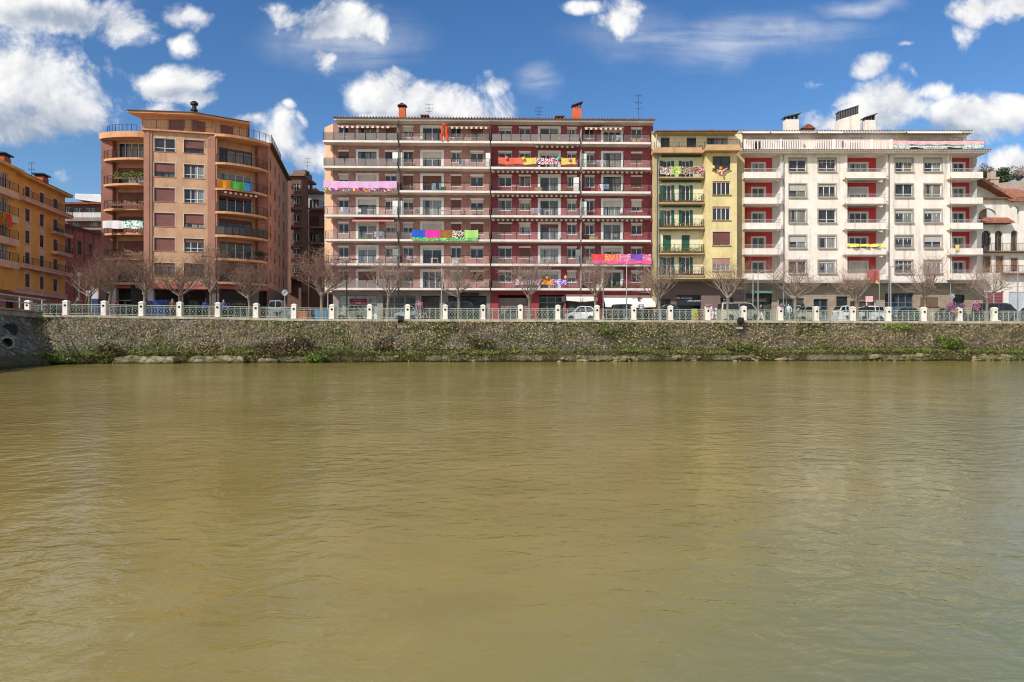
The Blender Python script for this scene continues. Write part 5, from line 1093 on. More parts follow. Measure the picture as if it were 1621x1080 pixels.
def quay():
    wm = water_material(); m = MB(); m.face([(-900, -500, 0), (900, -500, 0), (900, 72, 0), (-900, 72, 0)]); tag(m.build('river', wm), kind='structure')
    # street sheet from the coping to the horizon
    g = MB(); xs = [-900, -200, -60, -43, -38, -32, -25, -17.4, -8, .8, 10, 19, 34, 48, 70, 200, 900]
    for a, b in zip(xs, xs[1:]): g.face([(a, yr(a) + .1, zc(a) - .13), (b, yr(b) + .1, zc(b) - .13), (b, 3000, zc(b) - .13), (a, 3000, zc(a) - .13)])
    tag(g.build('pavement', PAVE), kind='structure')
    g = MB()
    for a, b in zip(xs[2:-2], xs[3:-1]): g.raw([(a, yr(a) + 4.6, zc(a) - .126), (b, yr(b) + 4.6, zc(b) - .126), (b, yr(b) + 10.2, zc(b) - .126), (a, yr(a) + 10.2, zc(a) - .126)], [(0, 1, 2, 3)])
    tag(g.build('road', ASPH), kind='structure')
    for nm, dy in (('kerb', 4.45), ('kerb', 10.2)):
        g = MB()
        for a, b in zip(xs[2:-2], xs[3:-1]): g.raw([(a, yr(a) + dy, zc(a) - .2), (b, yr(b) + dy, zc(b) - .2), (b, yr(b) + dy + .15, zc(b) - .2), (a, yr(a) + dy + .15, zc(a) - .2), (a, yr(a) + dy, zc(a) - .01), (b, yr(b) + dy, zc(b) - .01), (b, yr(b) + dy + .15, zc(b) - .01), (a, yr(a) + dy + .15, zc(a) - .01)], [(4, 5, 6, 7), (0, 1, 5, 4), (2, 3, 7, 6)])
        tag(g.build(nm, CONC), kind='structure')
    g = MB()
    for k in range(26):
        x = -60 + k * 5; y = yr(x) + 6.9; g.face([(x, y, zc(x) - .12), (x + 2, y, zc(x + 2) - .12), (x + 2, y + .12, zc(x + 2) - .12), (x, y + .12, zc(x) - .12)])
    tag(g.build('road_marking', WHITE), kind='structure')
    # rubble wall
    rub = masonry('rubble_stone', (.39, .36, .295, 1), (.22, .2, .165, 1), .75, (.085, .07, .016, 1), 4.6)
    q = empty('quay_wall', (0, 0, 0), 'long rubble quay wall overgrown with dry ivy and moss above the muddy river', 'quay wall')
    w = MB(); dx = .22; x0 = -46; n = int(112 / dx); nv = 26
    for i in range(n + 1):
        x = x0 + i * dx
        for k in range(nv + 1):
            v = k / nv; y, z = wall_point(x, v); o = (fbm(x * 1.6, z * 2.2, 4) - .5) * .28 + (vnoise(x * 4, z * 6, 9) - .5) * .1
            if k == 0: z = -.5
            xx = x
            if x < -38.5: xx = x; 
            w.v.append((xx, y - o, z))
    for i in range(n):
        for k in range(nv):
            a = i * (nv + 1) + k; w.f.append((a, a + nv + 1, a + nv + 2, a + 1)); w.m.append(0)
    w.build('rubble_face', rub, q, smooth=True)
    c = MB(); xs2 = [x0 + .3 + i * 1.6 for i in range(70)]
    for a, b in zip(xs2, xs2[1:]):
        y0, y1 = yr(a) - .32, yr(b) - .32; za, zb_ = zc(a), zc(b); b_ = b - .012
        c.raw([(a, y0, za - .24), (b_, y1, zb_ - .24), (b_, y1 + .62, zb_ - .24), (a, y0 + .62, za - .24), (a, y0, za), (b_, y1, zb_), (b_, y1 + .62, zb_), (a, y0 + .62, za)], [(4, 5, 6, 7), (0, 1, 5, 4), (1, 2, 6, 5), (2, 3, 7, 6), (3, 0, 4, 7), (3, 2, 1, 0)])
    c.build('coping', mat('coping_stone', lin('b0a894'), .9, .22, .3, bump=.4, speck=.4, nscale=1.6), q)
    led = masonry('ledge_concrete', (.40, .345, .23, 1), (.33, .285, .19, 1), .02, (.12, .11, .03, 1), .7)
    for a, b, h in ((189, 283, .66), (297, 385, .68), (401, 434, .42)):
        s = MB(); pa, pb = at(a, 570, 60.5), at(b, 570, 60.9); r = random.Random(a); nn = 14; top = []
        for k in range(nn + 1): t = k / nn; x = pa.x + (pb.x - pa.x) * t; top.append((x, h * (1 - .25 * abs(2 * t - 1) ** 6) + r.uniform(-.05, .05)))
        s.slab_y([(pa.x - .25, -.4), (pb.x + .3, -.4)] + top[::-1], yf(pa.x) - .22, yf(pa.x) + .9); s.v = [(x_ + r.uniform(-.12, .12), y_ + (r.uniform(-.08, .08) if z_ > -.3 else -.2), z_ + r.uniform(-.05, .05)) for x_, y_, z_ in s.v]; s.build('ledge_block', led, q)
    pale = mat('pale_rubble', lin('8c8060'), .95, .3, .3, bump=.4); r = random.Random(77)
    for lo, hi, cnt in ((880, 1010, 26), (1050, 1110, 12), (1160, 1260, 16), (1380, 1480, 22), (1520, 1620, 22), (600, 760, 10), (115, 180, 12)):
        for k in range(cnt):
            px = r.uniform(lo, hi); x = (px - CX) / F * 66; y = yf(x) - r.uniform(-.1, .12); s = .10 + r.random() * .22
            b = MB(); b.ell((0, 0, 0), (s * r.uniform(.8, 1.9), s * .6, s * r.uniform(.35, .8)), 6, 4); b.v = [(vx * (1 + r.uniform(-.35, .35)), vy + r.uniform(-.04, .04), vz * (1 + r.uniform(-.4, .4))) for vx, vy, vz in b.v]
            b.build('stone', pale, q, (x, y, r.uniform(.02, .6)))
    # shaded return wall at the bridge end
    w = MB(); n, nv = 60, 18
    for i in range(n + 1):
        t = i / n
        for k in range(nv + 1):
            v = k / nv; Y0, Y1 = 58.4 - 30 * t, 65.6 - 30 * t; X0, X1 = -38.3 + 8.5 * t, -46.2 + 11 * t
            o = (fbm(t * 45, v * 7, 14) - .5) * .7; z = -.5 + 4.75 * v
            w.v.append((X0 + (X1 - X0) * v + o, Y0 + (Y1 - Y0) * v, z))
    for i in range(n):
        for k in range(nv): a = i * (nv + 1) + k; w.f.append((a, a + 1, a + nv + 2, a + nv + 1)); w.m.append(0)
    ab = empty('bridge_abutment', (0, 0, 0), 'dark sloping stone bridge abutment with a round drain pipe', 'abutment')
    w.build('stone_face', masonry('abutment_stone', (.30, .29, .26, 1), (.12, .115, .105, 1), .6, (.05, .055, .025, 1), 1.6, 0), ab, smooth=True)
    s = MB(); s.prism([(-60, 30), (-36.5, 30), (-45.6, 65.0), (-45.2, 66), (-60, 66)], 4.2, 4.72); s.prism([(-60, 30), (-36.2, 30), (-45.3, 64.9), (-45, 66.2), (-60, 66.2)], 4.722, 4.86); s.build('deck_edge', CONC, ab)
    pc = at(10.5, 543, 52.6); pp = MB(); n = 20
    pp.lathe((0, 0, 0), [(.38, 1.5), (.38, -.25), (.48, -.25), (.48, 1.5)], n, axis='x'); pp.v = [(-vx, vy, vz) for vx, vy, vz in pp.v]
    o = pp.build('drain_pipe', mat('pipe_grey', lin('8a8a86'), .7, .15, .4), ab, pc, R(-42)); dk = MB(); dk.lathe((0, 0, 0), [(.375, -.6), (.375, -.62)], n, axis='x'); link('pipe_mouth', dk.mesh('pipe_mouth', BLACK), o)
    for px, py, rr in ((16, 522, .62), (-2, 525, .66)):
        h = MB(); h.lathe((0, 0, 0), [(rr * .9, 0), (rr * .8, .06)], 12, axis='x'); h.build('drain_hole', BLACK, ab, at(px, py, 56.0), R(-42))
    rl = MB(); p0, p1 = Vector((-45.0, 65.8, 4.86)), Vector((-38.2, 40, 4.9))
    for z in (.55, 1.05): rl.tube([p0 + Vector((0, 0, z)), p1 + Vector((0, 0, z))], .06, 6)
    for k in range(6): p = p0.lerp(p1, (k + .15) / 5.5); rl.tube([p, p + Vector((0, 0, 1.05))], .05, 5)
    rl.build('parapet_rail', mat('rail_grey', lin('b8b6b2'), .5), ab)
    return q

POSTS = [45, 105, 165.5, 225, 285, 345.6, 406, 466, 526, 585.5, 645.6, 705, 764.6, 823.6, 883, 944.7, 1003, 1061, 1120, 1177, 1235, 1291.6, 1349.4, 1405.6, 1461.6, 1518, 1573.6, 1629]
def post_xy(px):
    x = (px - CX) / F * 66
    for _ in range(5): x = (px - CX) / F * yr(x)
    return x, yr(x)
def balustrade():
    root = empty('quay_railing', (0, 66, 4), 'green-grey iron railing between white square posts with dark round studs along the quay', 'railing')
    wp_ = mat('post_white', lin('e4ddd0'), .75, .12, .55, speck=.25); gp = mat('rail_green_grey', lin('a2ad9e'), .5, .08, metal=.1); P0 = Vector((0, 66, 4))
    pm = MB(); s = .25
    pm.box(-s, s, -s, s, -.02, .12); pm.box(-s + .025, s - .025, -s + .025, s - .025, .12, 1.22); pm.box(-s - .005, s + .005, -s - .005, s + .005, 1.222, 1.3)
    pm.raw([(-s, -s, 1.302), (s, -s, 1.302), (s, s, 1.302), (-s, s, 1.302), (-s * .4, -s * .4, 1.42), (s * .4, -s * .4, 1.42), (s * .4, s * .4, 1.42), (-s * .4, s * .4, 1.42)], [(0, 1, 5, 4), (1, 2, 6, 5), (2, 3, 7, 6), (3, 0, 4, 7), (4, 5, 6, 7)])
    pmesh = pm.mesh('post', wp_); md = MB(); md.lathe((0, 0, 0), [(.11, 0), (.11, -.03), (.05, -.06)], 12, axis='y'); mmesh = md.mesh('stud', DARKMET)
    pts = [post_xy(p) for p in POSTS]
    for i, (x, y) in enumerate(pts):
        z = zc(x); o = link('post', pmesh, root, Vector((x, y, z)) - P0); link('stud', mmesh, o, (0, -s + .02, .92))
    for i in range(len(pts) - 1):
        (xa, ya), (xb, yb) = pts[i], pts[i + 1]; L = math.hypot(xb - xa, yb - ya) - 2 * s; a = math.atan2(yb - ya, xb - xa); dz = zc(xb) - zc(xa)
        m = MB(); H = lambda x, z: (x, 0, z + dz * x / L)
        for z, r_ in ((1.02, .035), (.86, .022), (.12, .025)): m.tube([H(0, z), H(L, z)], r_, 5)
        n = 4; e = .1
        for k in range(n + 2):
            x = e + (L - 2 * e) * (k / (n + 1)); m.tube([H(x, -.0), H(x, 1.02)], .03, 4)
        for k in range(n + 1):
            x0, x1 = e + (L - 2 * e) * k / (n + 1), e + (L - 2 * e) * (k + 1) / (n + 1); c, rr = (x0 + x1) / 2, min((x1 - x0) * .42, .3); zc_ = .49
            m.tube([H(x0, .12), H(x1, .86)], .010, 3); m.tube([H(x0, .86), H(x1, .12)], .010, 3)
            m.tube([H(c + rr * math.cos(t * math.pi / 6), zc_ + rr * math.sin(t * math.pi / 6)) for t in range(13)], .012, 3)
            m.lathe((c, 0, zc_ + dz * c / L), [(.05, -.015), (.05, .015)], 6, axis='y')
        dx_, dy_ = math.cos(a) * s, math.sin(a) * s
        link('rail_panel', m.mesh('rail_panel', gp), root, Vector((xa + dx_, ya + dy_, zc(xa))) - P0, a)
    return root

def plant_mats():
    return [mat('leaf_tan', lin('b3a27e'), .9, .2), mat('leaf_olive', lin('807b40'), .9, .25), mat('leaf_green', lin('5f7c2a'), .8, .25), mat('twig_brown', lin('5e4836'), .9, .2), mat('leaf_dark', lin('45492a'), .9, .2), mat('leaf_fresh', lin('7f9c34'), .8, .2), mat('twig_grey', lin('a2917c'), .9, .2)]
def vegetation():
    L = plant_mats(); r = random.Random(11); m = MB()
    def dens(px, v):
        d = 0.0
        if px < 100: d = .25 + .3 * (v > .8)
        elif px < 190: d = .65 if v > .35 else .9
        elif px < 520: d = 1.15
        elif px < 780: d = .9
        elif px < 960: d = .42
        elif px < 1160: d = .6
        elif px < 1300: d = .55
        else: d = .85
        if v > .93: d += .3
        return d
    cnt = 0
    while cnt < 70000:
        x = r.uniform(-46, 52); v = r.random() ** .9; px = CX + x / 66 * F
        if px < 78 + (1 - v) * 55 and x < -36 and v < .9: 
            if r.random() > .12: continue
        if v < .16 and r.random() > .25: continue
        cl = fbm(x * .55, v * 4.2, 21); c2 = fbm(x * 2.2, v * 11, 33)
        if r.random() > dens(px, v) * max(0, (cl * .6 + c2 * .6 - .34)) * 3.2: continue
        y, z = wall_point(x, v); out = abs(r.gauss(0, .16)) + .03 + (.35 if cl > .58 and px < 800 else 0) * r.random()
        pick = r.random(); moss = v < .32
        green = fbm(x * .3 + 9, v * 2, 55)
        if moss: mi = 2 if pick < .22 else (1 if pick < .75 else 4)
        elif green > .56: mi = 2 if pick < .14 else (1 if pick < .5 else (0 if pick < .82 else 4))
        else: mi = 0 if pick < .36 else (1 if pick < .62 else (6 if pick < .86 else (3 if pick < .95 else 4)))
        p = Vector((x, y - out, z + r.uniform(-.05, .1)))
        if mi in (3, 6) and r.random() < .6:
            d = Vector((r.gauss(0, .5), -abs(r.gauss(0, .3)), r.gauss(.2, .6))).normalized() * r.uniform(.25, .7); n_ = d.cross(Vector((0, 1, .3))).normalized() * .012
            m.face([p - n_, p + n_, p + d + n_ * .4, p + d - n_ * .4], mi)
        else: m.leaf(r, p, r.uniform(.04, .12), mi, .6)
        cnt += 1
    tag(m.build('wall_ivy', L), 'dry tan and olive ivy and weeds covering the rubble quay wall', 'ivy', kind='stuff')
    # moss cushion on the footing ledge
    m = MB(); cnt = 0
    while cnt < 7000:
        x = r.uniform(-37, 52); px = CX + x / 66 * F
        if fbm(x * .8, 3, 8) < .42: continue
        y, z = wall_point(x, r.uniform(.17, .27)); m.leaf(r, Vector((x, y - r.uniform(0, .15), z + r.uniform(-.02, .14))), r.uniform(.04, .12), r.choice((1, 2, 5, 4, 1))); cnt += 1
    tag(m.build('ledge_moss', L), 'moss and low green growth on the footing ledge of the quay wall', 'moss', kind='stuff')
    # bushes one can tell apart: px, py centre, half-size px, leaf count, mats, label
    B = [(455, 552, 52, 21, 5200, (3, 3, 4, 3, 6), 'big dark brown leafless thicket hanging down to the water', 'thicket'), (140, 563, 45, 9, 1300, (2, 5, 2, 4), 'bright green ivy clump at the water below the wall corner', 'bush'),
         (510, 567, 16, 8, 500, (2, 5, 4), 'small fresh green bush at the waterline beside the brown thicket', 'bush'), (610, 545, 24, 13, 800, (3, 6, 0, 4), 'round brown dry bush on the wall under the silver car', 'bush'),
         (1545, 541, 26, 10, 800, (2, 5, 4), 'leafy green bush on the wall below the pink flowers', 'bush'), (60, 501, 7, 6, 260, (1, 4, 2), 'olive tuft on the coping at the wall corner', 'tuft'),
         (205, 552, 30, 12, 800, (4, 1, 3), 'olive shrub above the first concrete ledge block', 'shrub'), (340, 552, 40, 12, 1000, (3, 0, 1, 6), 'dry reddish-brown shrub above the second concrete ledge block', 'shrub'),
         (965, 525, 20, 9, 500, (4, 2, 1), 'dark green ivy patch on the stones below the dark red block', 'bush'), (1190, 548, 40, 8, 700, (1, 2, 4), 'olive grass cushion on the ledge below the wall floodlight of the white block', 'grass clump'),
         (1460, 514, 24, 5, 420, (2, 5), 'green creeper spilling over the coping in front of the blue-grey doors', 'creeper'), (760, 540, 22, 9, 500, (3, 4, 1), 'dark dry shrub low on the wall under the black car', 'shrub')]
    for px, py, sx, sy, n, ms, lab, cat in B:
        x = (px - CX) / F * 63.5; v = max(.05, min(.97, (572 - py) / 62)); y, z = wall_point(x, v); k = y / F
        b = MB(); rr = random.Random(px)
        for _ in range(9 if n > 400 else 4):
            c = (rr.uniform(-.7, .7) * sx * k, rr.uniform(-.5, .05), rr.uniform(-.6, .6) * sy * k); b.leaves(rr, c, (sx * k * .5, .5, sy * k * .6), n // 9, .11, ms, .2)
        for _ in range(70 if n > 700 else 24):
            p = Vector((rr.uniform(-1, 1) * sx * k * .9, rr.uniform(-.2, .3), -sy * k * .5)); d = Vector((rr.gauss(0, .5), rr.uniform(-.7, 0), rr.uniform(.2, 1.3))) * sy * k * .9; b.tube([p, p + d * .6 + Vector((0, 0, .1)), p + d], [.022, .015, .006], 3, 3, cap=False)
        tag(b.build('bush', L, loc=(x, y - .25, z)), lab, cat, 'bushes on the quay wall')

# ---------------------------------------------------------------- trees
def tree_proto(seed, dense, bud, H=6.8, spread=3.2, upright=.55):
    r = random.Random(seed); tk, cr = MB(), MB(); th = r.uniform(2.35, 2.7)
    tk.tube([(0, 0, -.2), (.02, 0, .4), (r.uniform(-.1, .1), r.uniform(-.1, .1), th * .6), (r.uniform(-.1, .1), 0, th)], [.2, .15, .13, .17], 7)
    base = Vector((0, 0, th)); tk.ell((0, 0, th - .05), (.24, .22, .26), 8, 5)
    def branch(mb, p, d, L, r0, segs, wig, n):
        pts = [p]; q = p.copy(); dd = d.normalized()
        for i in range(segs):
            dd = (dd + Vector((r.gauss(0, wig), r.gauss(0, wig), r.gauss(.06, wig)))).normalized(); q = q + dd * (L / segs); pts.append(q.copy())
        mb.tube(pts, [r0 * (1 - .62 * i / segs) for i in range(segs + 1)], n, cap=False); return pts, dd
    limbs = []
    for k in range(6):
        a = 2 * math.pi * (k + r.uniform(-.3, .3)) / 6; d = Vector((math.cos(a), math.sin(a), r.uniform(.5, 1.15)))
        limbs.append(branch(tk, base - Vector((0, 0, r.uniform(0, .3))), d, r.uniform(1.4, 2.2) * spread / 3.2, r.uniform(.07, .10), 4, .12, 5))
    limbs.append(branch(tk, base, Vector((r.uniform(-.2, .2), r.uniform(-.2, .2), 1)), 1.5, .1, 4, .1, 5))
    for pts, dd in limbs: q = pts[-1]; tk.ell(q, (.07, .07, .08), 6, 4)
    sec = []
    for pts, dd in limbs:
        for k in range(5):
            i = r.randint(1, 4); o = Vector((r.gauss(0, 1), r.gauss(0, 1), r.gauss(upright, .45))).normalized()
            sec.append(branch(tk, pts[i], dd * .6 + o, r.uniform(1.2, 2.3) * H / 6.8, r.uniform(.022, .036), 4, .14, 4))
    ter = []
    for pts, dd in sec:
        for k in range(4 + dense):
            i = r.randint(1, 4); o = Vector((r.gauss(0, 1), r.gauss(0, 1), r.gauss(upright, .5))).normalized()
            ter.append(branch(cr, pts[i], dd * .6 + o * .9, r.uniform(.9, 1.8), r.uniform(.011, .016), 3, .16, 3))
    for pts, dd in ter:
        for k in range(3 + dense):
            i = r.randint(1, 3); o = Vector((r.gauss(0, 1), r.gauss(0, 1), r.gauss(.3, .6))).normalized(); q, _ = branch(cr, pts[i], dd * .5 + o, r.uniform(.5, 1.0), r.uniform(.006, .010), 2, .15, 3)
            for _ in range(bud):
                cr.leaf(r, q[r.randint(0, 2)] + Vector((r.gauss(0, .05), r.gauss(0, .05), r.gauss(0, .05))), r.uniform(.028, .06), 1)
    return tk, cr
TREES = [(142, 'T', 'small young tree with rusty twigs before the pink house', .82), (175.5, 'L', 'bare twiggy tree under the white and green cloth balcony', .95), (230, 'L', 'bare twiggy tree behind the blue bins', 1.0), (285.5, 'L', 'bare twiggy tree in front of the middle of the peach tower', 1.0),
         (333, 'L', 'bare twiggy tree next to the tall double street lamp', 1.0), (394, 'B', 'bare tree with lilac tint before the angled loggias of the tower', 1.0), (509, 'P', 'pink-budded round tree at the mouth of the shaded street', 1.06),
         (613.7, 'R', 'slender bare tree between the silver car and the teal car', .98), (726.5, 'R', 'pale forked bare tree in front of the black car', 1.0), (836.5, 'R', 'pale bare tree before the lilac balcony banner', .98), (941, 'R', 'bare tree between the white hatchback and the wide white awning', 1.02),
         (1045, 'W', 'wide bare tree where the red block meets the yellow house', 1.02), (1153, 'W', 'wide bare tree before the yellow house bay and the beige van', .98), (1256, 'W', 'spreading bare tree before the first window bay of the white block', 1.0), (1358, 'W', 'spreading bare tree beside the red and yellow flag', 1.0),
         (1466, 'W', 'spreading bare tree before the blue-grey doors of the white block', 1.0), (1563, 'W', 'pink-barked forked tree before the villa and the long black van', 1.0)]
def trees():
    bark = mat('bark_grey', lin('8a7d70'), .95, .2, bump=.4, bscale=12); tw = mat('twig_tan', lin('9a8274'), .95, .15); twr = mat('twig_reddish', lin('7f6455'), .95, .15)
    bud = mat('bud_pink', lin('b98a86'), .9, .2); budb = mat('bud_brown', lin('9a6f4e'), .9, .2)
    kinds = {'L': [(1, 2, 1), (2, 2, 1), (12, 1, 1)], 'P': [(3, 3, 2)], 'B': [(8, 2, 1)], 'R': [(4, 1, 0), (5, 1, 0), (15, 0, 1)], 'W': [(6, 1, 0), (7, 1, 0), (16, 1, 0)], 'T': [(9, 1, 1)]}
    ms = {}
    for k, v in kinds.items():
        for sd, de, bd in v:
            t, c = tree_proto(sd, de, bd, 6.6 if k in 'LPB' else 6.0, {'W': 4.3, 'P': 3.0}.get(k, 3.3), .8 if k == 'P' else (.6 if k == 'W' else .7))
            ms.setdefault(k, []).append((t.mesh('trunk', bark, True), c.mesh('crown', [tw if k in 'RW' else twr, bud if k in 'PB' else budb])))
    r = random.Random(2)
    for i, (px, k, lab, s) in enumerate(TREES):
        x, y = post_xy(px); y += 2.0; x = (px - CX) / F * y
        e = empty('plane_tree' if k != 'P' else 'plum_tree', (x, y, zc(x) - .13), lab, 'tree', 'bare trees along the quay'); t, c = ms[k][i % len(ms[k])]
        a = r.uniform(0, 6.28); s1 = s * r.uniform(.94, 1.06); link('trunk', t, e); link('crown', c, e); e.rotation_euler = (r.uniform(-.05, .05), r.uniform(-.06, .06), a); e.scale = (s * r.uniform(.9, 1.12), s * r.uniform(.9, 1.12), s1)

def hill_z(x, y):
    s = lambda a, b, t: (lambda q: q * q * (3 - 2 * q))(min(1, max(0, (t - a) / (b - a))))
    return 3.2 + .205 * y * s(135, 200, y) * s(95, 140, x) + (fbm(x * .03, y * .03, 3) - .5) * 5 * s(135, 200, y)
def hill():
    m = MB(); n, nv = 60, 14
    for i in range(n + 1):
        x = 60 + i * 8
        for k in range(nv + 1):
            y = 128 + k * 16; m.v.append((x, y, hill_z(x, y)))
    for i in range(n):
        for k in range(nv): a = i * (nv + 1) + k; m.f.append((a, a + nv + 1, a + nv + 2, a + 1)); m.m.append(0)
    tag(m.build('hill', mat('hill_grass', lin('6d6a44'), .95, .3, nscale=.05), smooth=True), kind='structure')
    lm = [mat('pine_green', lin('4c5b3a'), .9, .25), mat('pine_dark', lin('35422e'), .9, .25), mat('twig_grey', None), mat('twig_brown', None)]
    for px, py, yb, w, h, Y, ms, n, lab, cat in ((1562, 272, 300, 13, 14, 200, (3, 2, 3), 1500, 'bare brown tree on the hill behind the end of the white block', 'tree'), (1588, 280, 303, 19, 14, 195, (0, 1, 0), 2400, 'round green pine on the hill above the villa chimney', 'pine tree'), (1613, 276, 305, 14, 16, 205, (2, 2, 3), 1100, 'grey leafless tree on the hill above the farmhouse roof', 'tree')):
        p = at(px, yb, Y); k = Y / F; e = empty('hill_tree', p, lab, cat, 'trees on the hill'); r = random.Random(px); t = MB()
        t.tube([(0, 0, -3), (0, 0, (yb - py) * k)], [.5, .2], 6)
        for _ in range(30):
            a = r.uniform(0, 6.28); d = Vector((math.cos(a) * w * k * .8, math.sin(a) * w * k * .6, r.uniform(-.2, 1) * h * k * .8)); z = (yb - py) * k * .8; t.tube([(0, 0, z - 1), tuple(Vector((0, 0, z)) + d * .6), tuple(Vector((0, 0, z)) + d)], [.16, .09, .03], 4, cap=False)
        t.build('trunk', mat('bark_dark', lin('5a4c40'), .95), e); c = MB()
        for _ in range(9):
            q = (r.uniform(-.6, .6) * w * k, r.uniform(-.6, .6) * w * k, (yb - py) * k + r.uniform(-.5, .6) * h * k); c.leaves(r, q, (w * k * .5, w * k * .5, h * k * .42), n // 9, .30 if ms[0] == 0 else .2, ms, .3)
        c.build('crown', lm, e)
    m = MB(); r = random.Random(8)
    for _ in range(5200):
        x = r.uniform(118, 330); y = r.uniform(150, 340)
        q = Vector((x, y, hill_z(x, y) + r.uniform(0, 3.5))); m.leaf(r, q, r.uniform(.5, 1.2), r.choice((0, 1, 2, 3, 2)))
    tag(m.build('hill_woods', lm), 'mixed bare and green woods covering the hill behind the villa', 'woods', kind='stuff')
# ---------------------------------------------------------------- street furniture
def spot(px, dy):
    x = (px - CX) / F * 68
    for _ in range(5): x = (px - CX) / F * (yr(x) + dy)
    return Vector((x, yr(x) + dy, zc(x) - .13))
def zat(py, p): return HC + (HY - py) / F * p.y - p.z
def lamps():
    galv = mat('galvanised', lin('a9aaa8'), .45, .08, metal=.5); dk = mat('lamp_dark', lin('3c3a3a'), .5, metal=.3); lens = mat('lamp_lens', (.75, .75, .72, 1), .3)
    # px, top py, distance from the rail, arms (direction, length), material, label
    Ls = [(342.6, 407, 3.6, ((-1, 1.0), (1, .5)), dk, 'tall dark street lamp with twin heads before the peach tower'), (549, 412, 3.6, ((-1, .7), (1, .5)), dk, 'tall black street lamp with twin heads standing at the silver car'),
          (699, 424, 3.6, (), galv, 'plain grey pole before the wooden entrance door of the long block'), (955, 424, 3.6, (), galv, 'plain grey pole at the edge of the wide white awning'), (992, 413, 3.6, ((1, .35),), galv, 'grey street lamp standing before the middle of the wide white awning'),
          (1200, 430, 3.6, ((1, .7),), galv, 'grey street lamp with one arm before the restaurant entrance'), (1192, 434, 8, (), galv, 'thin grey pole beside the one-armed lamp at the restaurant'), (1410, 421, 3.6, ((1, .7), (1, 1.7)), galv, 'grey street lamp with long arm before the blue-grey doors'),
          (1611, 420, 3.6, ((1, 1.2),), galv, 'grey street lamp with one arm before the villa garage'), (1573, 432, 8.4, (), galv, 'thin pale pole behind the pink-barked tree at the villa'), (125, 438, 9, (), galv, 'small pale lantern pole before the pink house'), (519, 432, 5, (), galv, 'thin grey pole at the corner of the long block by the pink-budded tree')]
    for px, py, dy, arms, m, lab in Ls:
        p = spot(px, dy); h = zat(py, p); e = empty('street_lamp' if arms or px == 125 else 'street_pole', p, lab, 'street lamp' if arms or px == 125 else 'pole', 'lamps and poles along the quay street')
        b = MB(); b.lathe((0, 0, 0), [(.14, 0), (.14, .5), (.075, .6), (.06, h * .6), (.042, h)], 8); b.build('pole', m, e)
        for d, L in arms:
            a = MB(); a.tube([(0, 0, h - .15), (d * L * .6, 0, h + .02), (d * L, 0, h + .06)], .03, 5); o = a.build('arm', m, e)
            q = MB(); c = d * (L + .25); q.ell((c, 0, h + .07), (.36, .13, .08), 10, 5); hd = q.build('lamp_head', m, o); q = MB(); q.ell((c, 0, h + .03), (.25, .09, .06), 8, 4); q.build('lens', lens, hd)
        if px == 125: q = MB(); q.lathe((0, 0, h), [(.06, 0), (.2, .1), (.22, .35), (.26, .37), (.02, .5)], 8); q.build('lantern', lens, e)
    # traffic signs seen from the back
    bk = mat('sign_back', lin('a4aaa8'), .45, .08, metal=.3); wf = mat('sign_white', None)
    for px, py, r, dy, lab in ((451, 463.5, 5, 3.0, 'round grey sign seen from the back at the mouth of the shaded street'), (1507, 469, 4.2, 3.0, 'round pale sign before the dark doorway at the end of the white block')):
        p = spot(px, dy); h = zat(py, p); R_ = r / F * p.y; e = empty('road_sign', p, lab, 'road sign', 'round road signs'); b = MB(); b.tube([(0, 0, 0), (0, 0, h + R_ * .8)], .04, 6); b.build('pole', bk, e)
        d = MB(); d.lathe((0, -.07, h), [(R_ * .98, 0), (R_, .02), (R_, .03)], 20, axis='y'); o = d.build('sign_disc', bk, e); q = MB(); q.tube([(-R_ * .6, -.08, h - R_ * .5), (R_ * .5, -.08, h + R_ * .5)], .05, 4); q.build('bracket', galv, o)
    p = spot(150.5, 6); e = empty('information_sign', p, 'pale upright information panel on two posts near the blue bins and the pink house', 'sign'); h = zat(455, p)
    b = MB(); b.box(-.35, .3, -.04, .04, .6, h - .1); b.build('panel', mat('panel_grey', lin('b9b8b4'), .6), e); b = MB(); b.tube([(-.38, 0, 0), (-.38, 0, h)], .04, 5); b.build('post', bk, e); b = MB(); b.tube([(.34, 0, 0), (.34, 0, h + 1.5)], .04, 5); b.build('post', bk, e)
    b = MB(); b.box(-.95, -.42, -.03, .03, h - .9, h - .35); b.build('arrow_plate', mat('panel_grey', None), e)
    # floodlights bracketed to the quay wall
    for px, py, lab in ((634, 509, 'black floodlight on a bracket under the coping near the teal car'), (1172, 511, 'black floodlight on a bracket under the coping below the beige van')):
        x, y = post_xy(px); y -= .75; x = (px - CX) / F * y; z = HC + (HY - py) / F * y; e = empty('wall_floodlight', (x, y, z), lab, 'floodlight', 'floodlights on the quay wall')
        b = MB(); b.raw([(-.3, -.25, .0), (.3, -.25, .0), (.22, .15, -.1), (-.22, .15, -.1), (-.3, -.3, .42), (.3, -.3, .42), (.22, .15, .3), (-.22, .15, .3)], [(0, 3, 2, 1), (4, 5, 6, 7), (0, 1, 5, 4), (1, 2, 6, 5), (2, 3, 7, 6), (3, 0, 4, 7)]); hd = b.build('housing', DARKMET, e); hd.rotation_euler = (R(-25), 0, R(20))
        b = MB(); b.tube([(0, .1, 0), (0, .2, -.25), (0, .75, -.3)], .04, 5); b.build('bracket', DARKMET, e); b = MB(); b.box(-.28, .2, -.1, .6, -.62, -.4); b.build('junction_box', CONC, e)

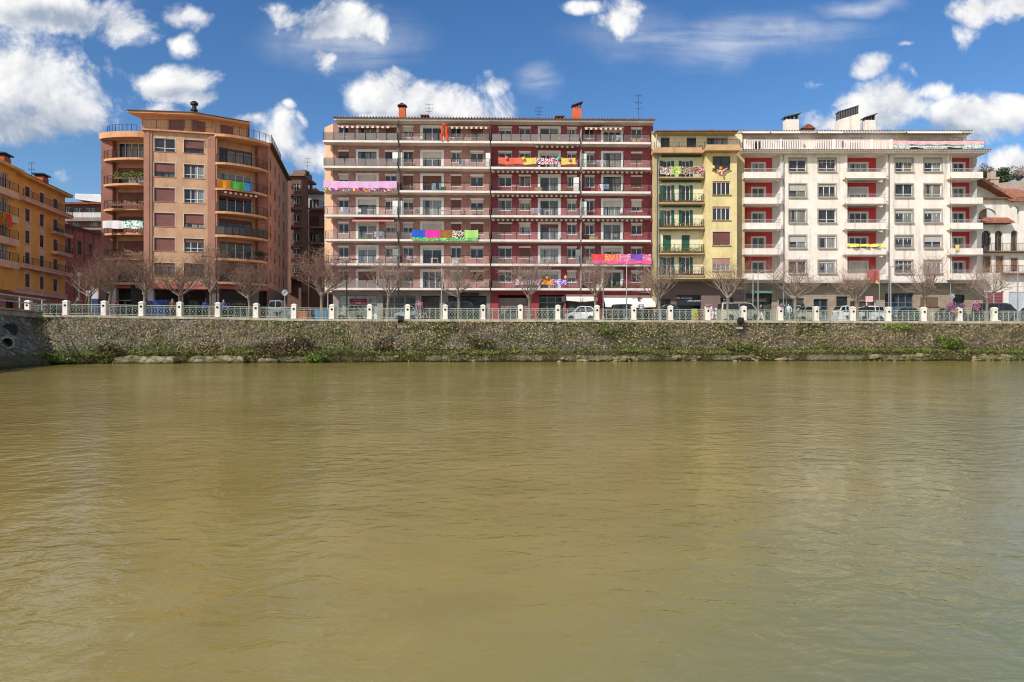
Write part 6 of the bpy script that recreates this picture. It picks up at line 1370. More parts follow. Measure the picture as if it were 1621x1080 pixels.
# ---------------------------------------------------------------- cars
TYRE = mat('tyre_rubber', (.02, .02, .02, 1), .9, .1); RIM = mat('alloy_rim', (.45, .45, .46, 1), .35, .05, metal=.8)
CARGL = glass_mat('car_glass', (.012, .014, .016, 1), (.05, .05, .05, 1), .2)
LAMPW = mat('headlight_clear', (.7, .72, .75, 1), .15, .03, coat=1); LAMPR = mat('tail_light_red', (.35, .015, .02, 1), .2, .03, coat=1)
SHAPES = {  # roofline as (x, z) fractions of length and height, front at x = 0; belt; window outline
 'hatch': ([(0, .42), (.03, .52), (.25, .62), (.40, .95), (.52, 1), (.80, .97), (.95, .74), (1, .62)], [(.29, .64), (.42, .91), (.53, .945), (.79, .92), (.90, .70)]),
 'sedan': ([(0, .40), (.03, .5), (.28, .60), (.43, .96), (.55, 1), (.70, .97), (.86, .70), (.98, .66), (1, .56)], [(.32, .64), (.45, .91), (.56, .945), (.69, .92), (.81, .70)]),
 'suv': ([(0, .44), (.02, .55), (.22, .62), (.34, .96), (.45, 1), (.92, .97), (.985, .66), (1, .55)], [(.26, .65), (.36, .91), (.46, .945), (.90, .92), (.955, .68)]),
 'van': ([(0, .40), (.02, .5), (.14, .58), (.28, .94), (.38, 1), (.97, .98), (.995, .6), (1, .5)], [(.19, .60), (.30, .90), (.39, .94), (.94, .92), (.96, .62)])}
def car(px0, px1, pyt, dy, kind, colr, label, cat='car', flip=False, name='parked_car', wd=1.74):
    pa = spot((px0 + px1) / 2, dy); L = (px1 - px0) / F * pa.y; H = zat(pyt, pa); Lr = L
    up, win = SHAPES[kind]; paint = mat('paint_' + colr, lin(colr), .35, .03, coat=.9, spec=.5, nscale=.3); e = empty(name, pa, label, cat, 'cars parked along the quay street')
    rw = .145 * 1.5 / 1.5 * H * 1.35; wx = [L * .19, L * .79]; W2 = wd / 2
    def arch(c, n=7): return [(c + rw * 1.18 * math.cos(math.pi * k / (n - 1)), max(.16, rw * .95 + rw * 1.18 * math.sin(math.pi * k / (n - 1)))) for k in range(n)]
    low = [(L, .22)] + arch(wx[1]) + arch(wx[0]) + [(0, .22)]; line = [(x * L, z * H) for x, z in up] + low
    cz = H * .5; sl = []
    for t, k in ((-1, .965), (-.96, .99), (-.5, 1), (.5, 1), (.96, .99), (1, .965)):
        ring = []
        for x, z in line:
            tum = 1 - .20 * max(0, (z - H * .6) / (H * .4)); ring.append((L / 2 + (x - L / 2) * (k if abs(t) > .9 else 1 + .012 * (1 - abs(t))), t * W2 * tum, cz + (z - cz) * k))
        sl.append(ring)
    m = MB(); n = len(line); m.v = [p for r_ in sl for p in r_]
    for j in range(len(sl) - 1):
        for i in range(n): m.f.append((j * n + i, j * n + (i + 1) % n, (j + 1) * n + (i + 1) % n, (j + 1) * n + i)); m.m.append(0)
    m.f.append(tuple(range(n - 1, -1, -1))); m.f.append(tuple(range((len(sl) - 1) * n, len(sl) * n))); m.m += [0, 0]
    m.v = [(x - L / 2, y, z) for x, y, z in m.v]; body = m.build('body', paint, e)
    for s in (-1, 1):                                             # side windows, split by a pillar
        mid = sum(p[0] for p in win) / len(win) + .03; Wn = [(x * L - L / 2, z * H) for x, z in win]; g = MB()
        yy = lambda z: s * (W2 * (1 - .20 * max(0, (z - H * .6) / (H * .4))) * 1.0 - .008 + .02)
        cut = mid * L - L / 2; lo_z = Wn[0][1]
        for side in (0, 1):
            ps = [p for p in Wn if (p[0] < cut - .05 if side == 0 else p[0] > cut + .05)]
            edge = cut - .045 if side == 0 else cut + .045
            ztop = max(p[1] for p in Wn) - .01
            ps = (ps + [(edge, ztop), (edge, lo_z)]) if side == 0 else ([(edge, lo_z), (edge, ztop)] + ps)
            q = [(x, yy(z), z) for x, z in ps]; g.face(q if s > 0 else q[::-1])
        g.build('side_window', CARGL, e)
    def xz(i): return up[i][0] * L - L / 2, up[i][1] * H
    def screen(i, j, nm):
        (x0, z0), (x1, z1) = xz(i), xz(j); o = .012; g = MB(); w0 = W2 * .86; w1 = W2 * .76; dxn = -1 if x1 > x0 else 1
        a, b = .1, .92; P_ = lambda t, w: (x0 + (x1 - x0) * t + dxn * o, w, z0 + (z1 - z0) * t + o)
        g.face([P_(a, -w0), P_(a, w0), P_(b, w1), P_(b, -w1)]); g.build(nm, CARGL, e)
    screen(2, 3, 'windscreen'); k = len(up) - 1
    if kind != 'sedan': screen(k - 1, k - 2, 'rear_window')
    else: screen(6, 5, 'rear_window')
    for x in wx:
        for s in (-1, 1):
            t = MB(); t.lathe((0, 0, 0), [(rw * .62, -.1), (rw * .94, -.1), (rw, -.06), (rw, .06), (rw * .94, .1), (rw * .62, .1)], 18, axis='y'); w_ = t.build('wheel', TYRE, e, (x - L / 2, s * (W2 - .11), rw * .98), smooth=False)
            q = MB(); q.lathe((0, 0, 0), [(rw * .63, -.085), (rw * .5, -.07), (rw * .5, .07), (rw * .63, .085)], 14, axis='y')
            for a in range(5): an = a * 2 * math.pi / 5; q.tube([(0, s * .07, 0), (rw * .58 * math.cos(an), s * .08, rw * .58 * math.sin(an))], .035, 4)
            q.build('rim', RIM, w_)
    for s in (-1, 1):
        h = MB(); h.ell((-L / 2 + .09, s * W2 * .74, H * up[1][1] * .93), (.1, .2, .075), 8, 4); h.build('headlight', LAMPW, e)
        h = MB(); h.box(L / 2 - .07, L / 2 - .0, s * W2 * .76 - .1, s * W2 * .76 + .1, H * .5, H * .64); h.build('tail_light', LAMPR, e)
        h = MB(); h.ell((-L / 2 + win[0][0] * L + .12, s * (W2 + .09), H * .68), (.07, .1, .06), 6, 4); h.build('mirror', paint, e)
    b = MB(); b.box(-L / 2 - .015, -L / 2 + .03, -W2 * .55, W2 * .55, .26, H * .3); b.build('bumper_grille', TYRE, e); b = MB(); b.box(L / 2 - .02, L / 2 + .012, -.26, .26, H * .42, H * .5); b.build('number_plate', WHITE, e)
    e.rotation_euler = (0, 0, math.pi if flip else 0); return e
def cars():
    car(534, 583, 483.5, 6.2, 'sedan', 'a8a597', 'silver-beige saloon parked at the tall black street lamp')
    car(626, 662, 484.5, 6.0, 'hatch', '8fa3a6', 'pale teal hatchback parked beside the slender bare tree', flip=False)
    car(704, 764, 477.5, 6.4, 'van', '20242c', 'black people carrier behind the pale forked tree', flip=True)
    car(790, 828, 487, 7.2, 'hatch', '3d4247', 'dark grey hatchback parked by the taupe garage shutter')
    car(893, 945, 485, 6.0, 'hatch', 'e8ebec', 'white hatchback parked in front of the tavern', flip=False)
    car(967, 1016, 481.5, 6.2, 'suv', '33353d', 'charcoal off-roader parked under the wide white awning', flip=True)
    car(1036, 1092, 481.5, 6.0, 'sedan', '2f3b55', 'navy blue saloon in front of the charcoal fascia of the yellow house', flip=True)
    car(1138, 1206, 479, 5.6, 'van', 'b5b09a', 'beige people carrier with dark windows by the restaurant', flip=True)
    car(1258, 1296, 485, 5.8, 'suv', 'b9b49e', 'pale sand car with a dark roofline beside the green shop sign')
    car(1322, 1352, 484, 6.6, 'hatch', 'dfe0de', 'small white car left of the man in the dark jacket', flip=True)
    car(1353, 1396, 484.5, 6.2, 'suv', 'eceeed', 'white car behind the man in the dark jacket', flip=False)
    car(1412, 1456, 487, 6.4, 'sedan', '3a4440', 'dark green-grey saloon before the blue-grey doors')
    car(1487, 1534, 487, 6.2, 'hatch', '2f3d38', 'dark green hatchback behind the pink flowers', flip=True)
    car(1545, 1612, 480, 5.8, 'van', '43444a', 'long black van before the maroon garage door of the villa', 'van', flip=True)
    car(1606, 1665, 486, 8, 'suv', '24272b', 'black off-roader behind the grey lamp at the villa garage')
    car(428, 459, 475.5, 9.5, 'suv', '8a8f8e', 'grey off-roader in the shade of the side street', flip=True)

# ---------------------------------------------------------------- people, flowers, bikes, bins
def person(px, dy, label, top_c, leg_c, hair_c, h=1.72, face=0.0, stride=.18, arm=.15):
    p = spot(px, dy * .5); k = h * 1.12 / 1.75; vs, es, rs = [], [], []
    def v(x, y, z, r_, par=None):
        vs.append((x * k, y * k, z * k)); rs.append(r_ * k)
        if par is not None: es.append((par, len(vs) - 1))
        return len(vs) - 1
    pel = v(0, 0, .95, .15); ch = v(0, 0, 1.25, .165, pel); sh = v(0, .01, 1.42, .14, ch); nk = v(0, 0, 1.53, .06, sh); hd = v(0, -.02, 1.62, .095, nk); v(0, -.01, 1.71, .085, hd)
    v(0, -.11, 1.63, .02, hd)                                     # nose
    for s in (-1, 1):
        hp = v(s * .10, 0, .88, .1, pel); kn = v(s * .11, -.04 + s * stride * .5, .5, .068, hp); an = v(s * .11, s * stride, .09, .045, kn); v(s * .12, s * stride - .17, .04, .04, an)
        a = v(s * .21, 0, 1.40, .065, sh); el = v(s * .27, s * -arm * .4, 1.12, .046, a); wr = v(s * .26, -.06 - s * arm, .88, .032, el); pm_ = v(s * .26, -.08 - s * arm, .82, .033, wr)
        for f in range(4): q = v(s * (.245 + .012 * f), -.10 - s * arm + .018 * f, .765, .009, pm_); v(s * (.243 + .012 * f), -.115 - s * arm + .018 * f, .735 + .006 * abs(f - 1), .008, q)
        q = v(s * .235, -.115 - s * arm, .80, .010, pm_); v(s * .225, -.135 - s * arm, .775, .008, q)
    me = bpy.data.meshes.new('body'); me.from_pydata(vs, es, []); o = bpy.data.objects.new('body', me); col.objects.link(o)
    sk = o.modifiers.new('skin', 'SKIN'); sk.use_smooth_shade = True
    for i, d in enumerate(me.skin_vertices[0].data): d.radius = (rs[i], rs[i] * (.75 if i in (1, 2) else 1)); d.use_root = i == 0
    sb = o.modifiers.new('sub', 'SUBSURF'); sb.levels = sb.render_levels = 1
    dg = bpy.context.evaluated_depsgraph_get(); m2 = bpy.data.meshes.new_from_object(o.evaluated_get(dg)); bpy.data.objects.remove(o)
    skin = mat('skin', lin('c99a80'), .6, .06); m2.materials.clear()
    for mm in (mat('cloth_' + top_c, lin(top_c), .9, .1), mat('cloth_' + leg_c, lin(leg_c), .9, .1), skin, mat('shoe_dark', (.03, .03, .03, 1), .6)): m2.materials.append(mm)
    for pl in m2.polygons:
        z = pl.center.z / k; x = abs(pl.center.x) / k
        pl.material_index = 2 if z > 1.50 or (z < .87 and x > .2) else (3 if z < .10 else (1 if z < .93 else 0))
    e = empty('person', p, label, 'person', 'people on the quay'); e.rotation_euler = (0, 0, face); link('body', m2, e)
    hm = MB(); hm.ell((0, .015 * k, 1.675 * k), (.098 * k, .105 * k, .088 * k), 10, 6); hm.build('hair', mat('hair_' + hair_c, lin(hair_c), .8, .1), e, smooth=True); return e
def bicycle(px, dy, label, c, rz=0.0):
    p = spot(px, dy); e = empty('bicycle', p, label, 'bicycle', 'bicycles on the quay'); e.rotation_euler = (0, 0, rz); r = .34; fm = mat('frame_' + c, lin(c), .4, coat=.5)
    for x in (-.52, .52):
        m = MB(); m.tube([(r * math.cos(a * math.pi / 10), 0, r + r * math.sin(a * math.pi / 10)) for a in range(21)], .022, 4); w = m.build('wheel', TYRE, e, (x, 0, 0)); s = MB()
        for a in range(8): s.tube([(0, 0, r), (r * math.cos(a * math.pi / 4), 0, r + r * math.sin(a * math.pi / 4))], .004, 3)
        s.build('spokes', RIM, w)
    f = MB()
    for a, b in (((-.52, 0, r), (-.1, 0, .32)), ((-.1, 0, .32), (-.2, 0, .85)), ((-.2, 0, .8), (.38, 0, .8)), ((.38, 0, .8), (-.1, 0, .32)), ((-.52, 0, r), (-.2, 0, .8)), ((.52, 0, r), (.36, 0, .95))): f.tube([a, b], .022, 5)
    f.build('frame', fm, e); m = MB(); m.tube([(.34, -.28, .98), (.36, 0, .97), (.34, .28, .98)], .016, 5); m.build('handlebar', DARKMET, e); m = MB(); m.ell((-.22, 0, .9), (.14, .08, .04), 8, 4); m.build('saddle', DARKMET, e)
def street_life():
    person(1372, 3.0, 'grey-haired man in a dark jacket standing at the railing before the white car', '2b2b33', '2a2c36', 'b0aaa4', 1.74, 0, .04, .04)
    person(1204.5, 3.4, 'walking woman in a dark patterned top and white trousers by the restaurant', '5a4650', 'd8d4cc', '3a2a24', 1.64, 1.2, .3, .3)
    person(1248.5, 2.6, 'dark-haired person in a pale blue jacket near the green shop sign', 'a9bcc6', '4a5664', '241d1c', 1.66, -.6)
    person(123, 2.6, 'person in grey clothes walking before the pink house', '6c6660', '33302e', '7a5c44', 1.68, 1.5, .3, .3)
    person(273, 3.2, 'person in a brown coat between two trees at the peach tower', '6e4a38', '3a2c28', '8a6a50', 1.7, .2)
    person(354, 2.6, 'red-haired person in a bright blue jacket beside the twin-headed lamp', '3f62a0', '2d3140', 'a0603c', 1.66, .5)
    person(184, 5.0, 'person in a dull red top at the cafe tables by the tower', '8a4038', '2c2a30', '2b211c', 1.6, -.4)
    for px, dy, lab, c, rz in ((376, 6, 'grey bicycle leaning by the tower arcade', '9a9a98', .1), (300, 3.2, 'dark bicycle parked behind the railing before the peach tower', '3c4450', -.1), (668, 2.6, 'pale bicycle under the pink flowers of the long block', 'c8c4c0', .1), (845, 4.2, 'black bicycle parked beside the dark portal', '25262a', .2), (1105, 2.8, 'rusty red bicycle standing by the white post at the yellow house', '9a4a38', -.2), (415, 3.4, 'red bicycle parked behind the railing near the round sign', '9c4340', 0)):
        bicycle(px, dy, lab, c, rz)
    # bins and boxes
    def bin_(px0, px1, pyt, dy, c, lab, name='waste_container', cat='waste container'):
        p = spot((px0 + px1) / 2, dy); w = (px1 - px0) / F * p.y / 2; h = zat(pyt, p); mm = mat('bin_' + c, lin(c), .5, .08); e = empty(name, p, lab, cat)
        b = MB(); b.raw([(-w * .9, -.5, .12), (w * .9, -.5, .12), (w * .9, .5, .12), (-w * .9, .5, .12), (-w, -.58, h * .86), (w, -.58, h * .86), (w, .58, h * .86), (-w, .58, h * .86)], [(0, 3, 2, 1), (4, 5, 6, 7), (0, 1, 5, 4), (1, 2, 6, 5), (2, 3, 7, 6), (3, 0, 4, 7)]); b.build('body', mm, e)
        l = MB(); l.slab_y([(-w * 1.04, h * .862), (w * 1.04, h * .862), (w * .9, h), (-w * .9, h)], -.62, .62); l.build('lid', mm, e)
        for sx in (-.75, .75):
            for sy in (-.38, .38): q = MB(); q.lathe((0, 0, 0), [(.08, -.03), (.08, .03)], 8, axis='x'); q.build('wheel', TYRE, e, (sx * w, sy, .08))
    bin_(246, 268, 475.5, 4, '1f3a78', 'blue recycling container behind the railing under the second window column'); bin_(232, 245, 477, 4.4, '22305a', 'smaller dark blue container beside the blue recycling container'); bin_(150, 161, 473.5, 5, '2a3c62', 'small blue bin beside the pale information panel')
    bin_(472, 489, 493, 3.4, 'b4643c', 'orange-brown street bin behind the railing before the pink-budded tree'); bin_(500, 521, 491, 3.4, '3f7fae', 'light blue crate container behind the railing under the pink-budded tree')
    p = spot(324.5, 3); e = empty('play_ball', p + Vector((0, 0, 1.35)), 'violet ball-shaped decoration above the railing at the tower', 'ball'); b = MB(); b.ell((0, 0, 0), (.3, .3, .3), 14, 9); b.build('ball', mat('violet_ball', lin('5a4fa8'), .5), e, smooth=True); b = MB(); b.tube([(0, 0, -.3), (0, 0, -1.35)], .03, 5); b.build('stick', GREYMET, e)
    # flower boxes on the railing
    L = plant_mats(); fl = [mat('petal_pink', lin('c05a9a'), .7), mat('petal_violet', lin('8a5ab4'), .7), mat('petal_pale', lin('e0b4cc'), .7), mat('petal_coral', lin('d8766a'), .7)]
    for px, py, sx, sy, n, ms, lab in ((1503, 484, 9, 7, 260, (7, 7, 8, 2), 'pink and violet flowers in a box on the railing before the dark green hatchback'), (1507, 494, 7, 6, 150, (10, 9, 2), 'coral flowers hanging low on the railing before the dark green hatchback'), (1520, 484, 6, 4, 150, (8, 7, 2), 'violet flowers on a white railing post'),
                                       (1542, 485, 7, 8, 240, (9, 7, 3), 'pale pink flowers beside the long black van'), (664, 484, 7, 9, 240, (9, 9, 7, 3), 'pale pink flowers on the railing before the wooden entrance door'), (1120, 484, 5, 3, 110, (9, 7, 2), 'pink flowers on the white post at the sign board'), (1236, 484, 5, 3, 100, (9, 8, 2), 'pale flowers on the white post at the restaurant')):
        x, y = post_xy(px); k = y / F; z = HC + (HY - py) * k; e = empty('flower_box', (x, y - .3, z), lab, 'flowers', 'flowers on the quay railing'); r = random.Random(px); b = MB(); b.leaves(r, (0, 0, 0), (sx * k, .28, sy * k), n * 2, .05, ms, .0); b.build('blossom_clump', L + fl, e); c = MB(); c.box(-sx * k * .55, sx * k * .55, .02, .2, -sy * k * .55, -sy * k * .1); c.build('box', mat('box_dark_green', lin('4a5548'), .8), e)
    # flag pole with red and yellow flag
    p = spot(1392, 3.2); h = zat(427, p); e = empty('flag_pole', p, 'thin pole flying a red flag and a yellow streamer before the white block', 'flag'); b = MB(); b.tube([(0, 0, 0), (0, 0, h)], .035, 6); b.build('pole', mat('galvanised', None), e)
    def flag(nm, x0, x1, z0, z1, sag, mm):
        m = MB(); n = 14
        for i in range(n + 1):
            t = i / n; x = x0 + (x1 - x0) * t; s = sag * t; m.v += [(x, .14 * math.sin(t * 8), z0 + s + .05 * math.sin(t * 9)), (x, .14 * math.sin(t * 8 + .6), z1 + s * .6 + .05 * math.cos(t * 7))]
        for i in range(n): m.f.append((2 * i, 2 * i + 2, 2 * i + 3, 2 * i + 1)); m.m.append(0)
        m.build(nm, mm, e, smooth=True)
    flag('flag', -.02, -1.25, h - 1.3, h - .05, -.15, mat('flag_red', lin('b8434a'), .8)); flag('streamer', 0, -2.4, h - 1.55, h - 1.2, 1.1, mat('flag_yellow', lin('d8cf72'), .8))
    p = spot(1355.8, 6.9); h = zat(470, p); e = empty('orange_banner', p, 'narrow orange upright banner beside the white cars', 'banner'); b = MB(); b.slab_y([(-.2, .9), (.2, .9), (.2, h - .2), (.1, h), (-.1, h), (-.2, h - .2)], -.02, .02); b.build('cloth', mat('banner_orange', lin('e0662c'), .7), e); b = MB(); b.tube([(.22, 0, 0), (.22, 0, h)], .025, 5); b.build('pole', GREYMET, e)
    p = spot(1376, 8); h = zat(469, p); e = empty('price_board', p, 'small pale pink notice board behind the man in the dark jacket', 'notice board'); b = MB(); b.box(-.4, .4, -.03, .03, h - .65, h); b.build('board', mat('board_pink', lin('e3b4ac'), .6), e); b = MB(); b.tube([(0, .05, 0), (0, .05, h - .3)], .03, 5); b.build('post', GREYMET, e)
    p = spot(1015.5, 5.2); h = zat(482, p); e = empty('menu_board', p, 'small violet and white board under the wide white awning', 'notice board'); b = MB(); b.box(-.27, .27, -.03, .03, h - .55, h); b.build('board', mat('board_violet', lin('8d6fae'), .6), e); b = MB(); b.box(-.2, .2, -.045, -.03, h - .2, h - .08); b.box(-.2, .1, -.045, -.03, h - .42, h - .28); b.build('paper', WHITE, e); b = MB(); b.tube([(0, .05, 0), (0, .05, h - .3)], .03, 5); b.build('post', GREYMET, e)

# ---------------------------------------------------------------- cloths, banners and plants on the balconies
def cloth_pattern(name, cols, scale, kind='voronoi'):
    m = bpy.data.materials.new(name); m.use_nodes = True; t = NT(m.node_tree); b = t.n['Principled BSDF']; pos = t.new('ShaderNodeTexCoord').outputs['Object']
    if kind == 'voronoi':
        v = t.voronoi(pos, scale); r = t.new('ShaderNodeSeparateXYZ'); t.l.new(v.outputs['Color'], r.inputs[0]); f = r.outputs[0]
    elif kind == 'scales':
        s = t.new('ShaderNodeSeparateXYZ'); t.l.new(pos, s.inputs[0]); a = t.math('SINE', t.math('MULTIPLY', s.outputs[0], scale)); f = t.math('FRACT', t.math('MULTIPLY', t.math('ADD', s.outputs[2], t.math('MULTIPLY', t.math('ABSOLUTE', a), .12)), scale * .75))
    else:
        f = t.ramp(t.noise(pos, scale, 2, .5), .3, .7, smooth=False)
    rp = t.new('ShaderNodeValToRGB'); rp.color_ramp.interpolation = 'CONSTANT'; t.l.new(f, rp.inputs[0]); el = rp.color_ramp.elements
    while len(el) < len(cols): el.new(.5)
    for i, c in enumerate(cols): el[i].position = i / len(cols); el[i].color = lin(c)
    t.l.new(rp.outputs[0], b.inputs['Base Color']); b.inputs['Roughness'].default_value = .9; b.inputs['Specular IOR Level'].default_value = .1; return m
def cloth(P, panels, ya, yb, d, label, cat='banner', fringe=None, name='balcony_banner', wave=.05, seed=1, sagtop=.07):
    """fabric hung over a balcony rail: each colour a panel of its own, with folds and a wavy hem"""
    x0 = P.u(panels[0][0], d); z = P.z(ya, x0, d); w = P.wp(x0, d); e = empty(name, (w.x, w.y, P.zb + z), label, cat, 'festive cloths hung on the balconies'); e.rotation_euler = (0, 0, P.a); H = z - P.z(yb, x0, d); r = random.Random(seed); ph = r.uniform(0, 6)
    def strip(nm, xa, xb, za, zb_, mm, lift=.0):
        m = MB(); n = max(4, int((xb - xa) / .18)); nz = 4
        for i in range(n + 1):
            x = xa + (xb - xa) * i / n
            for k in range(nz + 1):
                t = k / nz; y = -lift - wave * (math.sin(x * 5.1 + ph) * .6 + math.sin(x * 11 + 2 * ph) * .3 + .5) * (.25 + t) ; zz = za + (zb_ - za) * t + (.05 * math.sin(x * 3 + ph) if k == nz else 0) - (sagtop * abs(math.sin((x - xa) / max(.1, xb - xa) * math.pi)) if k == 0 else 0); m.v.append((x, y, zz))
        for i in range(n):
            for k in range(nz): a = i * (nz + 1) + k; m.f.append((a, a + 1, a + nz + 2, a + nz + 1)); m.m.append(0)
        m.build(nm, mm, e, smooth=True)
    for a, b, mm in panels: strip('cloth_panel', P.u(a, d) - x0, P.u(b, d) - x0 - .01, 0, -H, mm)
    if fringe: a, b, hh, mm = fringe; strip('fringe', P.u(a, d) - x0, P.u(b, d) - x0, -H + hh * .3, -H - hh * .7, mm, .05)
    return e
def planter(P, pxa, pxb, py, d, n, ms, label, hgt=.35, size=.07, name='planter', trail=False):
    xa, xb = P.u(pxa, d), P.u(pxb, d); xm = (xa + xb) / 2; w = P.wp(xm, d); z = py[1] if isinstance(py, tuple) else P.z(py, xm, d); e = empty(name, (w.x, w.y, P.zb + z), label, 'planter', 'planters on the balconies'); e.rotation_euler = (0, 0, P.a); L = plant_mats(); ex = [mat('petal_pink', None), mat('petal_coral', None), mat('petal_yellow', lin('d8c84a'), .8)]
    r = random.Random(int(pxa * 7 + z * 13)); b = MB(); W_ = xb - xa
    k = max(1, int(W_ / .55))
    for i in range(k): b.leaves(r, (-W_ / 2 + (i + .5) * W_ / k, 0, .18 + r.uniform(0, .12)), (W_ / k * .65, .22, hgt * r.uniform(.6, 1.1)), max(10, n // k), size, ms, .1)
    b.build('foliage', L + ex, e); c = MB(); c.box(-W_ / 2, W_ / 2, -.11, .11, -.12, .08); c.build('trough', mat('trough_brown', lin('7a5844'), .8), e); return e
def dressing(B3, Y4, W5, T2, O1):
    P, zf, D = B3; d = D + .1
    m_ = lambda n, c: mat(n, lin(c), .9, .06)
    sc = cloth_pattern('cloth_pink_scales', ['f0dce8', 'd06ab0', '8a5cc0', 'f0e4ee', 'e08ac0'], 14, 'scales'); mc = cloth_pattern('cloth_many_colours', ['d8432f', '2c5bb8', '2f9a4a', 'e8d040', '8a3a9a', '1e2a5a', 'e07a2c'], 6.4)
    e = cloth(P, [(512, 628, sc)], 286, 297.5, d, 'long pink and lilac scale-patterned banner with a multicoloured lower band', fringe=None, wave=.04)
    cloth(P, [(512, 628, mc)], 297.3, 303, d + .03, 'multicoloured strip of fish-like shapes hung below the pink scale banner', wave=.05, seed=4)
    lep = cloth_pattern('cloth_leopard', ['2a201c', 'd8cfc0', '5a4638', 'cfc4b2'], 11.0); bro = cloth_pattern('cloth_brown_weave', ['9a6236', 'b07a40', '8a5a34'], 18.0)
    cloth(P, [(652, 673, m_('cloth_blue', '2458c0')), (673.3, 696, m_('cloth_magenta', 'd8309a')), (696.3, 715.5, bro), (716, 735, lep), (735.5, 757, m_('cloth_lime', 'a4cc74'))], 363.5, 377.5, d, 'five-part banner in blue, magenta, brown, leopard and lime with a green garland hem', fringe=(652, 756, .42, cloth_pattern('garland_green', ['3f9a4a', '7cc46a', '2a7a40', '9ad888'], 14.0)), wave=.05, seed=2)
    dots = cloth_pattern('cloth_dots', ['f0e0e0', '3a3a90', 'd04a5a', '38703a', 'efe6d8', 'c03a60'], 12.0)
    cloth(P, [(789, 827.5, m_('cloth_coral', 'd8684e')), (828, 849, m_('cloth_yellow', 'dcc25c')), (849.5, 888, dots), (888.5, 911, m_('cloth_yellow', 'dcc25c'))], 249, 260, d, 'coral, yellow and speckled banner with balloons on the upper dark red floor', wave=.05, seed=3)
    zig = cloth_pattern('cloth_orange_weave', ['e0603c', 'f0a060', 'd84a50', 'f0c080'], 14.0); net = cloth_pattern('cloth_magenta_net', ['d04a80', 'f0b8cc', '8a3a50', 'e890b0'], 16.0)
    cloth(P, [(936, 957, m_('cloth_red', 'e0404e')), (957.3, 979, zig), (979.3, 998, net), (998.3, 1017, m_('cloth_purple', '7a48b4')), (1017.3, 1031, net)], 401.5, 413.5, d, 'red, orange and purple banner with a pink fringe on the second dark red floor', fringe=(938, 1031, .45, m_('fringe_pink', 'e8568e')), wave=.07, seed=5, sagtop=.1)
    lil = cloth_pattern('cloth_lilac', ['c8a8c8', 'd8c4d4', 'b890bc', 'e4d4dc'], 10.0); ora = cloth_pattern('cloth_orange_flowers', ['e8902c', 'f0b850', 'd0702c', 'c05a48'], 12.0); pur = cloth_pattern('cloth_purple_stripe', ['6a48b8', '8a6cd0', 'd8c8ec', '5a3aa0'], 8.0)
    cloth(P, [(816, 857, lil), (857.3, 876, ora), (876.3, 897.5, pur)], 441.5, 451, d, 'lilac, orange and violet banner on the lowest dark red balcony', wave=.08, seed=6, sagtop=.12)
    # orange inflatable figure and balloons
    x = P.u(703.5, d); w = P.wp(x, d); e = empty('inflatable_figure', (w.x, w.y, ZS + zf[0] + .05), 'orange-red inflatable hanging figure on the top brown balcony', 'inflatable'); b = MB(); om = m_('inflatable_orange', 'd84a20')
    for s in (-1, 1): b.tube([(s * .28, 0, 0), (s * .34, -.05, .5), (s * .22, 0, 1.0), (s * .3, -.04, 1.5), (s * .1, 0, 1.85)], [.1, .17, .13, .17, .1], 8)
    b.ell((0, 0, 1.8), (.22, .2, .2), 10, 6); b.build('body', om, e, smooth=True)
    for px, py, c, lab in ((802, 249, 'e07a78', 'coral balloon over the coral cloth'), (829, 249.5, 'e8c050', 'yellow balloon at the corner of the upper yellow cloth'), (884.5, 249, '50b8a0', 'turquoise balloon over the speckled cloth'), (902, 250.5, 'd87aa8', 'pink balloon over the yellow cloth end'),
                           (824, 440, 'e8b43c', 'golden balloon left of the lilac cloth'), (895.5, 438.5, 'f0a83c', 'orange balloon at the end of the violet cloth'), (866, 439, 'e89a3c', 'amber balloon above the orange flowered cloth')):
        q = P.wp(P.u(px, d + .1), d + .1); z = P.z(py, 0, d + .1); e = empty('balloon', (q.x, q.y, ZS + z), lab, 'balloon', 'balloons on the balconies'); b = MB(); b.ell((0, 0, 0), (.19, .19, .23), 10, 7); b.build('ball', m_('balloon_' + c, c), e, smooth=True); b = MB(); b.tube([(0, 0, -.22), (.02, .05, -.4)], .012, 3); b.build('string', WHITE, e)
    r = random.Random(4)
    for a, b, k, ms, n, lab in ((956, 1030, 6, (2, 5, 2, 4), 700, 'long leafy green planter above the wide white awning'), (608, 618, 0, (5, 9, 5), 140, 'bright yellow-green plant on the top balcony under the brown awning'), (640, 652, 2, (2, 4), 70, 'small green plant on the balcony beside the pink scale banner'), (985, 1020, 2, (1, 6, 2), 160, 'dry mixed plants along the third dark red balcony'),
                              (748, 764, 3, (5, 1), 110, 'yellowish plant on the brown balcony above the five-part banner'), (612, 624, 5, (3, 4), 90, 'brown withered plant on the fifth brown balcony'), (596, 606, 5, (4, 3), 90, 'dark shrub in a pot on the fifth brown balcony'), (938, 948, 1, (4, 2), 80, 'potted plant behind the glass of the second highest outer dark red balcony'),
                              (828, 838, 5, (8, 2, 4), 80, 'reddish potted plant on the fifth dark red balcony'), (868, 884, 5, (4, 6, 2), 100, 'mixed pots before the balcony door of the fifth dark red floor'), (790, 806, 5, (4, 6, 1), 110, 'bushy pots at the end of the fifth dark red balcony'), (768, 775, 6, (2, 4), 60, 'small dark green pot plant on the lowest brown balcony')):
        planter(P, a, b, P_y(P, zf[k] + .16, D - .25), D - .25, n, ms, lab, .42)
    tb = mat('furniture_white', (.7, .69, .66, 1), .6); k = 0
